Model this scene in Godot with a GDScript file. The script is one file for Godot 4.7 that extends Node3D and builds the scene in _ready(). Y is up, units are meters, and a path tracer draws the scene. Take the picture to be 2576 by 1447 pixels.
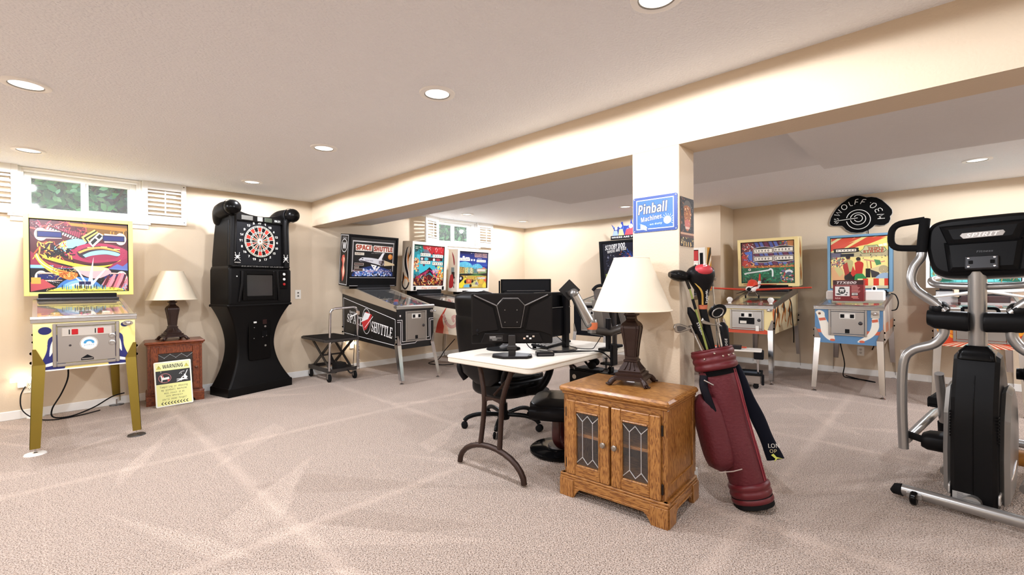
extends Node3D

const LW := -6.22
const RW := 7.43
const CE := 2.355
const BEAM := 2.026
const EYE := Vector3(0.0, 1.22, 0.0)

var used := {}
var mats := {}
var rng := RandomNumberGenerator.new()


# ---------------------------------------------------------------- mesh builder
class MB:
	var v := PackedVector3Array()
	var n := PackedVector3Array()
	var u := PackedVector2Array()
	var t := Transform3D.IDENTITY

	func at(x, y, z, b := Basis.IDENTITY):
		t = Transform3D(b, Vector3(x, y, z))
		return self

	func put(p, nn, uv):
		v.append(t * p)
		n.append((t.basis * nn).normalized())
		u.append(uv)

	func tri(a, b, c, na, nb, nc, ua = Vector2.ZERO, ub = Vector2.ZERO, uc = Vector2.ZERO):
		if (b - a).cross(c - a).dot(na + nb + nc) > 0.0:
			put(a, na, ua); put(c, nc, uc); put(b, nb, ub)
		else:
			put(a, na, ua); put(b, nb, ub); put(c, nc, uc)

	# corners run round the face; uv 0,1 / 1,1 / 1,0 / 0,0 from the first corner (lower left)
	func quad(a, b, c, d, out):
		var nn = (b - a).cross(d - a)
		if nn.length() < 1e-12:
			nn = (c - b).cross(d - b)
		nn = nn.normalized()
		if nn.dot(out) < 0.0:
			nn = -nn
		tri(a, b, c, nn, nn, nn, Vector2(0, 1), Vector2(1, 1), Vector2(1, 0))
		tri(a, c, d, nn, nn, nn, Vector2(0, 1), Vector2(1, 0), Vector2(0, 0))

	func box(cx, cy, cz, sx, sy, sz, bev := 0.0):
		var c = Vector3(cx, cy, cz)
		var h = Vector3(sx, sy, sz) * 0.5
		var b = minf(bev, minf(h.x, minf(h.y, h.z)) * 0.95)
		for ax in 3:
			var e1 = (ax + 1) % 3
			var e2 = (ax + 2) % 3
			for s in [-1.0, 1.0]:
				var o = Vector3.ZERO
				o[ax] = s
				var p = []
				for k in [[-1, -1], [1, -1], [1, 1], [-1, 1]]:
					var q = Vector3.ZERO
					q[ax] = s * h[ax]
					q[e1] = k[0] * (h[e1] - b)
					q[e2] = k[1] * (h[e2] - b)
					p.append(c + q)
				quad(p[0], p[1], p[2], p[3], o)
			if b > 0.0:
				for s1 in [-1.0, 1.0]:
					for s2 in [-1.0, 1.0]:
						var p = []
						for k in [[-1, 0], [1, 0], [1, 1], [-1, 1]]:
							var q = Vector3.ZERO
							q[ax] = k[0] * (h[ax] - b)
							q[e1] = s1 * (h[e1] - (b if k[1] == 0 else 0.0))
							q[e2] = s2 * (h[e2] - (0.0 if k[1] == 0 else b))
							p.append(c + q)
						var o = Vector3.ZERO
						o[e1] = s1
						o[e2] = s2
						quad(p[0], p[1], p[2], p[3], o)
		if b > 0.0:
			for sx1 in [-1.0, 1.0]:
				for sy1 in [-1.0, 1.0]:
					for sz1 in [-1.0, 1.0]:
						var s = Vector3(sx1, sy1, sz1)
						var nn = s.normalized()
						tri(c + s * (h - Vector3(0, b, b)), c + s * (h - Vector3(b, 0, b)), c + s * (h - Vector3(b, b, 0)), nn, nn, nn)
		return self

	# a box between two corners
	func bb(x0, y0, z0, x1, y1, z1, bev := 0.0):
		return box((x0 + x1) * 0.5, (y0 + y1) * 0.5, (z0 + z1) * 0.5, absf(x1 - x0), absf(y1 - y0), absf(z1 - z0), bev)

	# rings: Array of PackedVector3Array of equal length; smooth skin through them
	func skin(rings, wrap := true, caps := true):
		var m = rings.size()
		var k = rings[0].size()
		var mids = []
		for r in rings:
			var s = Vector3.ZERO
			for p in r:
				s += p
			mids.append(s / k)
		var nor = []
		for i in m:
			var row = PackedVector3Array()
			for j in k:
				var jn = (j + 1) % k if wrap else mini(j + 1, k - 1)
				var jp = (j + k - 1) % k if wrap else maxi(j - 1, 0)
				var du = rings[i][jn] - rings[i][jp]
				var dv = rings[mini(i + 1, m - 1)][j] - rings[maxi(i - 1, 0)][j]
				if du.length() < 1e-9:
					var i2 = i + 1 if i == 0 else i - 1
					du = rings[i2][jn] - rings[i2][jp]
				var nn = du.cross(dv)
				nn = nn.normalized() if nn.length() > 1e-12 else Vector3.UP
				row.append(nn)
			nor.append(row)
		if wrap:
			var d = 0.0
			for i in m:
				for j in k:
					d += nor[i][j].dot(rings[i][j] - mids[i])
			if d < 0.0:
				for i in m:
					for j in k:
						nor[i][j] = -nor[i][j]
		for i in m - 1:
			for j in (k if wrap else k - 1):
				var j2 = (j + 1) % k
				var a = rings[i][j]; var b = rings[i][j2]; var c = rings[i + 1][j2]; var d2 = rings[i + 1][j]
				var u0 = float(j) / k; var u1 = float(j + 1) / k
				var v0 = float(i) / (m - 1); var v1 = float(i + 1) / (m - 1)
				tri(a, b, c, nor[i][j], nor[i][j2], nor[i + 1][j2], Vector2(u0, v0), Vector2(u1, v0), Vector2(u1, v1))
				tri(a, c, d2, nor[i][j], nor[i + 1][j2], nor[i + 1][j], Vector2(u0, v0), Vector2(u1, v1), Vector2(u0, v1))
		if caps and wrap:
			for e in [0, m - 1]:
				var o = mids[e] - mids[1 if e == 0 else m - 2]
				if o.length() < 1e-9:
					continue
				o = o.normalized()
				for j in k:
					tri(mids[e], rings[e][j], rings[e][(j + 1) % k], o, o, o)
		return self

	func tube(path, r, seg := 10, closed := false, caps := true, flat := 1.0):
		var rings = []
		var k = path.size()
		var side = Vector3.ZERO
		for i in k:
			var d
			if closed:
				d = path[(i + 1) % k] - path[(i + k - 1) % k]
			else:
				d = path[mini(i + 1, k - 1)] - path[maxi(i - 1, 0)]
			d = d.normalized()
			if i == 0:
				side = d.cross(Vector3.UP if absf(d.y) < 0.9 else Vector3.RIGHT).normalized()
			else:
				side = (side - d * side.dot(d)).normalized()
			var up = side.cross(d)
			var rr = r if (r is float or r is int) else r[i]
			var ring = PackedVector3Array()
			for j in seg:
				var a = TAU * j / seg
				ring.append(path[i] + side * cos(a) * rr + up * sin(a) * rr * flat)
			rings.append(ring)
		if closed:
			rings.append(rings[0])
		return skin(rings, true, caps and not closed)

	# profile of [r, y]; sharp corners are kept where it bends more than 35 degrees
	func lathe(prof, seg := 24, flat := false, turn := 0.0):
		for i in prof.size() - 1:
			var p = Vector2(prof[i][0], prof[i][1])
			var q = Vector2(prof[i + 1][0], prof[i + 1][1])
			if p.distance_to(q) < 1e-7:
				continue
			var e = (q - p).normalized()
			var m = Vector2(e.y, -e.x)
			var m0 = m
			var m1 = m
			if not flat:
				if i > 0:
					var f = (p - Vector2(prof[i - 1][0], prof[i - 1][1])).normalized()
					if f.dot(e) > 0.8:
						m0 = (m + Vector2(f.y, -f.x)).normalized()
				if i < prof.size() - 2:
					var f = (Vector2(prof[i + 2][0], prof[i + 2][1]) - q).normalized()
					if f.dot(e) > 0.8:
						m1 = (m + Vector2(f.y, -f.x)).normalized()
			for j in seg:
				var a0 = TAU * j / seg + turn
				var a1 = TAU * (j + 1) / seg + turn
				var c0 = Vector3(cos(a0), 0, sin(a0)); var c1 = Vector3(cos(a1), 0, sin(a1))
				var k0 = c0; var k1 = c1
				if flat:
					k0 = (c0 + c1).normalized()
					k1 = k0
				var a = c0 * p.x + Vector3(0, p.y, 0); var b = c1 * p.x + Vector3(0, p.y, 0)
				var c = c1 * q.x + Vector3(0, q.y, 0); var d = c0 * q.x + Vector3(0, q.y, 0)
				var na = k0 * m0.x + Vector3(0, m0.y, 0); var nb = k1 * m0.x + Vector3(0, m0.y, 0)
				var nc = k1 * m1.x + Vector3(0, m1.y, 0); var nd = k0 * m1.x + Vector3(0, m1.y, 0)
				if p.x > 1e-6:
					tri(a, b, c, na, nb, nc, Vector2(float(j) / seg, 0), Vector2(float(j + 1) / seg, 0), Vector2(float(j + 1) / seg, 1))
				if q.x > 1e-6:
					tri(a, c, d, na, nc, nd, Vector2(float(j) / seg, 0), Vector2(float(j + 1) / seg, 1), Vector2(float(j) / seg, 1))
		return self

	# a polygon in the xy plane given thickness along z, its rim chamfered; uv 0..1 over its box
	func ext(poly, z0, z1, bev := 0.0, smooth := false):
		var p = PackedVector2Array()
		for q in poly:
			p.append(q if q is Vector2 else Vector2(q[0], q[1]))
		if Geometry2D.is_polygon_clockwise(p):
			p.reverse()
		var k = p.size()
		var ins = p
		if bev > 0.0:
			ins = PackedVector2Array()
			for i in k:
				var d0 = (p[i] - p[(i + k - 1) % k]).normalized()
				var d1 = (p[(i + 1) % k] - p[i]).normalized()
				var m0 = Vector2(d0.y, -d0.x); var m1 = Vector2(d1.y, -d1.x)
				var mm = (m0 + m1)
				mm = mm / maxf(mm.dot(m0), 0.35) if mm.length() > 1e-5 else m0
				ins.append(p[i] - mm * bev)
		var lo = p[0]; var hi = p[0]
		for q in p:
			lo = lo.min(q); hi = hi.max(q)
		var sz = (hi - lo).max(Vector2(1e-6, 1e-6))
		var idx = Geometry2D.triangulate_polygon(ins)
		if idx.is_empty():
			idx = Geometry2D.triangulate_polygon(p)
		for e in [[z1, 1.0], [z0, -1.0]]:
			var nn = Vector3(0, 0, e[1])
			for i in range(0, idx.size(), 3):
				var q = []
				var w = []
				for j in 3:
					var s = ins[idx[i + j]]
					q.append(Vector3(s.x, s.y, e[0]))
					w.append(Vector2((s.x - lo.x) / sz.x, 1.0 - (s.y - lo.y) / sz.y))
				tri(q[0], q[1], q[2], nn, nn, nn, w[0], w[1], w[2])
		for i in k:
			var a = p[i]; var b = p[(i + 1) % k]
			var d = (b - a).normalized()
			var na = Vector2(d.y, -d.x); var nb = na
			var m = na
			if smooth:
				var dp = (a - p[(i + k - 1) % k]).normalized()
				var dn = (p[(i + 2) % k] - b).normalized()
				if dp.dot(d) > 0.75: na = (Vector2(dp.y, -dp.x) + m).normalized()
				if dn.dot(d) > 0.75: nb = (Vector2(dn.y, -dn.x) + m).normalized()
			var n0 = Vector3(na.x, na.y, 0); var n1 = Vector3(nb.x, nb.y, 0)
			var q0 = Vector3(a.x, a.y, z0 + bev); var q1 = Vector3(b.x, b.y, z0 + bev)
			var q2 = Vector3(b.x, b.y, z1 - bev); var q3 = Vector3(a.x, a.y, z1 - bev)
			tri(q0, q1, q2, n0, n1, n1); tri(q0, q2, q3, n0, n1, n0)
			if bev > 0.0:
				var ia = ins[i]; var ib = ins[(i + 1) % k]
				quad(q3, q2, Vector3(ib.x, ib.y, z1), Vector3(ia.x, ia.y, z1), Vector3(m.x, m.y, 1))
				quad(q0, q1, Vector3(ib.x, ib.y, z0), Vector3(ia.x, ia.y, z0), Vector3(m.x, m.y, -1))
		return self

	func ball(cx, cy, cz, rx, ry, rz, seg := 16):
		var rings = []
		var k = seg / 2
		for i in k + 1:
			var a = PI * i / k
			var ring = PackedVector3Array()
			for j in seg:
				var b = TAU * j / seg
				ring.append(Vector3(cx + rx * sin(a) * cos(b), cy - ry * cos(a), cz + rz * sin(a) * sin(b)))
			rings.append(ring)
		return skin(rings, true, false)

	# triangles of lettering fitted into a box whose lower left corner is x, y (in the xy plane)
	func letters(text, font, x, y, w, h, z, slant := 0.0, depth := 0.0):
		var tm = TextMesh.new()
		tm.font = font
		tm.text = text
		tm.font_size = 48
		tm.pixel_size = 0.02
		tm.depth = depth
		var a = tm.surface_get_arrays(0)
		var pv = a[Mesh.ARRAY_VERTEX]
		var pi = a[Mesh.ARRAY_INDEX]
		var lo = pv[0]; var hi = pv[0]
		for q in pv:
			lo = lo.min(q); hi = hi.max(q)
		var s = hi - lo
		for i in range(0, pi.size(), 3):
			var q = []
			for j in 3:
				var g = (pv[pi[i + j]] - lo)
				var yy = g.y / s.y
				q.append(Vector3(x + g.x / s.x * w + slant * yy * h, y + yy * h, z + (g.z if depth > 0.0 else 0.0)))
			var nn = (q[1] - q[0]).cross(q[2] - q[0])
			if nn.length() < 1e-14:
				continue
			nn = -nn.normalized()
			tri(q[0], q[1], q[2], nn, nn, nn)
		return self

	func mesh() -> ArrayMesh:
		var a = []
		a.resize(Mesh.ARRAY_MAX)
		a[Mesh.ARRAY_VERTEX] = v
		a[Mesh.ARRAY_NORMAL] = n
		a[Mesh.ARRAY_TEX_UV] = u
		var m = ArrayMesh.new()
		m.add_surface_from_arrays(Mesh.PRIMITIVE_TRIANGLES, a)
		return m


# ---------------------------------------------------------------- painter for printed art
class Art:
	var im: Image
	var s := 2.0
	var w := 0.0
	var h := 0.0
	var fonts

	func _init(ww, hh, bg, ff, sc := 2.0):
		w = ww; h = hh; s = sc
		fonts = ff
		im = Image.create(roundi(w * s), roundi(h * s), false, Image.FORMAT_RGB8)
		im.fill(bg)

	func rect(x, y, ww, hh, c):
		im.fill_rect(Rect2i(roundi(x * s), roundi(y * s), maxi(1, roundi(ww * s)), maxi(1, roundi(hh * s))), c)
		return self

	# pts: flat list x, y, x, y ... in pixels
	func poly(f, c):
		var p = PackedVector2Array()
		if f is PackedVector2Array:
			p = f
		else:
			for i in range(0, f.size(), 2):
				p.append(Vector2(f[i], f[i + 1]))
		var k = p.size()
		var y0 = 1e9; var y1 = -1e9
		for q in p:
			y0 = minf(y0, q.y * s); y1 = maxf(y1, q.y * s)
		for y in range(maxi(0, floori(y0)), mini(roundi(h * s) - 1, ceili(y1)) + 1):
			var yc = y + 0.5
			var xs = []
			for i in k:
				var a = p[i] * s; var b = p[(i + 1) % k] * s
				if (a.y <= yc) != (b.y <= yc):
					xs.append(a.x + (yc - a.y) / (b.y - a.y) * (b.x - a.x))
			xs.sort()
			for i in range(0, xs.size() - 1, 2):
				var xa = clampi(roundi(xs[i]), 0, im.get_width()); var xb = clampi(roundi(xs[i + 1]), 0, im.get_width())
				if xb > xa:
					im.fill_rect(Rect2i(xa, y, xb - xa, 1), c)
		return self

	func ell(cx, cy, rx, ry, c, rot := 0.0):
		var p = PackedVector2Array()
		for i in 36:
			p.append(Vector2(cx, cy) + Vector2(rx * cos(TAU * i / 36), ry * sin(TAU * i / 36)).rotated(rot))
		return poly(p, c)

	func line(f, ww, c, closed := false):
		var p = []
		if f is PackedVector2Array:
			p = Array(f)
		else:
			for i in range(0, f.size(), 2):
				p.append(Vector2(f[i], f[i + 1]))
		if closed:
			p.append(p[0])
		for i in p.size() - 1:
			var d = (p[i + 1] - p[i])
			if d.length() < 0.01:
				continue
			d = d.normalized()
			var m = Vector2(-d.y, d.x) * ww * 0.5
			poly(PackedVector2Array([p[i] + m, p[i + 1] + m, p[i + 1] - m, p[i] - m]), c)
			if ww * s > 5.0:
				ell(p[i].x, p[i].y, ww * 0.5, ww * 0.5, c)
		return self

	# a smooth curve through the points
	func curve(f, k := 8):
		var p = []
		for i in range(0, f.size(), 2):
			p.append(Vector2(f[i], f[i + 1]))
		var out = PackedVector2Array()
		for i in p.size() - 1:
			var a = p[maxi(i - 1, 0)]; var b = p[i]; var c = p[i + 1]; var d = p[mini(i + 2, p.size() - 1)]
			for j in k:
				out.append(b.cubic_interpolate(c, a, d, float(j) / k))
		out.append(p[-1])
		return out

	func ring(cx, cy, rx, ry, ww, c):
		var p = PackedVector2Array()
		for i in 37:
			p.append(Vector2(cx + rx * cos(TAU * i / 36), cy + ry * sin(TAU * i / 36)))
		return line(p, ww, c)

	func text(tx, x, y, ww, hh, c, font := "bold", slant := 0.0, rot := 0.0):
		var b = MB.new()
		b.letters(tx, fonts[font], 0, 0, ww, hh, 0, slant)
		for i in range(0, b.v.size(), 3):
			var q = PackedVector2Array()
			for j in 3:
				q.append(Vector2(x, y + hh) + Vector2(b.v[i + j].x, -b.v[i + j].y).rotated(rot))
			poly(q, c)
		return self

	# outlined lettering
	func outlined(tx, x, y, ww, hh, c, edge, g, font := "bold", slant := 0.0, rot := 0.0):
		for o in [[-g, 0], [g, 0], [0, -g], [0, g], [-g, -g], [g, g], [-g, g], [g, -g]]:
			text(tx, x + o[0], y + o[1], ww, hh, edge, font, slant, rot)
		return text(tx, x, y, ww, hh, c, font, slant, rot)

	func grad(x, y, ww, hh, c0, c1, steps := 24):
		for i in steps:
			rect(x, y + hh * i / steps, ww, hh / steps + 0.6, c0.lerp(c1, float(i) / (steps - 1)))
		return self

	# scattered print: blobs or strokes of the given colours
	func scatter(r, x, y, ww, hh, cnt, cols, smin, smax, stroke := 0.0):
		for i in cnt:
			var c = cols[r.randi() % cols.size()]
			var px = x + r.randf() * ww; var py = y + r.randf() * hh
			var z = r.randf_range(smin, smax)
			if stroke > 0.0:
				var a = r.randf() * TAU
				var b = a + r.randf_range(-0.8, 0.8)
				line([px, py, px + cos(a) * z * stroke, py + sin(a) * z * stroke, px + cos(a) * z * stroke + cos(b) * z * stroke, py + sin(a) * z * stroke + sin(b) * z * stroke], z, c)
			else:
				ell(px, py, z, z * r.randf_range(0.5, 1.0), c, r.randf() * 3.0)
		return self

	func tex() -> ImageTexture:
		im.resize(im.get_width() / 2, im.get_height() / 2, Image.INTERPOLATE_LANCZOS)
		return ImageTexture.create_from_image(im)


# ---------------------------------------------------------------- naming
func numbered(called: String) -> String:
	if not used.has(called):
		used[called] = 0
		return called
	used[called] += 1
	return "%s_%03d" % [called, used[called]]


func tag(o, label, category, group = ""):
	o.set_meta("label", label)
	o.set_meta("category", category)
	if group:
		o.set_meta("group", group)
	return o


func thing(called, label, category, pos = Vector3.ZERO, turn = 0.0, group = ""):
	var o := Node3D.new()
	o.name = numbered(called)
	o.position = pos
	o.rotation.y = turn
	add_child(o)
	return tag(o, label, category, group)


func part(called, mb, m, parent = null, label = ""):
	var o := MeshInstance3D.new()
	o.mesh = mb.mesh() if mb is MB else mb
	o.material_override = m
	if parent == null:
		o.name = numbered(called)
		add_child(o)
	else:
		o.name = called
		parent.add_child(o, true)
	if label:
		o.set_meta("label", label)
	return o


func struct(called, mb, m, parent = null):
	var o = part(called, mb, m, parent)
	if parent == null:
		o.set_meta("kind", "structure")
	return o


func dup(src, called, label, pos, turn = 0.0, group = ""):
	var o = src.duplicate()
	o.name = numbered(called)
	add_child(o)
	o.position = pos
	o.rotation.y = turn
	o.set_meta("label", label)
	if group:
		o.set_meta("group", group)
	return o


# ---------------------------------------------------------------- materials
func C(hex: String) -> Color:
	return Color.html(hex)


func mat(hex: String, rough := 0.6, metal := 0.0, key := "") -> StandardMaterial3D:
	var id = "%s|%s|%s|%s" % [hex, rough, metal, key]
	if mats.has(id):
		return mats[id]
	var m := StandardMaterial3D.new()
	m.albedo_color = Color.html(hex)
	m.roughness = rough
	m.metallic = metal
	if m.albedo_color.v < 0.2 and metal == 0.0:
		m.metallic_specular = 0.24
	mats[id] = m
	return m


func printed(tex, rough := 0.35) -> StandardMaterial3D:
	var m := StandardMaterial3D.new()
	m.albedo_texture = tex
	m.roughness = rough
	return m


func noise_tex(size, freq, seed_, as_normal := false, strength := 4.0, oct := 3, ramp = null) -> NoiseTexture2D:
	var f := FastNoiseLite.new()
	f.noise_type = FastNoiseLite.TYPE_SIMPLEX_SMOOTH
	f.seed = seed_
	f.frequency = freq
	f.fractal_octaves = oct
	var t := NoiseTexture2D.new()
	t.width = size
	t.height = size
	t.seamless = true
	t.noise = f
	t.as_normal_map = as_normal
	t.bump_strength = strength
	if ramp:
		var g := Gradient.new()
		g.offsets = PackedFloat32Array(ramp[0])
		g.colors = PackedColorArray(ramp[1])
		t.color_ramp = g
	return t


func glass_mat(alpha := 0.08) -> StandardMaterial3D:
	var id = "glass%s" % alpha
	if mats.has(id):
		return mats[id]
	var m := StandardMaterial3D.new()
	m.albedo_color = Color(1, 1, 1, alpha)
	m.transparency = BaseMaterial3D.TRANSPARENCY_ALPHA
	m.roughness = 0.03
	mats[id] = m
	return m


func P(a: Array) -> Array:          # flat x, y, z list to points
	var o = []
	for i in range(0, a.size(), 3):
		o.append(Vector3(a[i], a[i + 1], a[i + 2]))
	return o


func smooth_path(p: Array, k := 6) -> Array:
	var o = []
	for i in p.size() - 1:
		var a = p[maxi(i - 1, 0)]
		var d = p[mini(i + 2, p.size() - 1)]
		for j in k:
			o.append(p[i].cubic_interpolate(p[i + 1], a, d, float(j) / k))
	o.append(p[-1])
	return o


# corners rounded with radius r, kept straight between
func filleted(p: Array, r: float, k := 6) -> Array:
	var o = [p[0]]
	for i in range(1, p.size() - 1):
		var a = (p[i - 1] - p[i]); var b = (p[i + 1] - p[i])
		var q = minf(r, minf(a.length(), b.length()) * 0.49)
		var s = p[i] + a.normalized() * q; var e = p[i] + b.normalized() * q
		for j in k + 1:
			var f = float(j) / k
			o.append(s.lerp(p[i], f).lerp(p[i].lerp(e, f), f))
	o.append(p[-1])
	return o


func rrect(x0, y0, x1, y1, r, k := 5) -> PackedVector2Array:
	var p := PackedVector2Array()
	for c in [[x1 - r, y1 - r, 0], [x0 + r, y1 - r, 1], [x0 + r, y0 + r, 2], [x1 - r, y0 + r, 3]]:
		for j in k + 1:
			var a = PI * 0.5 * (c[2] + float(j) / k)
			p.append(Vector2(c[0] + r * cos(a), c[1] + r * sin(a)))
	return p


func circ(cx, cy, r, k := 24) -> PackedVector2Array:
	var p := PackedVector2Array()
	for j in k:
		p.append(Vector2(cx + r * cos(TAU * j / k), cy + r * sin(TAU * j / k)))
	return p


# a ring of points, superellipse in the plane of ex, ey
func oval(c: Vector3, ex: Vector3, ey: Vector3, pw := 2.0, k := 20) -> PackedVector3Array:
	var p := PackedVector3Array()
	for j in k:
		var a = TAU * j / k
		var x = signf(cos(a)) * pow(absf(cos(a)), 2.0 / pw)
		var y = signf(sin(a)) * pow(absf(sin(a)), 2.0 / pw)
		p.append(c + ex * x + ey * y)
	return p


# a flat frame: outer rectangle less an inner one, in the xy plane
func frame(mb, x0, y0, x1, y1, w, z0, z1, bev := 0.0, wb = -1.0):
	var b = wb if wb >= 0.0 else w
	mb.bb(x0, y0, z0, x0 + w, y1, z1, bev)
	mb.bb(x1 - w, y0, z0, x1, y1, z1, bev)
	mb.bb(x0 + w, y1 - w, z0, x1 - w, y1, z1, bev)
	mb.bb(x0 + w, y0, z0, x1 - w, y0 + b, z1, bev)
	return mb


var fonts := {}


func make_fonts():
	for q in [["sans", "Droid Sans", 400, false], ["bold", "Droid Sans", 700, false], ["serif", "Droid Serif", 700, false], ["mono", "Droid Sans Mono", 400, false]]:
		var f := SystemFont.new()
		f.font_names = PackedStringArray([q[1]])
		f.font_weight = q[2]
		fonts[q[0]] = f


func art(w, h, bg: String, sc := 2.0) -> Art:
	return Art.new(w, h, C(bg), fonts, sc)


func _ready():
	rng.seed = 7
	make_fonts()
	# ------------------------------------------------ camera
	var cam := Camera3D.new()
	cam.name = "camera"
	cam.fov = rad_to_deg(2.0 * atan(723.5 / 1136.7))
	cam.near = 0.05
	cam.far = 200.0
	cam.position = EYE
	cam.basis = Basis(Vector3.UP, deg_to_rad(-46.28)) * Basis(Vector3.RIGHT, deg_to_rad(-0.41)) * Basis(Vector3.BACK, deg_to_rad(-0.41))
	add_child(cam)
	cam.current = true
	# ------------------------------------------------ sky and exposure
	var sm := ProceduralSkyMaterial.new()
	sm.sky_top_color = C("7fa6d6")
	sm.sky_horizon_color = C("dfe8ee")
	sm.ground_bottom_color = C("8a9478")
	sm.ground_horizon_color = C("dfe8ee")
	sm.sky_energy_multiplier = 1.6
	sm.ground_energy_multiplier = 1.6
	sm.sun_angle_max = 0.0
	var sky := Sky.new()
	sky.sky_material = sm
	var env := Environment.new()
	env.background_mode = Environment.BG_SKY
	env.sky = sky
	env.tonemap_mode = Environment.TONE_MAPPER_LINEAR
	env.tonemap_exposure = 1.0
	env.sdfgi_enabled = true
	env.ssao_enabled = true
	env.ssil_enabled = true
	var we := WorldEnvironment.new()
	we.name = "world_environment"
	we.environment = env
	add_child(we)
	ceiling_lights()
	# ------------------------------------------------ the room, then what stands in it
	room()
	windows()
	arcade()
	near_things()
	gym()
	small_things()


const CAN_ENERGY := 1.5


func can(x, z, label):
	var t = thing("ceiling_light", label, "ceiling light", Vector3(x, CE, z), 0.0, "recessed ceiling lights")
	part("trim_ring", MB.new().lathe([[0.072, -0.003], [0.074, -0.008], [0.09, -0.012], [0.102, -0.008], [0.105, 0.0]], 32), mat("f4f2ee", 0.4), t)
	part("baffle", MB.new().lathe([[0.0695, -0.0045], [0.0725, -0.0085], [0.0745, -0.0085]], 32), mat("77736c", 0.5), t)
	var em := mat("ffffff", 0.6, 0.0, "can")
	em.emission_enabled = true
	em.emission = C("fff4e8")
	em.emission_energy_multiplier = 2.2
	part("bulb_lens", MB.new().lathe([[0.0, -0.006], [0.04, -0.0055], [0.071, -0.003]], 32), em, t)
	var l := SpotLight3D.new()
	l.name = "lamp_glow"
	l.position = Vector3(0, -0.036, 0)
	l.rotation.x = -PI / 2
	l.spot_angle = 89.0
	l.spot_angle_attenuation = 0.06
	l.spot_range = 14.0
	l.spot_attenuation = 2.0
	l.light_color = C("f4f7ff")
	l.light_energy = CAN_ENERGY
	l.light_size = 0.03
	l.shadow_enabled = true
	t.add_child(l)


func ceiling_lights():
	can(-0.04, -3.70, "round recessed ceiling light at the upper left, larger of two there")
	can(-0.05, -5.45, "round recessed ceiling light just above the shuttered window on the left")
	can(1.64, -2.17, "round recessed ceiling light at the top middle with a bright ring of glare")
	can(1.63, -3.69, "round recessed ceiling light between the glaring one and the small one by the wall")
	can(1.61, -5.44, "small round recessed ceiling light in front of the electronic dart machine")
	can(1.70, -0.82, "recessed ceiling light cut off by the top edge of the picture")
	can(4.775, -5.556, "recessed ceiling light blazing right above the far shuttered window")
	can(6.04, -5.5, "recessed ceiling light in the far corner over the bare wall")
	can(5.99, -3.40, "recessed ceiling light half hidden behind the blue pinball sign")
	can(6.08, 0.224, "recessed ceiling light on the right, above the elliptical trainer")
	for q in [[-0.05, -2.17], [-0.05, 0.6], [-1.75, -5.45], [-1.75, -3.7], [-1.75, -2.0], [1.0, 2.6], [6.08, 1.9], [4.75, 1.0], [4.75, 2.7], [6.08, 3.4]]:  # unseen lamps; those in the far room are added to brighten it
		can(q[0], q[1], "unseen recessed ceiling light outside the picture, far room ones added to brighten it")


var M := {}


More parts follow.
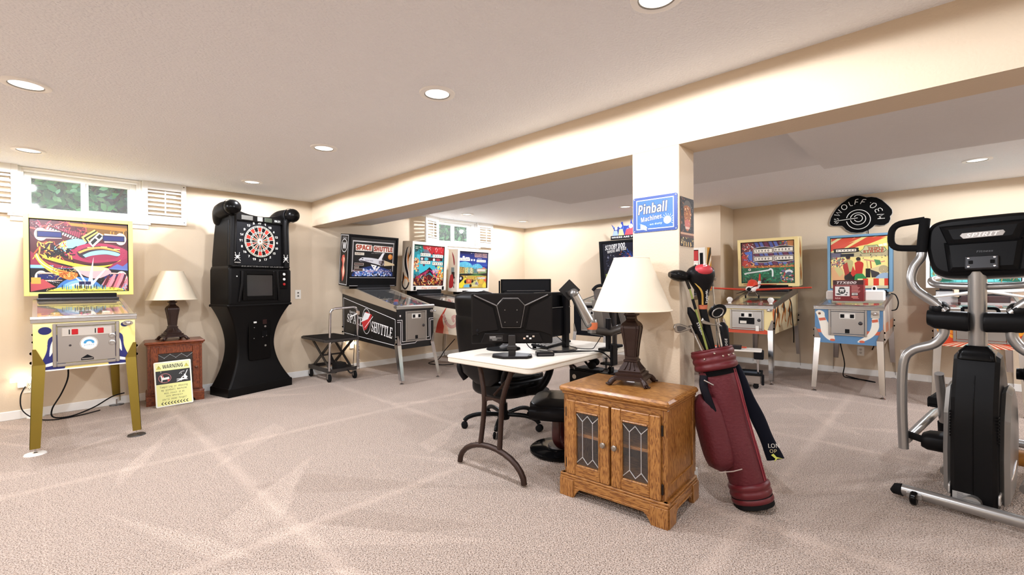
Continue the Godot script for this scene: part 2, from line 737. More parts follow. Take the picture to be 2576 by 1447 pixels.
func surfaces():
	# carpet: flecked pile with lighter and darker strokes where it was vacuumed
	var c := StandardMaterial3D.new()
	c.albedo_texture = noise_tex(1024, 0.2, 3, false, 1.0, 3, [[0.0, 0.24, 0.36, 0.47, 0.65, 1.0], [C("56463c"), C("705d50"), C("bda797"), C("dcc7b8"), C("e5d3c6"), C("f2e7de")]])
	c.roughness = 1.0
	c.metallic_specular = 0.1
	c.uv1_triplanar = true
	c.uv1_world_triplanar = true
	c.uv1_scale = Vector3.ONE * 0.62
	c.normal_enabled = true
	c.normal_texture = noise_tex(1024, 0.14, 11, true, 9.0)
	c.normal_scale = 1.0
	c.rim_enabled = true
	c.rim = 0.25
	var a = art(1024, 1024, "f0f0f0")
	var r := RandomNumberGenerator.new()
	r.seed = 21
	for i in 150:
		var x = r.randf() * 1100 - 40
		var y = r.randf() * 1100 - 40
		var ang = (0.85 if r.randf() < 0.7 else 2.2) + r.randf_range(-0.35, 0.35)
		var d = Vector2(cos(ang), sin(ang)) * (1.0 if r.randf() < 0.5 else -1.0)
		var e = Vector2(-d.y, d.x)
		var dark = r.randf() < 0.3
		var l = r.randf_range(60, 150)
		var w1 = r.randf_range(8, 22) if not dark else r.randf_range(16, 34)
		var p = Vector2(x, y)
		a.poly(PackedVector2Array([p, p + d * l * 0.8 + e * w1, p + d * l, p + d * l * 0.7 - e * w1 * 0.4]), C("e6e5e4" if dark else ["ffffff", "fbfbfb", "f7f7f7"][i % 3]))
	a.im.resize(512, 512, Image.INTERPOLATE_LANCZOS)
	a.im.resize(2048, 2048, Image.INTERPOLATE_CUBIC)
	c.detail_enabled = true
	c.detail_albedo = a.tex()
	c.detail_blend_mode = BaseMaterial3D.BLEND_MODE_MUL
	c.detail_uv_layer = BaseMaterial3D.DETAIL_UV_2
	c.uv2_triplanar = true
	c.uv2_world_triplanar = true
	c.uv2_scale = Vector3.ONE * 0.105
	M.carpet = c
	var w := StandardMaterial3D.new()
	w.albedo_color = C("d8c6ad")
	w.roughness = 0.75
	w.uv1_triplanar = true
	w.uv1_world_triplanar = true
	w.uv1_scale = Vector3.ONE * 1.6
	w.normal_enabled = true
	w.normal_texture = noise_tex(512, 0.07, 5, true, 1.6)
	w.normal_scale = 0.35
	M.wall = w
	var k := w.duplicate()
	k.albedo_color = C("eeeff2")
	k.roughness = 0.95
	k.uv1_scale = Vector3.ONE * 1.1
	k.normal_texture = noise_tex(512, 0.09, 9, true, 5.0)
	k.normal_scale = 0.55
	M.ceiling = k
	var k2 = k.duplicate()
	k2.albedo_color = C("dcdbdc")  # ceiling colour darkened: the shade under the soffit is put into the albedo
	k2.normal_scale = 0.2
	M.soffit_shaded = k2
	M.white = mat("f3f2ee", 0.4)
	M.black = mat("141416", 0.35)
	M.matte = mat("18181a", 0.7)
	M.chrome = mat("d4d4d6", 0.18, 1.0)
	M.steel = mat("b9b6b2", 0.34, 1.0)
	M.dark_steel = mat("4a4748", 0.4, 0.8)
	M.rubber = mat("1b1b1c", 0.85)


func room():
	surfaces()
	struct("floor", MB.new().bb(-3.0, -0.12, LW - 0.3, RW + 0.3, 0.0, 4.0), M.carpet)
	struct("ceiling", MB.new().bb(-3.0, CE, LW - 0.3, RW + 0.3, CE + 0.15, 4.0), M.ceiling)
	# left wall with two window openings
	var b = MB.new()
	var z0 = LW - 0.22
	var ops = [[-0.105, 0.745], [4.69, 5.53]]
	b.bb(-3.0, -0.1, z0, ops[0][0], CE + 0.1, LW)
	b.bb(ops[0][1], -0.1, z0, ops[1][0], CE + 0.1, LW)
	b.bb(ops[1][1], -0.1, z0, RW + 0.3, CE + 0.1, LW)
	for o in ops:
		b.bb(o[0], -0.1, z0, o[1], 1.905, LW)
		b.bb(o[0], 2.335, z0, o[1], CE + 0.1, LW)
	struct("wall_left", b, M.wall)
	struct("wall_right", MB.new().bb(RW, -0.1, -2.36, RW + 0.2, CE + 0.1, 4.0), M.wall)
	struct("wall_back", MB.new().bb(6.88, -0.1, LW - 0.1, RW + 0.2, CE + 0.1, -2.36), M.wall)
	struct("wall_near", MB.new().bb(-3.0, -0.1, 3.9, RW + 0.2, CE + 0.1, 4.1), M.wall)
	struct("wall_side", MB.new().bb(-3.1, -0.1, LW - 0.1, -2.9, CE + 0.1, 4.0), M.wall)
	struct("trim_beam", MB.new().bb(2.57, BEAM, LW + 0.0005, 2.805, CE + 0.05, 3.92), M.wall)
	struct("trim_column", MB.new().bb(2.572, -0.05, -1.41, 2.785, BEAM + 0.02, -1.112, 0.003), M.wall)
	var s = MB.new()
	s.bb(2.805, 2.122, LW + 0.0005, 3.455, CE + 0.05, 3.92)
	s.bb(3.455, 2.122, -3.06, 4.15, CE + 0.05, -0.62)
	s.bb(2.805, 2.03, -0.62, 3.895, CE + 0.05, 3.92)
	struct("trim_soffit", s, M.soffit_shaded)
	# skirting boards
	for q in [["left", -2.9, LW, 6.88, LW + 0.014, 0], ["right", RW - 0.014, -2.36, RW, 3.9, 0], ["back", 6.866, LW, 6.88, -2.36, 0], ["return", 6.88, -2.374, RW, -2.36, 0]]:
		var k = MB.new()
		k.bb(minf(q[1], q[3]), 0.0, minf(q[2], q[4]), maxf(q[1], q[3]), 0.082, maxf(q[2], q[4]), 0.004)
		if q[0] == "return":
			k = MB.new().bb(6.88, 0.0, -2.36, RW, 0.082, -2.346, 0.004)
		struct("baseboard_" + q[0], k, M.white)
	k_column()


func k_column():
	var k = MB.new()
	k.bb(2.558, 0.0, -1.424, 2.799, 0.082, -1.098, 0.004)
	struct("baseboard_column", k, M.white)


func shutter(t, hinge: Vector3, ang: float, dir: float):
	# one louvred leaf, hinged at its edge; dir +1 opens to the right
	var w = 0.385
	var h = 0.455
	var n = Node3D.new()
	n.name = "shutter_leaf"
	n.position = hinge
	n.rotation.y = ang
	t.add_child(n, true)
	var x0 = 0.0 if dir > 0 else -w
	var b = MB.new()
	b.bb(x0, 0, 0, x0 + 0.045, h, 0.027, 0.003)
	b.bb(x0 + w - 0.045, 0, 0, x0 + w, h, 0.027, 0.003)
	b.bb(x0 + 0.045, 0, 0.001, x0 + w - 0.045, 0.085, 0.026, 0.002)
	b.bb(x0 + 0.045, h - 0.085, 0.001, x0 + w - 0.045, h, 0.026, 0.002)
	part("frame", b, M.white, n)
	for i in 6:
		var y = 0.108 + i * 0.0478
		var l = MB.new()
		l.at(x0 + w / 2, y, 0.0135, Basis(Vector3.RIGHT, 0.5))
		l.box(0, 0, 0, w - 0.092, 0.007, 0.046, 0.003)
		part("slat", l, M.white, n)
	part("tilt_rod", MB.new().bb(x0 + w / 2 - 0.006, 0.1, 0.037, x0 + w / 2 + 0.006, h - 0.1, 0.047, 0.002), M.white, n)
	for s in [0.03, h - 0.03]:
		part("catch", MB.new().at(x0 + (w - 0.022 if dir > 0 else 0.022), s, 0.027, Basis(Vector3.RIGHT, PI / 2)).lathe([[0.006, 0.0], [0.004, 0.003], [0.0, 0.003]], 10), M.dark_steel, n)


func window_unit(called, x, full):
	var t := Node3D.new()
	t.name = called
	t.position = Vector3(x, 0, LW)
	add_child(t)
	t.set_meta("kind", "structure")
	# opening is 0.85 wide from 0 to 0.85, 1.905 to 2.335
	var c = MB.new()
	c.bb(-0.035, 1.86, 0.0, 0.0, CE - 0.002, 0.02, 0.003)
	c.bb(0.85, 1.86, 0.0, 0.885, CE - 0.002, 0.02, 0.003)
	c.bb(-0.0, 2.335, 0.0, 0.85, CE - 0.002, 0.018, 0.003)
	part("casing", c, M.white, t)
	part("sill", MB.new().bb(-0.09, 1.885, -0.14, 0.94, 1.907, 0.05, 0.004), M.white, t)
	part("apron", MB.new().bb(-0.075, 1.842, 0.0, 0.925, 1.886, 0.018, 0.003), M.white, t)
	var j = MB.new()
	j.bb(0.0, 1.907, -0.2, 0.012, 2.335, 0.0)
	j.bb(0.838, 1.907, -0.2, 0.85, 2.335, 0.0)
	j.bb(0.012, 2.323, -0.2, 0.838, 2.335, 0.0)
	j.bb(0.012, 1.9, -0.2, 0.838, 1.912, -0.14)
	part("jamb", j, M.white, t)
	var f = MB.new()
	frame(f, 0.012, 1.912, 0.838, 2.323, 0.048, -0.17, -0.1, 0.003, 0.078)
	f.bb(0.405, 1.94, -0.165, 0.44, 2.295, -0.105, 0.003)
	part("window_frame", f, M.white, t)
	var s = MB.new()
	frame(s, 0.437, 1.98, 0.795, 2.296, 0.026, -0.15, -0.122, 0.003)
	part("sash", s, M.white, t)
	part("pane", MB.new().bb(0.042, 1.94, -0.14, 0.406, 2.294, -0.136), glass_mat(0.05), t)
	part("pane", MB.new().bb(0.46, 1.96, -0.138, 0.786, 2.27, -0.134), glass_mat(0.05), t)
	part("latch", MB.new().bb(0.425, 2.1, -0.105, 0.437, 2.16, -0.094, 0.003), mat("d8d6d0", 0.4), t)
	if full:
		shutter(t, Vector3(-0.022, 1.905, 0.032), 0.0, -1.0)
		shutter(t, Vector3(0.872, 1.905, 0.032), 0.0, 1.0)
	else:
		shutter(t, Vector3(-0.022, 1.905, 0.032), deg_to_rad(21.0), -1.0)
		shutter(t, Vector3(0.872, 1.905, 0.032), 0.0, 1.0)


func shrub(x, z, w, h, d, cols, cnt, label, sd):
	var t = thing("shrub", label, "shrub", Vector3(x, 1.3, z), 0.0)
	var r := RandomNumberGenerator.new()
	r.seed = sd
	var stems = MB.new()
	for i in 9:
		var px = r.randf_range(-w, w) * 0.45
		stems.tube(smooth_path([Vector3(px, -1.4, 0), Vector3(px + r.randf_range(-0.2, 0.2), h * 0.3, r.randf_range(-d, d) * 0.3), Vector3(px + r.randf_range(-0.5, 0.5), h * 0.9, r.randf_range(-d, d) * 0.4)], 4), 0.018, 6)
	part("stem", stems, mat("4b3b2c", 0.9), t)
	var lf = MB.new()
	var mid = Vector3(0, 0, 0.012)
	for sd2 in [-1.0, 1.0]:
		lf.tri(Vector3(0, -0.5, 0), Vector3(0.3 * sd2, -0.1, 0.06), Vector3(0, 0.0, -0.04), Vector3.BACK, Vector3.BACK, Vector3.BACK)
		lf.tri(Vector3(0.3 * sd2, -0.1, 0.06), Vector3(0.22 * sd2, 0.25, 0.05), Vector3(0, 0.0, -0.04), Vector3.BACK, Vector3.BACK, Vector3.BACK)
		lf.tri(Vector3(0.22 * sd2, 0.25, 0.05), Vector3(0, 0.55, -0.03), Vector3(0, 0.0, -0.04), Vector3.BACK, Vector3.BACK, Vector3.BACK)
	var mm := MultiMesh.new()
	mm.transform_format = MultiMesh.TRANSFORM_3D
	mm.use_colors = true
	mm.mesh = lf.mesh()
	mm.instance_count = cnt
	for i in cnt:
		var clump = floori(r.randf() * 70)
		var rr := RandomNumberGenerator.new()
		rr.seed = sd * 100 + clump
		var cc = Vector3(rr.randf_range(-w, w) * 0.5, rr.randf_range(0, h), rr.randf_range(-d, d) * 0.5)
		var q = Vector3(r.randfn(), r.randfn(), r.randfn()) * Vector3(0.16, 0.15, 0.12)
		var b = Basis.from_euler(Vector3(r.randf_range(-0.9, 0.5), r.randf_range(-1.0, 1.0), r.randf_range(-2.6, 2.6))).scaled(Vector3.ONE * r.randf_range(0.07, 0.13))
		mm.set_instance_transform(i, Transform3D(b, cc + q))
		var k = C(cols[r.randi() % cols.size()])
		mm.set_instance_color(i, k.srgb_to_linear() * r.randf_range(0.8, 1.15))
	var m := MultiMeshInstance3D.new()
	m.name = "foliage"
	m.multimesh = mm
	var lm := mat("ffffff", 0.55, 0.0, "leaf")
	lm.vertex_color_use_as_albedo = true
	lm.backlight_enabled = true
	lm.backlight = Color(0.3, 0.45, 0.15)
	m.material_override = lm
	m.set_meta("kind", "stuff")
	t.add_child(m)


func windows():
	window_unit("window_1", -0.105, true)
	window_unit("window_2", 4.685, false)
	struct("ground", MB.new().bb(-6, 1.0, -12.0, 14, 1.25, LW - 0.24), mat("5a5040", 0.95))
	shrub(0.05, -7.75, 1.5, 1.6, 0.9, ["3f8f3a", "5fae48", "86c766", "2e6f33", "a5d47c"], 9000, "light green leafy shrub outside the left pane of the window over the yellow pinball machine", 5)
	shrub(1.15, -8.1, 1.0, 1.7, 0.8, ["1f5a3c", "2d7a50", "49a072", "174330", "6fbf8d"], 8000, "dark green leafy shrub outside the right pane of the window over the yellow pinball machine", 9)
	shrub(5.95, -7.6, 1.0, 1.6, 0.6, ["4fae3c", "7fd06a", "a9e78c", "2f7a2c"], 7000, "bright green shrub outside the left pane of the far window", 14)
	shrub(6.95, -7.8, 1.1, 1.6, 0.7, ["16502a", "2a7a3c", "0f3b20", "5aa860"], 7000, "dark green shrub outside the right pane of the far window", 17)


# ---------------------------------------------------------------- pinball machines
func pin(d: Dictionary):
	var t = thing("pinball_machine", d.label, "pinball machine", d.pos, deg_to_rad(d.turn))
	var w = d.w
	var D = 1.29
	var fb = d.fb; var ft = d.ft; var rb = d.rb; var rt = d.rt
	var side = mat(d.side, 0.5)
	var prof = [[-D, rb], [0, fb], [0, ft], [-d.flat, rt], [-D, rt]]
	# cabinet sides, each a board; printed art on the outside
	for s in [-1.0, 1.0]:
		var b = MB.new()
		var bas = Basis(Vector3(0, 0, -s), Vector3.UP, Vector3(s, 0, 0)) if s > 0 else Basis(Vector3(0, 0, 1), Vector3.UP, Vector3(-1, 0, 0))
		b.at(s * (w / 2 - 0.016), 0, 0, bas)
		var p = []
		for q in prof:
			p.append([q[0] if s < 0 else -q[0], q[1]])
		b.ext(p, 0, 0.016)
		var tex = d.get("art_left") if s < 0 else d.get("art_right")
		part("side_panel", b, printed(tex, 0.4) if tex else side, t)
	var c = MB.new()
	c.bb(-w / 2 + 0.016, fb + 0.002, -0.02, w / 2 - 0.016, ft, -0.003)
	part("front_board", c, side, t)
	part("back_board", MB.new().bb(-w / 2 + 0.016, rb, -D, w / 2 - 0.016, rt, -D + 0.016), side, t)
	c = MB.new()
	c.quad(Vector3(-w / 2 + 0.016, fb, -0.01), Vector3(w / 2 - 0.016, fb, -0.01), Vector3(w / 2 - 0.016, rb, -D), Vector3(-w / 2 + 0.016, rb, -D), Vector3.DOWN)
	c.quad(Vector3(-w / 2 + 0.016, fb + 0.01, -0.01), Vector3(w / 2 - 0.016, fb + 0.01, -0.01), Vector3(w / 2 - 0.016, rb + 0.01, -D), Vector3(-w / 2 + 0.016, rb + 0.01, -D), Vector3.UP)
	part("bottom_board", c, mat("8a745a", 0.8), t)
	# front face
	part("front_panel", MB.new().ext([[-w / 2, fb], [w / 2, fb], [w / 2, ft - 0.005], [-w / 2, ft - 0.005]], -0.004, 0.003), printed(d.art_front, 0.4) if d.has("art_front") else side, t)
	# lockdown bar, rails, glass and playfield
	var lb = MB.new()
	lb.tube([Vector3(-w / 2 - 0.012, ft, -0.018), Vector3(w / 2 + 0.012, ft, -0.018)], 0.034, 12, false, true, 0.55)
	lb.bb(-w / 2 - 0.012, ft - 0.03, 0.004, w / 2 + 0.012, ft + 0.005, 0.013, 0.003)
	part("lockdown_bar", lb, M.steel, t)
	for s in [-1.0, 1.0]:
		var r = MB.new()
		var bas = Basis(Vector3(0, 0, 1), Vector3.UP, Vector3(-1, 0, 0))
		r.at(s * (w / 2 + 0.0015) + 0.0015, 0, 0, bas)
		var rh = d.get("rail", 0.018)
		r.ext([[-D, rt - rh], [-D, rt + 0.006], [-d.flat, rt + 0.006], [-0.02, ft + 0.006], [-0.01, ft - rh]], 0, 0.003)
		r.at(s * (w / 2 - 0.012) + 0.012, 0, 0, bas)
		r.ext([[-D, rt + 0.002], [-D, rt + 0.008], [-d.flat, rt + 0.008], [-0.02, ft + 0.008], [-0.02, ft + 0.002]], 0, 0.024)
		part("side_rail", r, mat(d.rails, 0.4, 0.5) if d.has("rails") else M.steel, t)
	var g = MB.new()
	g.quad(Vector3(-w / 2 + 0.014, ft + 0.003, -0.03), Vector3(w / 2 - 0.014, ft + 0.003, -0.03), Vector3(w / 2 - 0.014, rt + 0.003, -d.flat), Vector3(-w / 2 + 0.014, rt + 0.003, -d.flat), Vector3.UP)
	part("top_glass", g, glass_mat(0.06), t)
	var pf = MB.new()
	pf.quad(Vector3(-w / 2 + 0.016, ft - 0.06, -0.02), Vector3(w / 2 - 0.016, ft - 0.06, -0.02), Vector3(w / 2 - 0.016, rt - 0.11, -d.flat - 0.2), Vector3(-w / 2 + 0.016, rt - 0.11, -d.flat - 0.2), Vector3.UP)
	part("playfield", pf, printed(d.field, 0.25), t)
	var ap = MB.new()
	var sl = (rt - ft - 0.05) / d.flat
	ap.quad(Vector3(-w / 2 + 0.018, ft - 0.045, -0.02), Vector3(w / 2 - 0.018, ft - 0.045, -0.02), Vector3(w / 2 - 0.018, ft - 0.04 + sl * 0.15, -0.17), Vector3(-w / 2 + 0.018, ft - 0.04 + sl * 0.15, -0.17), Vector3.UP)
	part("apron", ap, printed(d.apron, 0.3) if d.get("apron") is Texture2D else mat(d.get("apron", "c9b064"), 0.4), t)
	for i in 9:
		var pz = -0.3 - (i / 3) * 0.17
		var px = -w * 0.28 + (i % 3) * w * 0.28 + ((i / 3) % 2) * 0.03
		var y = ft - 0.06 + (rt - ft - 0.05) / (d.flat + 0.2) * -pz
		part("bumper" if i % 2 == 0 else "post", MB.new().at(px, y, pz).lathe([[0.03, 0], [0.032, 0.02], [0.026, 0.025], [0.03, 0.03], [0.022, 0.038], [0.0, 0.04]] if i % 2 == 0 else [[0.007, 0], [0.007, 0.028], [0.011, 0.03], [0.0, 0.036]], 14), mat(d.bump[i % d.bump.size()], 0.3), t)
	# coin door
	door(t, d)
	# legs with levelling feet
	var lm = mat(d.legs, 0.35, 0.85) if d.has("legs") else M.chrome
	var lw = d.get("leg_w", 0.045)
	for sx in [-1.0, 1.0]:
		for sz in [1.0, -1.0]:
			var b = MB.new()
			var x1 = sx * (w / 2 + 0.004)
			var z1 = 0.006 if sz > 0 else -D - 0.004
			var y1 = fb + 0.17 if sz > 0 else rb + 0.17
			var yb = fb if sz > 0 else rb
			var fx = x1 + sx * 0.018
			var fz = z1 + sz * d.get("splay", 0.075)
			var wt = lw * 1.28
			var cn = Vector3(x1, yb, z1)
			var top = Vector3(x1, y1, z1)
			var ft3 = Vector3(fx, 0.045, fz)
			for o in [[Vector3(-sx, 0, 0), Vector3(0, 0, sz)], [Vector3(0, 0, -sz), Vector3(sx, 0, 0)]]:
				var e = o[0]
				var q = o[1] * 0.003
				for side2 in [q, Vector3.ZERO]:
					var out = o[1] if side2 == q else -o[1]
					b.quad(top + side2, top + e * lw * 0.35 + side2, cn + e * wt + side2 + Vector3(0, 0.05, 0), cn + side2 + Vector3(0, 0.05, 0), out)
					b.quad(cn + side2 + Vector3(0, 0.05, 0), cn + e * wt + side2 + Vector3(0, 0.05, 0), ft3 + e * lw + side2, ft3 + side2, out)
				b.quad(ft3 + e * lw, ft3 + e * lw + q, cn + e * wt + q + Vector3(0, 0.05, 0), cn + e * wt + Vector3(0, 0.05, 0), e)
				b.quad(ft3, ft3 + e * lw, ft3 + e * lw + q, ft3 + q, Vector3.DOWN)
			var leg = part("leg", b, lm, t)
			for k in [0.05, 0.12]:
				part("bolt", MB.new().at(x1 + sx * 0.004, yb + k + 0.02, z1 - sz * 0.018, Basis(Vector3(0, 1, 0), Vector3(sx, 0, 0), Vector3(0, 0, sx))).lathe([[0.011, 0], [0.011, 0.004], [0.006, 0.01], [0, 0.011]], 10), M.chrome, leg)
			var fo = MB.new().at(fx - sx * lw * 0.5, 0, fz - sz * lw * 0.5)
			fo.lathe([[0.0, 0.0], [0.026, 0.002], [0.026, 0.006], [0.009, 0.016], [0.006, 0.018], [0.006, 0.06], [0.0, 0.06]], 14)
			part("levelling_foot", fo, M.chrome, leg)
			if d.has("pads"):
				part("floor_pad", MB.new().at(fx - sx * lw * 0.5, 0, fz - sz * lw * 0.5).lathe([[0.0, 0.0], [0.062, 0.0], [0.058, 0.008], [0.03, 0.012], [0.0, 0.012]], 24), mat("f3f1ec" if sx < 0 else "3a3632", 0.3), leg)
	# backbox
	var bw = d.bw; var by = d.by; var bh = d.bh
	var bd = d.get("bd", 0.22)
	var bx = Node3D.new()
	bx.name = "backbox"
	bx.position = Vector3(d.get("bx", 0.0), by, -d.get("bz", 0.93))
	bx.rotation.x = deg_to_rad(d.get("tilt", 3.0))
	t.add_child(bx)
	var bm = mat(d.box, 0.5)
	var bo = d.border       # left, right, bottom, top
	var cb = MB.new()
	cb.bb(-bw / 2, 0, -bd, bw / 2, bh, -0.012, 0.003)
	part("housing", cb, bm, bx)
	var fr = MB.new()
	fr.bb(-bw / 2, 0, -0.014, -bw / 2 + bo[0], bh, 0.004, 0.002)
	fr.bb(bw / 2 - bo[1], 0, -0.014, bw / 2, bh, 0.004, 0.002)
	fr.bb(-bw / 2 + bo[0], 0, -0.014, bw / 2 - bo[1], bo[2], 0.004, 0.002)
	fr.bb(-bw / 2 + bo[0], bh - bo[3], -0.014, bw / 2 - bo[1], bh, 0.004, 0.002)
	part("front_frame", fr, mat(d.frame, 0.45), bx)
	var sl2 = MB.new()
	frame(sl2, -bw / 2 + bo[0], bo[2], bw / 2 - bo[1], bh - bo[3], 0.007, -0.014, -0.004)
	part("inner_trim", sl2, M.matte, bx)
	var gl = MB.new()
	gl.quad(Vector3(-bw / 2 + bo[0] + 0.004, bo[2] + 0.004, -0.009), Vector3(bw / 2 - bo[1] - 0.004, bo[2] + 0.004, -0.009), Vector3(bw / 2 - bo[1] - 0.004, bh - bo[3] - 0.004, -0.009), Vector3(-bw / 2 + bo[0] + 0.004, bh - bo[3] - 0.004, -0.009), Vector3.BACK)
	var gm = printed(d.glass, 0.3)
	part("backglass", gl, gm, bx)
	for s in [-1.0, 1.0]:
		var tex = d.get("box_left") if s < 0 else d.get("box_right")
		if tex:
			var sp = MB.new()
			if s < 0:
				sp.at(-bw / 2, 0, 0, Basis(Vector3(0, 0, 1), Vector3.UP, Vector3(-1, 0, 0)))
				sp.ext([[-bd + 0.003, 0.003], [-0.002, 0.003], [-0.002, bh - 0.003], [-bd + 0.003, bh - 0.003]], 0, 0.0015)
			else:
				sp.at(bw / 2, 0, 0, Basis(Vector3(0, 0, -1), Vector3.UP, Vector3(1, 0, 0)))
				sp.ext([[0.002, 0.003], [bd - 0.003, 0.003], [bd - 0.003, bh - 0.003], [0.002, bh - 0.003]], 0, 0.0015)
			part("box_side_art", sp, printed(tex, 0.4), bx)
	# neck under the backbox
	var nk = MB.new()
	nk.bb(-w / 2 + 0.03, rt - 0.01, -d.get("bz", 0.93) - bd, w / 2 - 0.03, by + 0.02, -d.get("bz", 0.93) + d.get("neck", 0.02), 0.004)
	part("neck", nk, M.matte, t)
	var hb = MB.new()
	hb.bb(-w / 2 + 0.02, rt + 0.004, -d.flat - 0.005, w / 2 - 0.02, rt + 0.022, -d.flat + 0.03, 0.004)
	part("glass_channel", hb, mat("3b3c40", 0.35, 0.4), t)
	return t


func door(t, d):
	var q = d.door         # x0, y0, x1, y1 on the front face
	var z = 0.003
	var st = M.steel
	var f = MB.new()
	frame(f, q[0], q[1], q[2], q[3], d.get("door_w", 0.02), z, z + 0.012, 0.004)
	var node = part("coin_door", f, st, t)
	var e = d.get("door_w", 0.02)
	part("door_plate", MB.new().bb(q[0] + e + 0.003, q[1] + e + 0.003, z, q[2] - e - 0.003, q[3] - e - 0.003, z + 0.007, 0.002), st, node)
	var cx = (q[0] + q[2]) / 2
	var style = d.get("style", "slots")
	if style == "wide":
		part("slot_plate", MB.new().bb(q[0] + 0.05, q[3] - 0.1, z, q[2] - 0.045, q[3] - 0.035, z + 0.013, 0.003), mat("dedad3", 0.3, 0.7), node)
		for x in [q[0] + 0.1, q[2] - 0.135]:
			part("coin_slot", MB.new().bb(x - 0.012, q[3] - 0.085, z, x - 0.006, q[3] - 0.048, z + 0.014), M.matte, node)
			part("reject_button", MB.new().bb(x + 0.004, q[3] - 0.088, z, x + 0.04, q[3] - 0.046, z + 0.017, 0.003), mat("b3121c", 0.3), node)
		for y in [0.115, 0.17]:
			var r = MB.new().at(q[2] - 0.045, q[3] - y, z + 0.006, Basis(Vector3.RIGHT, PI / 2))
			r.lathe([[0.022, 0.0], [0.021, 0.006], [0.013, 0.008], [0.011, 0.004], [0.0, 0.004]], 20)
			part("lock", r, M.steel, node)
		var badge = MB.new().at(cx + 0.01, q[1] + 0.165, z + 0.007)
		badge.ext(circ(0, 0, 0.052, 32), 0, 0.003)
		var ba = art(100, 100, "f2f0ea", 4.0)
		ba.ring(50, 50, 47, 47, 3, C("9c8a70"))
		ba.ell(50, 44, 30, 22, C("3d8fc0")).ell(50, 52, 16, 16, C("f2f0ea")).rect(10, 52, 80, 26, C("f2f0ea"))
		ba.text("pinball", 22, 56, 56, 15, C("8aa0b0"), "serif")
		ba.text("COIN DOOR", 34, 78, 32, 5, C("b0aca4"))
		part("badge", badge, printed(ba.tex(), 0.4), node)
		part("coin_return", MB.new().at(cx, q[1] + 0.035, z + 0.005).ext([[-0.036, 0], [0.036, 0], [0.036, 0.016], [0, 0.042], [-0.036, 0.016]], 0, 0.004, 0.001), M.matte, node)
		part("return_flap", MB.new().bb(cx - 0.032, q[1] + 0.042, z + 0.007, cx + 0.032, q[1] + 0.05, z + 0.011, 0.001), st, node)
		part("key_hole", MB.new().at(q[0] + 0.095, q[3] - 0.17, z + 0.006, Basis(Vector3.RIGHT, PI / 2)).lathe([[0.008, 0], [0.008, 0.004], [0.004, 0.004], [0.004, 0.002], [0, 0.002]], 12), M.dark_steel, node)
	else:
		part("slot_plate", MB.new().bb(cx - 0.07, q[3] - 0.1, z, cx + 0.07, q[3] - 0.035, z + 0.014, 0.003), mat("e9e7e2", 0.3, 0.4), node)
		for x in [cx - 0.043, cx + 0.043]:
			part("coin_slot", MB.new().bb(x - 0.018, q[3] - 0.088, z, x + 0.018, q[3] - 0.048, z + 0.0165, 0.002), M.matte, node)
		part("price_card", MB.new().bb(cx - 0.017, q[3] - 0.085, z, cx + 0.017, q[3] - 0.05, z + 0.016), mat("f4f2ea", 0.5), node)
		if style == "ball":
			part("ball_window", MB.new().bb(cx - 0.09, q[1] + 0.075, z, cx + 0.09, q[1] + 0.155, z + 0.009, 0.002), M.matte, node)
			part("service_card", MB.new().bb(cx - 0.075, q[1] + 0.082, z, cx + 0.0, q[1] + 0.115, z + 0.0105), mat("e6e2d6", 0.5), node)
			part("hang_tag", MB.new().bb(cx + 0.105, q[1] - 0.005, z + 0.012, cx + 0.14, q[1] + 0.06, z + 0.014, 0.0), mat("efece4", 0.5), node)
		else:
			part("coin_return", MB.new().bb(cx - 0.02, q[1] + 0.03, z, cx + 0.02, q[1] + 0.075, z + 0.011, 0.002), M.matte, node)
		var r = MB.new().at(q[2] - 0.055, (q[1] + q[3]) / 2 + 0.0, z + 0.006, Basis(Vector3.RIGHT, PI / 2))
		r.lathe([[0.02, 0.0], [0.019, 0.006], [0.012, 0.012], [0.0, 0.013]], 16)
		part("lock", r, M.dark_steel, node)
	# plunger and start button
	var pl = d.get("plunger", [d.w / 2 - 0.05, d.ft - 0.07])
	var pp = MB.new()
	pp.at(pl[0], pl[1], 0.004)
	pp.ext(oval_poly(0, 0, 0.034, 0.02), 0, 0.006, 0.002, true)
	part("plunger_plate", pp, M.chrome, t)
	var pk = MB.new().at(pl[0], pl[1], 0.008, Basis(Vector3.RIGHT, PI / 2))
	pk.lathe([[0.012, 0.0], [0.01, 0.02], [0.005, 0.024], [0.005, 0.05], [0.013, 0.056], [0.014, 0.066], [0.008, 0.074], [0.0, 0.075]], 14)
	part("plunger", pk, M.chrome, t)


func oval_poly(cx, cy, rx, ry, k := 28) -> PackedVector2Array:
	var p := PackedVector2Array()
	for j in k:
		p.append(Vector2(cx + rx * cos(TAU * j / k), cy + ry * sin(TAU * j / k)))
	return p


# score reels: a white window with dark digits
func reels(a, x, y, w, h, digits, edge := "101014", face := "f3efe2", ink := "1c1814"):
	a.rect(x - 0.8, y - 0.8, w + 1.6, h + 1.6, C(edge))
	a.rect(x, y, w, h, C(face))
	var k = digits.length()
	for i in k:
		var cw = w / k
		if i:
			a.rect(x + cw * i - 0.1, y, 0.25, h, C("b9b3a4"))
		a.text(digits[i], x + cw * (i + 0.28), y + h * 0.22, cw * 0.44, h * 0.56, C(ink), "bold")


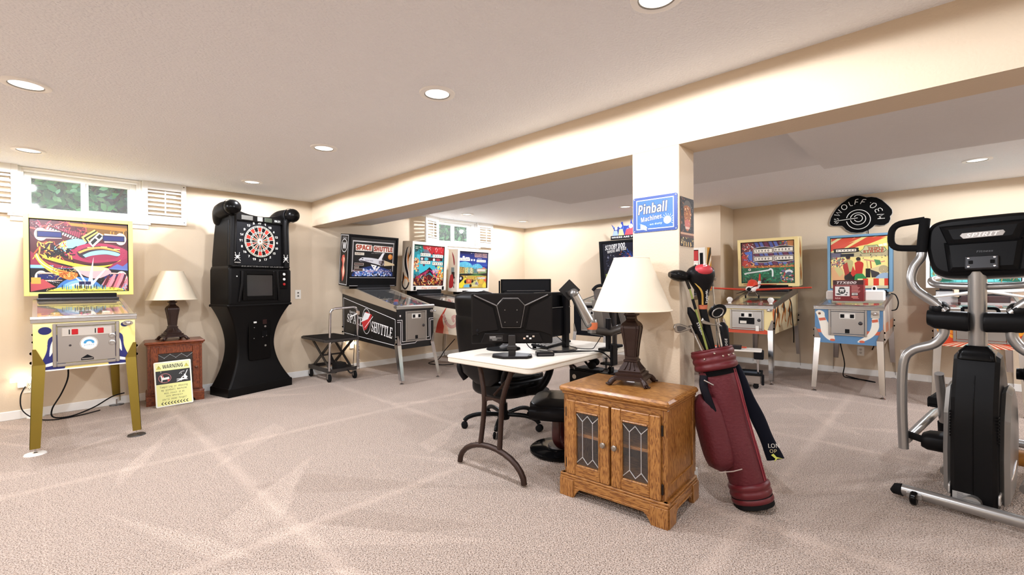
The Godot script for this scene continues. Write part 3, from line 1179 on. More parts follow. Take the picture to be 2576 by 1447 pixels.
func field_art(base: String, cols: Array, sd: int):
	var r := RandomNumberGenerator.new()
	r.seed = sd
	var a = art(100, 160, base, 3.2)
	var cc = []
	for c in cols:
		cc.append(C(c))
	a.scatter(r, 0, 0, 100, 160, 34, cc, 4, 13)
	a.scatter(r, 0, 0, 100, 160, 130, cc, 0.6, 2.4, 5.0)
	for i in 26:
		a.ell(r.randf() * 100, r.randf() * 130, 1.9, 1.9, C("f4efdc"))
	a.poly([0, 160, 0, 128, 34, 150, 34, 160], C(cols[0])).poly([100, 160, 100, 128, 66, 150, 66, 160], C(cols[0]))
	return a.tex()


func glass_city():
	# a domed city, a burning craft and beams of light over a crowd
	var r := RandomNumberGenerator.new()
	r.seed = 4
	var a = art(100, 92, "0c0a10", 11.0)
	a.rect(0, 0, 100, 56, C("4a1a20"))
	a.scatter(r, 0, 0, 60, 18, 60, [C("6e2030"), C("8a3040"), C("2a0c12"), C("a85040")], 0.5, 1.6, 4.0)
	a.poly([17, 9, 50, 14, 48, 24, 14, 14], C("8c3346"))
	for i in 16:
		a.line([20 + i * 2.1, 10 + i * 0.2, 16 + i * 2.3, 22 + i * 0.1], 0.5, C("3a1018"))
	a.rect(56, 2, 44, 18, C("6d4a18"))
	a.poly([36, 2, 100, 5, 100, 10, 40, 6], C("a07028"))
	for i in 22:
		a.rect(70 + r.randf() * 29, 8 + r.randf() * 11, 1.0, r.randf_range(1, 4), C(["c08a30", "302010", "8a5a20"][i % 3]))
	a.scatter(r, 2, 4, 34, 9, 40, [C("f0e8e0"), C("d8b0a0")], 0.2, 0.6)
	# slanting tube with white bands
	a.poly([15, 9, 21, 9, 60, 27, 55, 30], C("20100c"))
	for i in 16:
		var f = i / 16.0
		a.poly([17 + 39 * f, 9 + 17 * f, 18.6 + 39 * f, 9.4 + 17 * f, 17 + 39 * f, 12.5 + 17 * f, 15.6 + 39 * f, 12 + 17 * f], C("efe6da"))
	# pale dome, magenta saucer, arc of windows
	a.poly(a.curve([22, 36, 30, 28, 44, 22.5, 56, 25, 50, 32, 36, 40, 26, 40, 22, 36]), C("86cbe0"))
	a.line(a.curve([22, 36, 30, 28, 44, 22.5, 56, 25]), 0.5, C("101820"))
	a.poly(a.curve([33, 44, 45, 33, 62, 27.5, 84, 29, 100, 37, 100, 47, 80, 52, 60, 54, 44, 50, 33, 44]), C("9c2f4e"))
	a.scatter(r, 40, 30, 58, 20, 120, [C("7a1f3c"), C("b84468")], 0.2, 0.5)
	a.poly(a.curve([45, 40, 56, 33.5, 70, 31, 84, 33, 91, 38, 88, 45, 74, 49, 58, 50, 48, 46, 45, 40]), C("31202c"))
	a.poly(a.curve([46, 40, 58, 34, 72, 32, 88, 36, 91, 39, 84, 37, 70, 35, 58, 37, 48, 42]), C("f0a050"))
	for i in 40:
		var f = i / 39.0
		var y = 35.5 - 3.4 * sin(PI * f) + 3.0 * f
		a.rect(50 + 38 * f, y, 0.4, 1.2, C("5a2418"))
	a.poly(a.curve([51, 44, 60, 39, 72, 36.5, 84, 38, 91, 41, 88, 44, 76, 42, 62, 44, 54, 47]), C("8cc4de"))
	a.poly(a.curve([52, 48, 62, 44, 76, 42.5, 88, 45, 84, 48, 70, 50, 58, 50]), C("8e2c48"))
	for q in [[56, 33], [70, 31.4], [84, 34]]:
		a.rect(q[0], q[1], 7, 1.3, C("f2c878"))
	# yellow crescent and dark ground
	a.poly(a.curve([9, 44, 22, 48, 40, 54, 60, 58, 80, 56, 92, 49, 84, 56, 66, 61, 46, 60, 28, 55, 14, 50]), C("f2c040"))
	a.poly(a.curve([0, 40, 14, 52, 34, 59, 50, 62, 30, 62, 10, 60, 0, 58]), C("8a2a40"))
	a.poly([100, 46, 84, 54, 76, 62, 100, 62], C("8f2a4a"))
	a.poly([78, 62, 88, 55, 94, 58, 100, 52, 100, 64], C("5a6ab0"))
	a.scatter(r, 4, 28, 36, 20, 50, [C("f0a040"), C("e8c050"), C("181018"), C("c05030")], 0.6, 1.6, 3.5)
	a.scatter(r, 14, 36, 26, 9, 40, [C("0a080c")], 0.6, 1.6, 2.0)
	a.rect(0, 58, 22, 3.5, C("86b8d8")).rect(0, 61.5, 100, 0.7, C("6a88b8"))
	# stepped block in yellow, black and white
	for i in 6:
		var o = i * 2.3
		a.poly([50 + o, 20 + o * 0.35, 64 + o * 0.6, 9 + o * 0.5, 66 + o * 0.6, 14 + o * 0.5, 54 + o, 27 + o * 0.25], C("f0d860" if i % 2 == 0 else "16120c"))
	a.poly([57, 27, 68, 13, 75, 17, 62, 33], C("f2ead8")).poly([59.5, 26.5, 64, 20.5, 67, 23, 61.5, 30], C("121010")).poly([65.5, 19, 69, 14.8, 72, 17.5, 68.5, 22], C("121010"))
	# displays with round-ended surrounds
	for q in [[6.5, 14.5, 1], [72, 16, -1], [6.5, 69, 1], [72.5, 68.5, -1]]:
		var cx = q[0] + 4 if q[2] > 0 else q[0] + 20
		a.ell(cx, q[1] + 4.4, 6.2, 8.2, C("f3e2d2"))
		a.poly([q[0] + 2, q[1] - 2.2, q[0] + 22.5, q[1] - 0.8, q[0] + 24, q[1] + 9, q[0] + 2, q[1] + 10], C("eab0a4"))
		a.rect(q[0] + 0.3, q[1] + 0.2, 24, 8, C("1a1214"))
		a.rect(q[0] + 1, q[1] + 1, 22.5, 6.2, C("16205e"))
	# night, pink glow, beams and blue dome
	a.scatter(r, 1, 63, 98, 24, 60, [C("f2f2f2"), C("c8d0e8")], 0.15, 0.35)
	a.poly(a.curve([42, 62, 54, 61, 74, 61, 81, 66, 76, 71, 66, 75, 56, 73, 48, 68, 42, 62]), C("f0a4a8"))
	a.poly(a.curve([40, 60, 58, 58.5, 74, 60, 78, 63, 60, 65, 46, 64]), C("f4dc98"))
	a.ell(48, 96, 25, 23, C("3f74b8")).ell(48, 98, 22, 21, C("7fb0e0")).ell(48, 101, 20, 20, C("dff0fa"))
	a.poly([54, 92, 62, 92, 61, 70, 62.5, 46, 58, 70], C("ffffff"))
	a.poly([57, 84, 46, 63, 45, 64, 54, 84], C("ffffff")).poly([57, 86, 44, 73, 43, 74, 55, 87], C("fbf6ee")).poly([60, 86, 75, 63, 74, 62, 59, 82], C("ffffff"))
	# burning craft along its track
	a.poly(a.curve([4, 46, 9, 56, 18, 66, 30, 73, 40, 76, 44, 71, 34, 65, 22, 61, 12, 52, 7, 43]), C("e8b848"))
	a.line(a.curve([6, 44, 10, 54, 20, 63, 36, 71]), 0.8, C("f8f0e0"))
	a.line(a.curve([8, 44, 14, 53, 24, 61, 40, 68]), 0.5, C("40200c"))
	a.poly(a.curve([26, 64, 36, 66, 45, 68, 45, 73, 38, 77, 28, 73]), C("e07830"))
	a.scatter(r, 20, 62, 24, 12, 60, [C("8a3010"), C("f8e090"), C("301008")], 0.2, 0.5, 5.0)
	# rocks and crowd
	for i in 12:
		a.poly([66 + i * 3, 92, 74 + i * 3.2, 70 + r.randf() * 8 - i * 0.8, 77 + i * 3.2, 72 - i * 0.8, 71 + i * 3, 92], C(["d98a94", "5a1a24", "c06a78"][i % 3]))
	a.poly([0, 80, 12, 76, 24, 86, 0, 92], C("b04a50")).rect(1, 74, 9, 8, C("e8a048"))
	for i in 7:
		a.poly([17 + i * 1.6, 79 + i * 0.3, 17.6 + i * 1.6, 77 + i * 0.5, 18.2 + i * 1.6, 79 + i * 0.3], C("ffffff"))
	a.rect(47, 79, 6, 4.2, C("101848")).rect(53.4, 79, 6, 4.2, C("101848"))
	a.poly(a.curve([14, 92, 30, 86.5, 50, 85, 72, 86.5, 90, 88, 100, 92]), C("d8cc50"))
	a.scatter(r, 16, 87, 80, 5, 70, [C("141008"), C("f0e890"), C("8a7020")], 0.2, 0.5, 5.0)
	for i in 24:
		var x = 30 + i * 1.9 + r.randf()
		var y = 83.5 + r.randf() * 2.0
		var c = C(["1c3a5c", "4a90b0", "101420", "7ab8c8"][r.randi() % 4])
		a.ell(x, y - 0.7, 0.5, 0.6, c).poly([x - 0.7, y, x + 0.7, y, x + 0.5, y + 2.2, x + 0.6, y + 4.4, x + 0.1, y + 4.4, x, y + 2.6, x - 0.1, y + 4.4, x - 0.6, y + 4.4], c)
	a.scatter(r, 90, 82, 9, 9, 18, [C("3a70a0"), C("90c0d8")], 0.5, 1.2)
	return a.tex()


func glass_shuttle():
	var r := RandomNumberGenerator.new()
	r.seed = 8
	var a = art(100, 72, "050507", 9.0)
	# blue planet and pale clouds at the bottom
	a.ell(52, 110, 70, 58, C("16306e")).ell(46, 112, 62, 54, C("2a5aa8"))
	a.scatter(r, 8, 58, 84, 14, 160, [C("c8d4ee"), C("8fa4d8"), C("a890b8"), C("f0f2fa"), C("5a78c0")], 0.6, 2.2)
	a.scatter(r, 8, 66, 84, 6, 26, [C("100c14")], 0.6, 1.8)
	a.rect(0, 0, 4.5, 72, C("050507")).rect(95, 0, 5, 72, C("050507"))
	for q in [[4, 6, 96, 8.2], [4, 6, 5.6, 64], [94, 6, 95.4, 62]]:
		a.rect(q[0], q[1], q[2] - q[0], q[3] - q[1], C("c9c6c6"))
	a.rect(5.6, 61, 86, 0.8, C("c8a8b0"))
	# title
	for q in [[10, 12, 36, 12.5], [48, 13, 46, 12.5]]:
		a.poly([q[0], q[1] + 2, q[0] + 2, q[1], q[0] + q[2] - 2, q[1] + 0.6, q[0] + q[2], q[1] + 3, q[0] + q[2] - 0.5, q[1] + q[3], q[0] + 1, q[1] + q[3]], C("f0e8de"))
	a.outlined("SPACE", 12, 14, 32, 8.6, C("c2472c"), C("3a2418"), 0.35)
	a.outlined("SHUTTLE", 50, 15, 42, 8.6, C("b83a28"), C("3a3018"), 0.35)
	a.rect(9, 27.5, 20, 5, C("d8d0c0")).text("PLAYER 1", 11, 28.6, 14, 2.6, C("6a4a3a"))
	a.text("TRIPLE RAMP ACTION", 44, 27.2, 24, 1.6, C("a09a94"))
	for q in [[9, 47, 20, 4.6], [9, 53, 10, 3.4], [9, 57.5, 19, 5]]:
		a.rect(q[0], q[1], q[2], q[3], C("b7aba0")).rect(q[0] + 0.6, q[1] + 0.8, q[2] - 1.6, q[3] - 1.8, C("4a3430"))
	# moon
	a.ell(88, 33.5, 5.4, 5.4, C("c8742c")).ell(87, 32.5, 3.6, 3.4, C("e0a050"))
	# orbiter
	a.poly([72, 40, 98, 47, 99, 50, 74, 51.5], C("d6c39c"))
	a.poly(a.curve([18, 41, 22, 38, 28, 36.5, 48, 37.2, 66, 40, 72, 46, 68, 51, 52, 47.5, 30, 45, 20, 43.5, 18, 41]), C("d3d3d8"))
	a.poly(a.curve([18, 41.4, 24, 44, 40, 46.4, 60, 49.6, 68, 51, 52, 47.6, 30, 43, 20, 41.6]), C("35303a"))
	a.poly([60, 39.5, 70, 26, 75, 27, 70, 42], C("ececee")).poly([68.5, 39, 73.4, 28, 74.6, 28.4, 70.5, 40], C("18181c"))
	a.poly([62, 42, 74, 40, 75, 48, 70, 52, 62, 47], C("8a8288")).ell(71, 44, 2.6, 3, C("3a2c2c")).ell(68.5, 48.5, 2, 2.2, C("2a2024"))
	a.text("UNITED STATES", 31, 40.4, 18, 2.0, C("5a5060"), "bold", 0.0, 0.06)
	a.poly([24, 38.2, 27, 38, 27.6, 39.6, 24.6, 40], C("101014"))
	a.poly([44, 49, 58, 51, 53, 61], C("f4f4f4")).ell(51, 53.2, 1.4, 0.8, C("101010"))
	a.poly([61, 52.5, 66, 53, 58, 61.5, 55.5, 61], C("e4e4e6"))
	return a.tex()


func shuttle_side():
	var a = art(132, 76, "08080a", 6.0)
	# rails and thin white border following the board
	a.line([3, 12, 3, 62, 128, 71, 128, 38, 3, 12], 0.8, C("f0f0f0"))
	a.outlined("SPACE", 12, 34, 40, 12, C("f4f2f0"), C("08080a"), 0.1, "serif", 0.0, 0.12)
	a.outlined("SHUTTLE", 73, 42, 48, 14, C("f4f2f0"), C("08080a"), 0.1, "serif", 0.0, 0.14)
	a.text("Special", 18, 29, 18, 5, C("e8e8e8"), "serif", 0.2, 0.1)
	a.ring(62, 43, 10, 17, 0.8, C("f0f0f0"))
	a.poly([50, 44, 62, 30, 76, 34, 70, 44, 62, 54, 56, 56], C("c3272c"))
	a.poly([49, 45, 58, 31, 72, 33, 66, 40], C("eeeeee")).line([58, 52, 78, 36], 1.0, C("ffffff"))
	a.scatter(rng, 66, 60, 10, 8, 14, [C("d8d8d8"), C("303060")], 0.2, 0.5)
	return a.tex()


func shuttle_front():
	var a = art(58, 56, "08080a", 8.0)
	for o in [0.0, 2.6]:
		a.line([0, 17 + o, 7.5 - o * 0.9, 17 + o, 7.5 - o * 0.9, 46 + o * 1.3, 30 - o, 46 + o * 1.3, 33 - o, 43 + o * 1.6, 50.5 + o * 0.9, 43 + o * 1.6, 50.5 + o * 0.9, 17 + o, 58, 17 + o], 0.7, C("f0eaea"))
	a.poly([3.2, 11, 4.6, 9.8, 6, 11, 4.6, 13.2], C("f4eaea"))
	return a.tex()


func shuttle_box():
	var a = art(22, 72, "0b0b0d", 7.0)
	a.line([1.2, 1.5, 20.8, 1.5, 20.8, 70, 1.2, 70], 0.8, C("e8e8e8"), true)
	a.rect(2.2, 3, 17.6, 5, C("1a1a1c")).text("SYSTEM 9", 6, 4, 11, 2.6, C("9a9a9a"))
	a.ring(11, 16, 7.4, 9, 0.9, C("e4e4e4"))
	a.text("W", 6.6, 11.5, 9, 9, C("f2f2f2"), "bold")
	a.poly(a.curve([7, 30, 12, 29, 14, 36, 12, 44, 15, 52, 13, 60, 9, 66, 8, 58, 6, 50, 8, 42, 5, 36]), C("c85848"))
	a.poly(a.curve([10, 32, 13, 34, 12, 42, 14, 50, 11, 60, 9, 52, 11, 44]), C("f0c8b0"))
	a.scatter(rng, 3, 66, 16, 4, 14, [C("8a8a8a"), C("3a3a3a")], 0.2, 0.7)
	return a.tex()


func glass_devil():
	var r := RandomNumberGenerator.new()
	r.seed = 14
	var a = art(100, 104, "1f8f9c", 8.0)
	a.poly([26, 0, 100, 0, 100, 24, 80, 20, 60, 24, 42, 14, 30, 10], C("a81c24"))
	a.rect(0, 0, 28, 12, C("0f5a4a")).scatter(r, 0, 0, 30, 18, 30, [C("0a3a34"), C("2aa08c"), C("101418")], 0.6, 2.6)
	a.scatter(r, 34, 2, 64, 18, 40, [C("7c1018"), C("d03038"), C("f0a0a0")], 0.4, 2.0, 3.0)
	for q in [[4, 5, 10], [4, 9, 9], [16, 5, 6]]:
		a.rect(q[0], q[1], q[2], 1.2, C("e8e0d0"))
	a.poly([10, 24, 96, 30, 100, 70, 70, 72, 50, 60, 20, 74, 8, 50], C("40bcd0"))
	# grey horned figure behind the reels, kept plain
	a.poly(a.curve([30, 22, 32, 12, 38, 10, 46, 13, 52, 20, 46, 26, 36, 25, 30, 22]), C("6a6a78"))
	a.poly([24, 24, 28, 14, 34, 24], C("2a1c24")).poly([58, 26, 64, 16, 70, 26], C("2a1c24"))
	reels(a, 21, 20, 33, 8, "05090", "1a1014")
	reels(a, 61, 22, 36, 8, "18950", "1a1014")
	reels(a, 21, 40, 33, 8, "52340", "1a1014")
	reels(a, 61, 42, 36, 8, "14820", "1a1014")
	a.rect(20, 30, 76, 9, C("3a1820")).ell(26, 35, 4, 3.5, C("f0e0e0")).ell(40, 35, 7, 4, C("58b8c8")).ell(66, 36, 4, 4, C("f2e8e4")).ell(80, 36, 8, 4, C("a04048"))
	a.ell(33, 51, 3.6, 3, C("5a3050")).ell(74, 53, 3.4, 3, C("5a3050"))
	# pointed tent between flames
	a.poly([44, 62, 52, 56, 60, 62, 92, 88, 84, 94, 54, 70, 10, 92, 4, 84], C("1c0c18"))
	a.poly([48, 62, 54, 64, 12, 88, 6, 86], C("a02058")).poly([54, 64, 58, 64, 88, 88, 82, 90], C("b02878"))
	a.scatter(r, 12, 66, 70, 20, 40, [C("d05090"), C("701040"), C("e08030")], 0.4, 1.2, 5.0)
	a.scatter(r, 0, 34, 16, 34, 46, [C("f0b070"), C("e07038"), C("8a3818"), C("f6e0a8")], 1.0, 3.4)
	a.scatter(r, 80, 54, 20, 34, 60, [C("f0d840"), C("f08030"), C("d03020"), C("f6f0a0")], 1.2, 4.0)
	a.scatter(r, 64, 60, 20, 10, 20, [C("e8b0c0"), C("d080a0")], 1.2, 3.2)
	a.poly([0, 84, 16, 90, 50, 74, 86, 92, 100, 84, 100, 104, 0, 104], C("4a0e18"))
	a.scatter(r, 0, 82, 100, 22, 130, [C("c83028"), C("f0c060"), C("8a1420"), C("1a0a10"), C("f2e4b0"), C("a0781c")], 0.7, 2.4, 2.5)
	return a.tex()


func box_flames():
	var a = art(24, 74, "cdbda6", 7.0)
	for q in [["f2e8dc", 1.6, 0.0], ["1a1618", 0.0, 0.0]]:
		var o = q[1]
		a.poly(a.curve([9 - o, 14, 6 - o, 26, 7 - o, 38, 12, 48, 18 + o, 58, 17 + o, 48, 13 + o, 38, 11 + o, 26, 13 + o, 12, 16, 8, 11, 10]), C(q[0]))
		a.poly(a.curve([18 - o, 8, 20, 14, 17, 22, 16 - o, 30, 18 + o, 25, 22 + o, 17, 21 + o, 10]), C(q[0]))
	a.poly(a.curve([14, 16, 13, 26, 15, 38, 17, 44, 16, 32, 17, 22]), C("c87838"))
	a.poly(a.curve([3, 46, 8, 52, 17, 56, 20, 66, 15, 58, 8, 57, 4, 66, 3, 56]), C("d08448"))
	a.poly(a.curve([4, 46, 7, 53, 5, 60, 2, 66, 2.6, 58]), C("1a1618"))
	a.line(a.curve([2.5, 62, 4, 68, 10, 72, 16, 68, 19, 62]), 2.6, C("1a1618"))
	return a.tex()


func devil_side():
	var a = art(132, 60, "efe2cc", 5.0)
	a.poly(a.curve([80, 60, 86, 40, 96, 26, 104, 18, 96, 34, 98, 46, 104, 60]), C("cf4a38"))
	a.poly(a.curve([96, 60, 99, 44, 102, 36, 106, 50, 108, 60]), C("f4c0a0"))
	var c = a.curve([98, 30, 104, 42, 112, 47, 120, 45, 124, 38, 121, 31, 116, 33, 118, 38], 10)
	a.line(c, 4.6, C("5a1c22"))
	for i in range(0, c.size() - 1, 3):
		a.line(PackedVector2Array([c[i], c[i + 1]]), 5.0, C("d8a89c"))
	return a.tex()


func glass_race():
	var r := RandomNumberGenerator.new()
	r.seed = 19
	var a = art(100, 104, "1c2f86", 8.0)
	a.grad(0, 0, 100, 40, C("10164a"), C("2a50b0"))
	a.outlined("GRAND PRIX", 52, 3, 45, 11, C("4a2434"), C("d8b8b0"), 0.5, "serif")
	a.ell(40, 4, 1.2, 1.2, C("f0f0f0")).rect(43, 3.6, 7, 0.8, C("8090c8"))
	reels(a, 2, 19, 33, 6.5, "014280", "f4f0e4")
	reels(a, 60, 22, 32, 5.5, "28640", "f4f0e4")
	a.ell(14, 16, 4, 3.5, C("f4f0e4")).rect(20, 15.5, 14, 2, C("e4e0d4")).ell(42, 23, 3, 3.2, C("f0ece0")).ell(51, 23, 3, 3.2, C("d8d8e8")).rect(62, 18, 16, 1.2, C("d0d4e8"))
	a.poly(a.curve([0, 32, 20, 28, 38, 33, 46, 40, 56, 34, 70, 34, 84, 46, 60, 48, 30, 50, 0, 44]), C("5cb4d2"))
	a.scatter(r, 2, 34, 70, 8, 30, [C("8cd0e4"), C("3a90b8")], 0.4, 1.6)
	a.poly(a.curve([0, 42, 14, 46, 30, 44, 50, 48, 70, 48, 86, 44, 100, 50, 100, 66, 0, 64]), C("7a9a6a"))
	for q in [[2, 44, 16, 18, "b89858"], [20, 45, 10, 18, "c8c890"], [30, 46, 6, 16, "7aa8a8"], [37, 45, 9, 17, "cfc69a"], [50, 48, 14, 12, "5a7a80"], [66, 46, 8, 14, "b09070"]]:
		a.rect(q[0], q[1], q[2], q[3], C(q[4]))
	a.scatter(r, 0, 44, 70, 18, 60, [C("304028"), C("d8c078"), C("8a5a3a"), C("204838")], 0.4, 1.6)
	a.poly([76, 48, 86, 42, 96, 48], C("c47a6a"))
	reels(a, 62, 49, 30, 5.5, "52490", "c89888")
	a.poly(a.curve([0, 64, 30, 62, 60, 63, 100, 60, 100, 68, 0, 69]), C("1c1a20"))
	a.poly(a.curve([30, 68, 60, 64, 80, 66, 96, 72, 60, 74, 30, 72]), C("4a8a4a"))
	a.rect(0, 68, 100, 36, C("c8a848"))
	a.poly([0, 92, 22, 74, 30, 80, 10, 104, 0, 104], C("e8d838"))
	a.poly(a.curve([0, 68, 12, 70, 14, 78, 4, 88, 0, 90]), C("14161e")).ell(6, 76, 3, 4, C("d8d4e0"))
	reels(a, 63, 72, 30, 5.5, "20480", "9a5a48")
	# racing cars
	a.ell(22, 85, 4, 5.5, C("15141a")).ell(46, 84, 4, 5.5, C("15141a")).poly([24, 78, 44, 78, 42, 90, 26, 90], C("d8683c")).poly([30, 80, 38, 80, 36, 86, 32, 86], C("f0a070"))
	a.poly([18, 94, 36, 92, 38, 102, 16, 102], C("6ab0cc")).ell(40, 97, 4, 4.5, C("18161c"))
	a.poly([44, 90, 60, 80, 68, 100, 46, 100], C("c4c880")).ell(62, 92, 6, 6, C("7a7888")).line([58, 76, 68, 94], 1.2, C("e8e0e8"))
	a.poly([70, 78, 84, 78, 84, 92, 70, 92], C("e2b848")).poly([86, 80, 100, 74, 100, 90], C("d85030")).poly([82, 96, 90, 86, 98, 94, 96, 104, 84, 104], C("ecd848"))
	a.scatter(r, 20, 68, 60, 14, 50, [C("2a3a34"), C("6a9a60"), C("a84a30"), C("e0c890")], 0.6, 1.8)
	a.poly([44, 94, 66, 94, 64, 99, 46, 99], C("d8d098"))
	a.rect(96.5, 50, 3.5, 54, C("2a0e14"))
	return a.tex()


func box_race():
	var a = art(24, 74, "efe6d8", 6.0)
	a.poly(a.curve([8, 4, 14, 12, 17, 24, 15, 28, 12, 16]), C("9a2a34"))
	a.rect(8, 32, 8, 8, C("8aa0a8")).rect(9, 40, 8, 10, C("1e1a20"))
	a.poly(a.curve([6, 46, 12, 44, 15, 56, 13, 66, 4, 68, 3, 58]), C("c02830"))
	a.text("GP", 14, 48, 5, 20, C("1a1618"))
	return a.tex()


func glass_night():
	# dark blue night with a title and dim figures left plain
	var r := RandomNumberGenerator.new()
	r.seed = 23
	var a = art(100, 100, "0d0f1e", 6.0)
	a.outlined("SCOOBY DOO", 8, 6, 56, 13, C("eceae6"), C("101018"), 0.4, "bold", 0.2, -0.1)
	a.outlined("WHERE ARE YOU!", 14, 20, 54, 8, C("d8d6d2"), C("101018"), 0.3, "bold", 0.1, -0.14)
	a.scatter(r, 6, 34, 36, 50, 90, [C("c8c8d8"), C("3a4468"), C("7a80a0")], 0.2, 0.8, 3.0)
	a.poly([40, 50, 66, 26, 78, 22, 92, 40, 96, 70, 60, 62], C("141d44"))
	a.scatter(r, 46, 26, 48, 40, 50, [C("2a4a90"), C("c05a30"), C("8a3a20"), C("1a2a60")], 0.5, 2.0, 2.5)
	a.poly([50, 60, 90, 50, 96, 66, 60, 72], C("a8502c"))
	a.rect(6, 84, 20, 16, C("8a9a50"))
	a.scatter(r, 26, 70, 70, 28, 60, [C("1c5a4a"), C("3a2a5a"), C("7a7a40"), C("101828")], 1.0, 3.0)
	return a.tex()


func glass_soccer():
	var r := RandomNumberGenerator.new()
	r.seed = 29
	var a = art(100, 92, "4a2c3c", 9.0)
	for i in 14:
		a.poly([8 + i * 9, 0, 14 + i * 9, 0, 34 + i * 9, 52, 27 + i * 9, 52], C(["5c6cb0", "6a2f52", "4f5a9c"][i % 3]))
	a.rect(2, 0, 22, 46, C("6c3034")).scatter(r, 2, 2, 22, 18, 60, [C("c05048"), C("d8d0c8"), C("3a2030"), C("7a7a90")], 0.5, 2.0)
	a.poly([6, 22, 22, 20, 22, 44, 16, 40], C("4a74c8")).poly([0, 30, 8, 26, 22, 56, 0, 56], C("b83c34"))
	a.scatter(r, 2, 20, 24, 38, 40, [C("d86050"), C("5a80d0"), C("e8b080"), C("402030")], 0.5, 1.8, 2.0)
	a.poly([24, 48, 18, 58, 26, 58], C("e0a868"))
	a.scatter(r, 74, 0, 26, 14, 40, [C("b87040"), C("3a7a5a"), C("7a3030"), C("e0b080")], 0.8, 2.6)
	a.poly([90, 0, 100, 0, 100, 14, 88, 12], C("b87848"))
	for q in [[26, 16, "10940", 1], [64, 15, "00.000", 1], [26, 34, "30.080", -1], [64, 33.5, "40.880", -1]]:
		a.poly([q[0] - 2, q[1] - 2, q[0] + 12, q[1] - (5 if q[3] > 0 else 2), q[0] + 22, q[1] - (5 if q[3] > 0 else 2), q[0] + 36, q[1] - 2, q[0] + 36, q[1] + 10, q[0] + 22, q[1] + (10 if q[3] > 0 else 13), q[0] + 12, q[1] + (10 if q[3] > 0 else 13), q[0] - 2, q[1] + 10], C("d8d0c0"))
		a.poly([q[0] - 1, q[1] - 1, q[0] + 12, q[1] - (4 if q[3] > 0 else 1), q[0] + 22, q[1] - (4 if q[3] > 0 else 1), q[0] + 35, q[1] - 1, q[0] + 35, q[1] + 9, q[0] + 22, q[1] + (9 if q[3] > 0 else 12), q[0] + 12, q[1] + (9 if q[3] > 0 else 12), q[0] - 1, q[1] + 9], C("18161a"))
		reels(a, q[0], q[1], 34, 8, q[2].replace(".", ""))
	a.rect(0, 54, 100, 4.5, C("b8642c"))
	a.scatter(r, 22, 53, 70, 6, 60, [C("e09040"), C("7a3818"), C("f0c070")], 0.4, 1.0, 2.5)
	a.scatter(r, 70, 50, 30, 8, 20, [C("3a8a5a"), C("c88850")], 1.0, 2.4)
	a.poly([0, 58, 100, 58, 100, 92, 0, 92], C("1f6a4c"))
	a.scatter(r, 4, 60, 78, 30, 70, [C("2f8a62"), C("14503a"), C("3aa070")], 0.6, 2.2, 2.0)
	a.ell(16, 62, 2.8, 2.8, C("f0ece4")).ell(16, 62, 1.1, 1.1, C("181818"))
	a.line(a.curve([8, 72, 10, 70, 50, 64, 56, 61, 60, 65, 60, 78]), 3.2, C("e4f0ee"))
	a.scatter(r, 74, 60, 25, 30, 60, [C("a8404a"), C("e0c8b8"), C("6a6a90"), C("c87a40"), C("3a2430")], 0.8, 2.8)
	a.ell(90, 68, 7, 4.5, C("dfe6e6")).ell(90, 72, 5, 4, C("4a5a70"))
	a.scatter(r, 0, 80, 100, 12, 50, [C("1a1018"), C("8a3a30"), C("4a2040")], 0.6, 2.0)
	return a.tex()


func soccer_front():
	var a = art(57, 34, "f2dda0", 6.0)
	a.poly([0, 34, 0, 30, 22, 26, 40, 25, 57, 32, 57, 34], C("d4502e"))
	return a.tex()


func soccer_side():
	var a = art(130, 60, "f3dcae", 5.0)
	for q in [[16, 20], [46, 14], [76, 22]]:
		var x = q[0]; var y = q[1]
		a.poly(a.curve([x + 8, y - 8, x + 13, y - 4, x + 10, y + 6, x + 18, y + 14, x + 14, y + 26, x + 20, y + 32, x + 12, y + 30, x + 9, y + 18, x + 2, y + 26, x - 6, y + 34, x - 2, y + 22, x + 4, y + 12, x - 4, y + 8, x + 4, y + 2]), C("c07430"))
		a.poly(a.curve([x + 6, y, x + 12, y + 8, x + 8, y + 18, x + 3, y + 10]), C("201618"))
		a.ell(x + 9, y - 9, 3.4, 3.8, C("b8692c"))
	a.poly(a.curve([4, 60, 8, 30, 14, 20, 12, 44, 10, 60]), C("1a1416")).poly(a.curve([0, 30, 4, 20, 8, 28, 4, 44]), C("c8602c"))
	return a.tex()


func box_soccer():
	var a = art(24, 70, "f1dca4", 6.0)
	for q in [[11, 8], [12, 40]]:
		a.poly(a.curve([q[0], q[1] - 6, q[0] + 5, q[1] + 6, q[0] + 7, q[1] + 16, q[0] + 2, q[1] + 22, q[0] - 4, q[1] + 14, q[0] - 2, q[1] + 4]), C("c87a30"))
	a.line([9, 2, 10, 68], 1.4, C("3a2a20")).line([15, 44, 14, 69], 1.6, C("1a1416")).line([6, 44, 7, 69], 1.2, C("1a1416"))
	return a.tex()


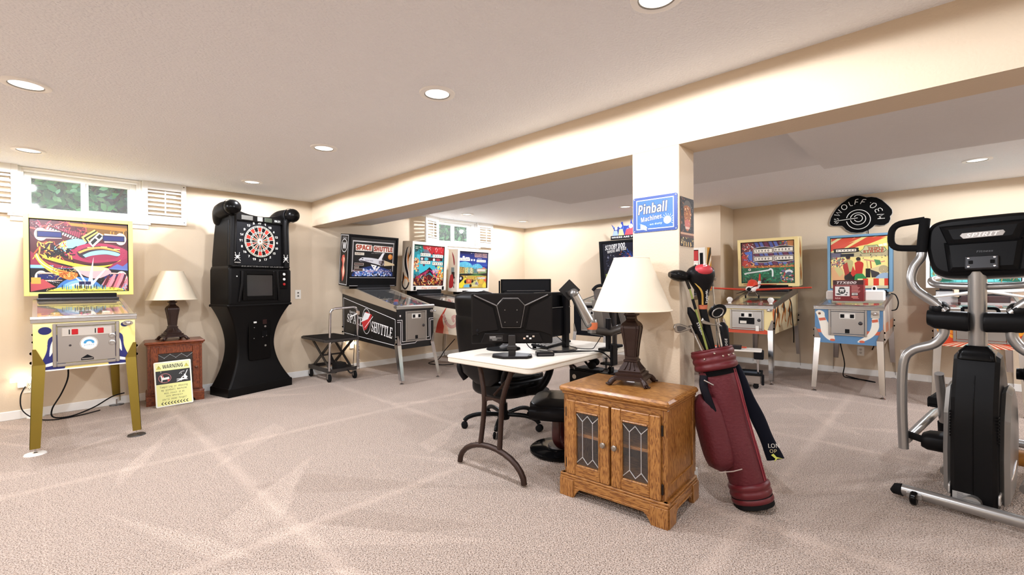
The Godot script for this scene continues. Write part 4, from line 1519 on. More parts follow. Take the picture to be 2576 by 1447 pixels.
func glass_bowl():
	var r := RandomNumberGenerator.new()
	r.seed = 31
	var a = art(100, 104, "e9d98a", 9.0)
	for i in 9:
		var x0 = -20 + i * 22
		a.poly([0, 26, 0, 22, x0, 0, x0 + 12, 0], C("cf4f3a")) if i > 0 else a
	a.poly([0, 8, 14, 0, 30, 0, 0, 24], C("d9cf9a")).poly([0, 14, 22, 0, 44, 0, 0, 28], C("cc4a36")).poly([18, 26, 62, 4, 88, 0, 100, 0, 24, 28], C("cc4a36")).poly([30, 22, 66, 0, 56, 0, 20, 24], C("e6d68c")).poly([40, 26, 100, 2, 100, 30, 40, 30], C("f0df7e"))
	a.rect(0, 28, 100, 12, C("b8ae88")).rect(0, 30, 20, 10, C("6a6478"))
	a.poly(a.curve([6, 26, 8, 22, 46, 21, 50, 25, 48, 30, 10, 31, 6, 28]), C("20201e"))
	reels(a, 10, 23.5, 36, 5, "019840", "20201e", "efe8d8")
	a.poly([60, 18, 82, 17, 84, 21, 94, 22, 97, 28, 92, 33, 56, 34, 52, 29, 58, 24], C("5a7a50"))
	a.poly([61, 19, 81, 18, 83, 22, 93, 23, 95.6, 28, 91, 32, 57, 33, 53.6, 29, 59, 24], C("c8c49a"))
	a.outlined("TRIPLE", 66, 22, 26, 5, C("c06048"), C("584038"), 0.25)
	a.outlined("STRIKE", 58, 27.4, 34, 5, C("c06048"), C("584038"), 0.25)
	a.text("WILLIAMS", 65, 19, 14, 1.8, C("5a5a48"))
	a.poly([84, 17, 90, 16, 91, 20, 85, 21], C("f0ecd8")).poly([91, 15.6, 97, 14.6, 98.4, 20, 92, 20.4], C("f0ecd8"))
	a.rect(18, 33, 24, 6, C("20242e"))
	# bowlers, plain shapes
	a.scatter(r, 0, 40, 34, 26, 90, [C("8a5a6a"), C("4a3848"), C("b08a78"), C("6a7a6a"), C("a83a2c")], 0.8, 2.6)
	a.rect(46, 42, 54, 40, C("ece08e")).scatter(r, 50, 36, 48, 7, 40, [C("5a5040"), C("a8a080")], 0.4, 1.4)
	for q in [[32, 46, "b8b078", "1e1a18"], [50, 50, "c02c24", "2c8a4a"]]:
		var x = q[0]; var y = q[1]
		a.ell(x, y - 4, 3.6, 4.6, C("a06a4a")).ell(x - 0.6, y - 6, 4, 3.6, C("241a18"))
		a.poly(a.curve([x - 7, y + 2, x, y - 1, x + 8, y + 3, x + 7, y + 16, x + 5, y + 26, x - 5, y + 26, x - 6, y + 14]), C(q[2]))
		a.poly([x - 6, y + 24, x + 7, y + 24, x + 14, y + 34, x + 12, y + 44, x - 8, y + 40], C(q[3]))
	a.poly([22, 56, 30, 50, 34, 72, 26, 78], C("a83428")).poly([40, 58, 46, 74, 40, 80, 36, 74], C("c8382c"))
	a.line([64, 48, 66, 68], 2.0, C("c8b070")).line([70, 48, 72, 68], 2.0, C("b05a3a")).line([60, 46, 86, 52, 94, 50], 2.2, C("d09078"))
	a.poly([76, 46, 86, 48, 88, 56, 80, 58], C("4a8a58"))
	a.poly(a.curve([66, 66, 78, 62, 90, 58, 98, 62, 98, 76, 88, 80, 82, 74, 70, 72]), C("d8c898"))
	for i in 5:
		a.ring(92, 66, 1.6 + i * 1.5, 1.6 + i * 1.4, 0.5, C("4a4640"))
	a.poly([70, 66, 84, 72, 88, 82, 72, 82], C("3c3a3e")).rect(62, 64, 8, 18, C("18161a"))
	a.poly(a.curve([78, 82, 88, 74, 100, 74, 100, 84, 80, 84]), C("9ab4cc"))
	a.poly(a.curve([0, 60, 10, 60, 22, 66, 24, 104, 4, 104]), C("dba878"))
	a.poly([6, 62, 16, 60, 24, 72, 16, 80], C("c8c080"))
	for i in 6:
		a.rect(54 + i * 9 - 6, 84, 9, 14, C("d8402c" if i % 2 == 1 else "f0e0a0"))
	a.rect(0, 98, 100, 6, C("d8d0b0"))
	return a.tex()


func bowl_front():
	var a = art(60, 41, "5b87b0", 6.0)
	a.rect(0, 25.5, 60, 4, C("d2664a")).rect(14, 25, 32, 6, C("5b87b0"))
	for q in [[-1, 4, 8.5], [1, 55, 9]]:
		var x = q[1]; var s = -q[0]
		a.poly(a.curve([x - 3.4, 6, x, 3.6, x + 3.4 + s * 1.4, 6, x + 3.6 + s * 2.2, 12, x + 6 + s * 4.5, 22, x + 5 + s * 9, 32, x + s * 14, 38.4, x - 4 + s * 12, 37, x - 3 + s * 5.5, 30, x - 2 + s * 3, 22, x - 2.6 + s * 1.5, 12, x - 3.4, 6]), C("f4eee0"))
		a.poly([x - 2.4 + s * 1.8, 13, x + 3.2 + s * 2.4, 12, x + 3.8 + s * 2.8, 15, x - 1.8 + s * 2.2, 16], C("d2664a"))
		a.ell(x + s * 0.4, 7.5, 1.3, 1.3, C("7a4a2c"))
		a.ell(x + s * 12.5, 37.5, 2.4, 1.4, C("d2664a"))
	return a.tex()


func bowl_side():
	var a = art(130, 60, "c9c2b4", 4.0)
	a.rect(0, 34, 130, 12, C("dca27c"))
	a.poly(a.curve([10, 12, 22, 20, 30, 36, 26, 50, 14, 44, 10, 26]), C("f0ead8")).poly(a.curve([60, 10, 76, 22, 84, 40, 72, 52, 62, 36]), C("f0ead8"))
	return a.tex()


func glass_teal():
	var r := RandomNumberGenerator.new()
	r.seed = 37
	var a = art(100, 90, "6fd6d4", 8.0)
	a.poly([0, 0, 30, 0, 14, 24, 0, 60], C("147a70")).poly([66, 0, 100, 0, 100, 30, 80, 22], C("147a70"))
	for i in 14:
		a.line([10 + i * 6, 0, 2 + i * 7, 90], 0.5, C("2a9a94"))
	for i in 9:
		var f = i / 8.0
		a.line(a.curve([40 + f * 50, 0, 60 + f * 34, 30, 72 + f * 26, 88]), 0.5, C("3a6a78"))
	for q in [[6, 66], [76, 65], [74, 12]]:
		a.ell(q[0] + 9, q[1] + 3, 11, 4.4, C("c8a040")).rect(q[0], q[1], 18, 5.6, C("f0e8d8"))
		a.ell(q[0] + 5, q[1] + 2.8, 1, 1, C("3a3020")).ell(q[0] + 11, q[1] + 2.8, 1, 1, C("3a3020"))
	a.poly([0, 84, 12, 74, 20, 84, 30, 88, 0, 90], C("14604e")).poly([76, 88, 84, 76, 96, 84, 100, 90], C("14604e"))
	a.scatter(r, 4, 74, 16, 10, 40, [C("c8b050"), C("8a7a30")], 0.3, 0.8, 4.0)
	a.scatter(r, 80, 74, 16, 10, 40, [C("d09048"), C("8a6a30")], 0.3, 0.8, 4.0)
	a.poly([28, 84, 40, 70, 44, 72, 34, 86], C("f0eeea")).poly(a.curve([54, 76, 58, 74, 60, 80, 56, 82]), C("b88a58")).poly(a.curve([62, 76, 66, 74, 68, 80, 64, 82]), C("b88a58"))
	return a.tex()


func teal_front():
	var a = art(60, 40, "d8451f", 6.0)
	for s in [-1.0, 1.0]:
		for i in 6:
			var b = 30 + s * (29 - i * 1.0)
			a.poly(a.curve([30 + s * 12, 30 - i * 4.6, b - s * 9, 26 - i * 4.4, b, 20 - i * 4.2, b - s * 2, 25 - i * 4, 30 + s * 14, 33 - i * 4.4]), C("f0a028" if i % 2 == 0 else "e88a20"))
	for i in 12:
		a.poly([30, 30, 2 + i * 5, 40, 4.4 + i * 5, 40], C("f4ead2"))
	a.ell(6, 30, 5, 4, C("d8451f"))
	return a.tex()


func arcade():
	var yel = {"label": "yellow pinball machine with brass legs under the shuttered window at the far left", "pos": Vector3(0.2535, 0, -4.86), "turn": 0.0, "w": 0.583, "fb": 0.592, "ft": 0.985, "rb": 0.64, "rt": 1.105, "flat": 0.86, "side": "e8cf63", "frame": "f0d878", "box": "d8b64a", "bw": 0.735, "by": 1.146, "bh": 0.722, "border": [0.033, 0.033, 0.034, 0.036], "bx": 0.02, "bz": 0.93, "tilt": 0.5, "legs": "8e7a34", "leg_w": 0.053, "pads": true, "style": "wide", "door_w": 0.022, "door": [-0.19, 0.618, 0.192, 0.945], "bump": ["e0b030", "c04030", "f0e8d0"], "plunger": [0.245, 0.925], "splay": 0.072}
	var fa = art(58, 39, "f0e08c", 8.0)
	fa.grad(0, 0, 58, 10, C("f4f0d8"), C("f2e48e"))
	for q in [[0.0, 1.0], [58.0, -1.0]]:
		var x = q[0]; var s = q[1]
		fa.poly(fa.curve([x + s * 12, 12, x + s * 8, 15, x + s * 7, 24, x + s * 4, 32, x + s * 0.5, 34, x, 39, x + s * 16, 39, x + s * 16, 12]), C("1e2468"))
		fa.poly(fa.curve([x + s * 10.6, 15, x + s * 9, 20, x + s * 8.4, 28, x + s * 10.5, 24, x + s * 11, 18]), C("f6f4e4"))
		fa.poly(fa.curve([x, 33, x + s * 5, 34, x + s * 12, 32, x + s * 12, 34.5, x + s * 5, 36, x, 36]), C("f6f4e4"))
	fa.rect(0, 38, 58, 1, C("f4f2ea"))
	fa.ell(6.2, 8.5, 3.5, 2.9, C("171d5c")).ell(51.5, 6.4, 2.4, 2.0, C("171d5c"))
	yel.art_front = fa.tex()
	var ya = art(100, 28, "d8b050", 4.0)
	ya.rect(0, 14, 100, 14, C("9a5a48")).scatter(rng, 0, 13, 100, 15, 90, [C("5a2a2c"), C("d8a080"), C("6a8a4a"), C("e8d060"), C("30402c")], 0.4, 1.2, 4.0)
	ya.poly([20, 6, 80, 4, 100, 12, 60, 14, 0, 12], C("e0b848"))
	yel.apron = ya.tex()
	yel.field = field_art("d8b45a", ["8a3a30", "e8d080", "5a6a3a", "c87a40"], 41)
	yel.glass = glass_city()
	pin(yel)
	var sh = {"label": "black pinball machine with a shuttle on its backglass and silver legs, behind the lift cart", "pos": Vector3(3.345, 0, -4.917), "turn": 3.57, "w": 0.575, "fb": 0.415, "ft": 0.945, "rb": 0.495, "rt": 1.165, "flat": 0.95, "side": "0c0c0e", "frame": "09090b", "box": "0c0c0e", "bw": 0.79, "by": 1.205, "bh": 0.71, "border": [0.03, 0.03, 0.135, 0.03], "bx": -0.02, "bz": 0.945, "tilt": 6.0, "rail": 0.06, "rails": "b5a794", "door": [-0.165, 0.5, 0.17, 0.89], "bump": ["e8e0c8", "3050a0", "c03030"], "apron": "101014", "plunger": [0.262, 0.875], "splay": 0.1}
	sh.art_left = shuttle_side()
	sh.art_front = shuttle_front()
	sh.box_left = shuttle_box()
	sh.field = field_art("0e0e14", ["202a50", "b8a878", "701c20", "d8d0c0"], 43)
	sh.glass = glass_shuttle()
	var so = pin(sh)
	for y in [0.008, 0.12]:
		part("trim_line", MB.new().bb(-0.365, y, 0.0035, 0.365, y + 0.006, 0.0055), mat("d0d0d2", 0.3, 0.4), so.get_node("backbox"))
	var dv = {"label": "white pinball machine with flame stripes on its side and a red and teal backglass", "pos": Vector3(4.35, 0, -4.92), "turn": 8.0, "w": 0.575, "fb": 0.5, "ft": 0.94, "rb": 0.56, "rt": 1.06, "flat": 0.9, "side": "ecdfc9", "frame": "f4efe6", "box": "cdbda6", "bw": 0.745, "by": 1.13, "bh": 0.75, "border": [0.04, 0.06, 0.075, 0.045], "bz": 0.93, "tilt": 4.0, "rail": 0.075, "rails": "2b2420", "door": [-0.15, 0.56, 0.15, 0.87], "bump": ["c03020", "f0e0b0"], "apron": "e6dcc8"}
	dv.art_left = devil_side()
	dv.box_left = box_flames()
	dv.field = field_art("7a2030", ["d8c8a0", "3a1018", "c05030", "f0e0c0"], 47)
	dv.glass = glass_devil()
	var dn = pin(dv)
	var bbx = dn.get_node("backbox")
	part("lettering", MB.new().letters("Play 4 Show", fonts["bold"], -0.16, 0.022, 0.33, 0.034, 0.0055, 0.3), mat("e08a5a", 0.5), bbx)
	for s in [-1.0, 1.0]:
		part("hinge", MB.new().bb(s * 0.3 - 0.022, 0.008, 0.004, s * 0.3 + 0.022, 0.066, 0.007, 0.001), M.matte, bbx)
	var gp = {"label": "white pinball machine with a motor racing backglass, beside the flame striped one", "pos": Vector3(5.17, 0, -4.87), "turn": 4.0, "w": 0.575, "fb": 0.5, "ft": 0.94, "rb": 0.56, "rt": 1.05, "flat": 0.9, "side": "f0e8da", "frame": "f5f1ea", "box": "efe6d8", "bw": 0.765, "by": 1.1, "bh": 0.705, "border": [0.045, 0.03, 0.055, 0.03], "bz": 0.93, "tilt": 3.0, "door": [-0.15, 0.56, 0.15, 0.87], "bump": ["c03020", "f0e0b0"], "apron": "e6dcc8"}
	gp.box_left = box_race()
	gp.field = field_art("d8d0c0", ["a82a28", "e8e0d0", "3a3a44"], 53)
	gp.glass = glass_race()
	pin(gp)
	var nt = {"label": "black pinball machine with an illustrated topper, half hidden behind the column and the big lampshade", "pos": Vector3(5.6, 0, -3.77), "turn": -90.0, "w": 0.575, "fb": 0.45, "ft": 0.93, "rb": 0.53, "rt": 1.1, "flat": 0.9, "side": "101218", "frame": "0e0f12", "box": "101114", "bw": 0.76, "by": 1.2, "bh": 0.72, "border": [0.05, 0.05, 0.08, 0.035], "bz": 0.9, "tilt": 5.0, "door": [-0.15, 0.52, 0.15, 0.86], "bump": ["2a8a4a", "e0c040"], "apron": "14141a"}
	nt.glass = glass_night()
	nt.field = field_art("1a2a3a", ["2a6a4a", "c8a040", "6a3a7a"], 59)
	var side_a = art(100, 46, "12161c", 4.0)
	side_a.scatter(rng, 0, 4, 100, 40, 70, [C("1f6a5a"), C("d8a040"), C("e8e0d0"), C("6a2a2a"), C("2a3a5a")], 1.2, 4.0)
	nt.art_left = side_a.tex()
	pin(nt)
	topper()
	var rd = {"label": "red and white pinball machine with an orange sided backbox, mostly hidden behind the golf clubs", "pos": Vector3(5.62, 0, -2.81), "turn": -90.0, "w": 0.575, "fb": 0.5, "ft": 0.93, "rb": 0.56, "rt": 1.05, "flat": 0.9, "side": "ead8b0", "frame": "f3eee2", "box": "d09a48", "bw": 0.73, "by": 1.1, "bh": 0.625, "border": [0.05, 0.095, 0.06, 0.03], "bz": 0.93, "tilt": 3.0, "door": [-0.15, 0.56, 0.15, 0.87], "bump": ["c03020", "f0e0b0"], "apron": "e6dcc8"}
	var ra = art(100, 90, "c22a2e", 5.0)
	ra.rect(0, 26, 100, 4, C("f0e8e0")).rect(0, 50, 100, 4, C("f0e8e0")).rect(0, 80, 100, 10, C("20141a"))
	reels(ra, 60, 31, 38, 18, "0240", "f4f0e8")
	reels(ra, 4, 31, 40, 18, "0000", "f4f0e8")
	rd.glass = ra.tex()
	var rs = art(24, 62, "f1e4c4", 6.0)
	rs.poly([8, 0, 24, 0, 24, 62, 0, 62, 2, 40], C("d8962e")).poly(rs.curve([20, 0, 12, 10, 4, 30, 2, 44, 6, 40, 10, 24, 24, 8, 24, 0]), C("14120f")).poly(rs.curve([24, 10, 12, 26, 7, 40, 10, 42, 16, 28, 24, 18]), C("f6efdf")).ell(12, 44, 6, 8, C("d8782e"))
	rd.box_right = rs.tex()
	rd.field = field_art("d8d0c0", ["a82a28", "e8e0d0", "3a3a44"], 61)
	var ro = pin(rd)
	part("display_slot", MB.new().bb(0.288, 0.35, 0.003, 0.335, 0.55, 0.0055, 0.001), M.matte, ro.get_node("backbox"))
	var sc = {"label": "cream pinball machine with a soccer backglass and white knobs, the red model plane on top", "pos": Vector3(6.08, 0, -1.77), "turn": -90.0, "w": 0.566, "fb": 0.59, "ft": 0.925, "rb": 0.62, "rt": 1.1, "flat": 0.9, "side": "f2dda0", "frame": "f3df9e", "box": "ecd694", "bw": 0.75, "by": 1.165, "bh": 0.665, "border": [0.04, 0.045, 0.045, 0.04], "bz": 0.9, "tilt": 4.0, "style": "ball", "door": [-0.2, 0.63, 0.19, 0.885], "bump": ["c03020", "f0e0b0"], "apron": "a87848", "plunger": [0.25, 0.885], "rail": 0.03}
	sc.art_front = soccer_front()
	sc.art_right = soccer_side()
	sc.box_right = box_soccer()
	sc.field = field_art("7a3020", ["c86a3a", "301810", "e0a060"], 67)
	sc.glass = glass_soccer()
	var scn = pin(sc)
	for s in [-1.0, 1.0]:
		part("knob", MB.new().at(s * 0.235 + 0.02, 0.955, -0.03).lathe([[0.022, 0.0], [0.016, 0.012], [0.024, 0.026], [0.036, 0.046], [0.036, 0.06], [0.02, 0.08], [0.0, 0.084]], 18), mat("f4f2ee", 0.35), scn, "round white knob on the lockdown bar")
	var bw = {"label": "blue pinball machine with bowling pins on its front, under the black neon sign", "pos": Vector3(6.08, 0, -0.76), "turn": -90.0, "w": 0.6, "fb": 0.543, "ft": 0.945, "rb": 0.6, "rt": 1.06, "flat": 0.9, "side": "5b87b0", "frame": "6f98b4", "box": "5b87a6", "bw": 0.635, "by": 1.098, "bh": 0.705, "border": [0.028, 0.03, 0.035, 0.028], "bz": 0.9, "tilt": 2.0, "door": [-0.172, 0.63, 0.168, 0.915], "bump": ["c03020", "f0e0b0"], "apron": "c8b890", "bd": 0.2, "plunger": [0.235, 0.88]}
	bw.art_front = bowl_front()
	bw.art_right = bowl_side()
	bw.field = field_art("c8b890", ["4a6a90", "c06048", "e8e0c8"], 71)
	bw.glass = glass_bowl()
	var bn = pin(bw)
	part("lock_plate", MB.new().bb(0.2, 0.835, 0.003, 0.272, 0.915, 0.008, 0.002), mat("d9d4ca", 0.35, 0.6), bn)
	var tl = {"label": "pinball machine with a white framed teal backglass and orange front, behind the elliptical trainer", "pos": Vector3(6.08, 0, 0.232), "turn": -90.0, "w": 0.6, "fb": 0.59, "ft": 0.95, "rb": 0.62, "rt": 1.07, "flat": 0.9, "side": "d8451f", "frame": "f5f3ee", "box": "efece4", "bw": 0.765, "by": 1.145, "bh": 0.705, "border": [0.032, 0.032, 0.055, 0.028], "bz": 0.92, "tilt": 1.0, "door": [-0.17, 0.64, 0.2, 0.9], "bump": ["c03020", "f0e0b0"], "apron": "e6dcc8"}
	tl.art_front = teal_front()
	tl.field = field_art("d8d0c0", ["a82a28", "e8e0d0", "3a3a44"], 73)
	tl.glass = glass_teal()
	pin(tl)


func topper():
	# cut-out topper of towers and plain figures standing on the black backbox
	var t = thing("backbox_topper", "small cut out topper of dark towers and coloured figures on the black pinball machine", "topper", Vector3(6.56, 1.955, -3.77), -PI / 2)
	part("base_bar", MB.new().bb(-0.2, -0.02, 0.03, 0.3, 0.045, 0.05, 0.003), M.matte, t)
	part("lettering", MB.new().letters("WHERE ARE YOU", fonts["bold"], -0.18, 0.004, 0.46, 0.026, 0.051), mat("dcdad4", 0.5), t)
	var a = art(100, 56, "1b2f78", 6.0)
	a.scatter(rng, 0, 20, 100, 36, 50, [C("2a4aa8"), C("101428"), C("4a68c0")], 1.5, 5.0)
	a.ell(34, 22, 6, 7, C("e0d8c8")).poly([26, 56, 30, 34, 42, 34, 48, 56], C("b8b878")).ell(18, 30, 5, 6, C("d8d0c0")).poly([4, 56, 10, 38, 22, 38, 26, 56], C("8aa0c8"))
	a.poly([50, 56, 56, 36, 80, 30, 96, 38, 98, 56], C("d03844")).ell(72, 26, 7, 8, C("e8b8b0")).ell(90, 22, 6, 7, C("e0a8b0"))
	var b = MB.new()
	b.ext([[-0.17, 0.045], [0.29, 0.045], [0.3, 0.2], [0.24, 0.18], [0.19, 0.22], [0.17, 0.3], [0.15, 0.21], [0.1, 0.19], [0.03, 0.2], [0.02, 0.26], [-0.01, 0.26], [-0.015, 0.2], [-0.06, 0.19], [-0.1, 0.17], [-0.13, 0.18], [-0.19, 0.235], [-0.14, 0.14]], 0.036, 0.042)
	part("cut_out", b, printed(a.tex(), 0.4), t)


# ---------------------------------------------------------------- wood, lamps, cabinets
func wood(key, dark, mid, light, along_x := false):
	var id = "wood" + key + str(along_x)
	if mats.has(id):
		return mats[id]
	var f := FastNoiseLite.new()
	f.seed = 77
	f.frequency = 0.012
	f.fractal_octaves = 4
	var g := FastNoiseLite.new()
	g.seed = 5
	g.frequency = 0.05
	var S = 320
	var im := Image.create(S, S, false, Image.FORMAT_RGB8)
	for i in S:
		for j in S:
			var w = f.get_noise_2d(i * 1.6, j * 0.22) * 5.0
			var v = 0.5 + 0.5 * sin((i * 0.16 + w * 3.0))
			v = clampf(v * 0.6 + 0.3 * f.get_noise_2d(i * 14.0, j * 0.7) + 0.22, 0, 1)
			var pore = g.get_noise_2d(i * 30.0, j * 1.4)
			var c = mid.lerp(light, v) if v > 0.4 else dark.lerp(mid, v / 0.4)
			if pore > 0.35:
				c = c.lerp(dark, 0.25)
			if along_x:
				im.set_pixel(j, i, c)
			else:
				im.set_pixel(i, j, c)
	var m := StandardMaterial3D.new()
	m.albedo_texture = ImageTexture.create_from_image(im)
	m.uv1_triplanar = true
	m.uv1_scale = Vector3.ONE * 4.5
	m.roughness = 0.36
	m.clearcoat_enabled = true
	m.clearcoat = 0.25
	m.clearcoat_roughness = 0.25
	mats[id] = m
	return m


func table_lamp(label, pos, turn):
	var t = thing("table_lamp", label, "table lamp", pos, turn, "matching bronze table lamps")
	var br := mat("33211b", 0.42, 0.25)
	# four clawed feet under a stepped square base
	var b = MB.new()
	b.lathe([[0.0, 0.03], [0.135, 0.03], [0.135, 0.042], [0.11, 0.05], [0.112, 0.064], [0.095, 0.07], [0.0, 0.07]], 4, true, PI / 4)
	part("base", b, br, t)
	for k in 4:
		var a = PI / 4 + k * PI / 2
		var d = Vector3(cos(a), 0, sin(a))
		var fo = MB.new()
		fo.tube(smooth_path([d * 0.1 + Vector3(0, 0.04, 0), d * 0.125 + Vector3(0, 0.03, 0), d * 0.142 + Vector3(0, 0.014, 0), d * 0.152 + Vector3(0, 0.01, 0)], 4), [0.014, 0.015, 0.015, 0.015, 0.016, 0.016, 0.016, 0.016, 0.016, 0.016, 0.015, 0.014, 0.011], 10)
		var e = Vector3(-d.z, 0, d.x)
		for o in [-0.011, 0.0, 0.011]:
			fo.tube([d * 0.142 + e * o + Vector3(0, 0.012, 0), d * 0.162 + e * o * 1.4 + Vector3(0, 0.006, 0)], 0.0055, 6)
		part("claw_foot", fo, br, t)
	var q = MB.new()
	q.lathe([[0.09, 0.068], [0.092, 0.08], [0.082, 0.09], [0.062, 0.112], [0.052, 0.128], [0.056, 0.132], [0.056, 0.14], [0.048, 0.144]], 4, true, PI / 4)
	part("plinth", q, br, t)
	for k in 4:
		for o in [-0.02, 0.0, 0.02]:
			var a = k * PI / 2
			var d = Vector3(cos(a), 0, sin(a)); var e = Vector3(-d.z, 0, d.x)
			part("flute", MB.new().tube([d * 0.062 + e * o * 1.5 + Vector3(0, 0.088, 0), d * 0.045 + e * o + Vector3(0, 0.11, 0), d * 0.0375 + e * o * 0.8 + Vector3(0, 0.127, 0)], 0.0045, 6), br, t)
	# square urn, its faces panelled
	var prof = [[0.046, 0.142], [0.046, 0.16], [0.05, 0.2], [0.058, 0.25], [0.068, 0.295], [0.074, 0.325], [0.072, 0.34], [0.06, 0.355], [0.04, 0.368], [0.034, 0.38], [0.034, 0.392], [0.05, 0.4], [0.052, 0.408], [0.03, 0.412], [0.02, 0.43], [0.012, 0.44]]
	part("body", MB.new().lathe(prof, 4, true, PI / 4), br, t)
	for k in 4:
		var a = k * PI / 2
		var d = Vector3(cos(a), 0, sin(a)); var e = Vector3(-d.z, 0, d.x)
		var pts = []
		for s in [-1.0, 1.0]:
			var row = []
			for i in range(1, 7):
				var r = prof[i][0] * 0.7071
				row.append(d * (r + 0.0015) + e * s * (r * 0.72) + Vector3(0, prof[i][1], 0))
			if s > 0:
				row.reverse()
			pts += row
		part("panel_moulding", MB.new().tube(pts, 0.0022, 6, true), br, t)
	# shade with hem, spider and finial; the bulb is off
	var sh := mat("e9dcc4", 0.8, 0.0, "shade")
	sh.backlight_enabled = true
	sh.backlight = Color(0.3, 0.27, 0.21)
	part("lamp_shade", MB.new().lathe([[0.222, 0.427], [0.225, 0.427], [0.1, 0.735], [0.097, 0.735], [0.222, 0.427]], 48), sh, t)
	var hem = MB.new()
	for h in [[0.2255, 0.43], [0.1, 0.732]]:
		var ring = []
		for j in 40:
			ring.append(Vector3(cos(TAU * j / 40) * h[0], h[1], sin(TAU * j / 40) * h[0]))
		hem.tube(ring, 0.0035, 6, true)
	part("hem", hem, mat("efe2ca", 0.8), t)
	var hp = MB.new()
	hp.tube(smooth_path(P([0, 0.44, 0.03, 0.03, 0.5, 0.05, 0.04, 0.6, 0.03, 0.0, 0.73, 0.0]), 5), 0.002, 6)
	for k in 3:
		hp.tube([Vector3(0, 0.728, 0), Vector3(cos(k * 2.1) * 0.098, 0.728, sin(k * 2.1) * 0.098)], 0.0018, 6)
	part("harp", hp, M.dark_steel, t)
	part("socket", MB.new().at(0, 0, 0).lathe([[0.012, 0.43], [0.016, 0.44], [0.016, 0.48], [0.02, 0.485], [0.028, 0.53], [0.022, 0.56], [0.0, 0.57]], 16), mat("d8d4ca", 0.4), t)
	return t


func leaded(mb, x0, y0, x1, y1, z):
	# lead came: pointed bars in the shape of tall lozenges
	var w = x1 - x0
	var d = 0.16 * (y1 - y0)
	var r = 0.0028
	var xa = x0 + w * 0.27
	var xb = x1 - w * 0.27
	var mx = (x0 + x1) / 2
	for q in [[x0, y1 - 0.01, xa, y1 - d], [xa, y1 - d, mx, y1 - 0.012], [mx, y1 - 0.012, xb, y1 - d], [xb, y1 - d, x1, y1 - 0.01], [x0, y0 + 0.01, xa, y0 + d], [xa, y0 + d, mx, y0 + 0.012], [mx, y0 + 0.012, xb, y0 + d], [xb, y0 + d, x1, y0 + 0.01], [xa, y0 + d, xa, y1 - d], [xb, y0 + d, xb, y1 - d]]:
		mb.tube([Vector3(q[0], q[1], z), Vector3(q[2], q[3], z)], r, 6)
	return mb


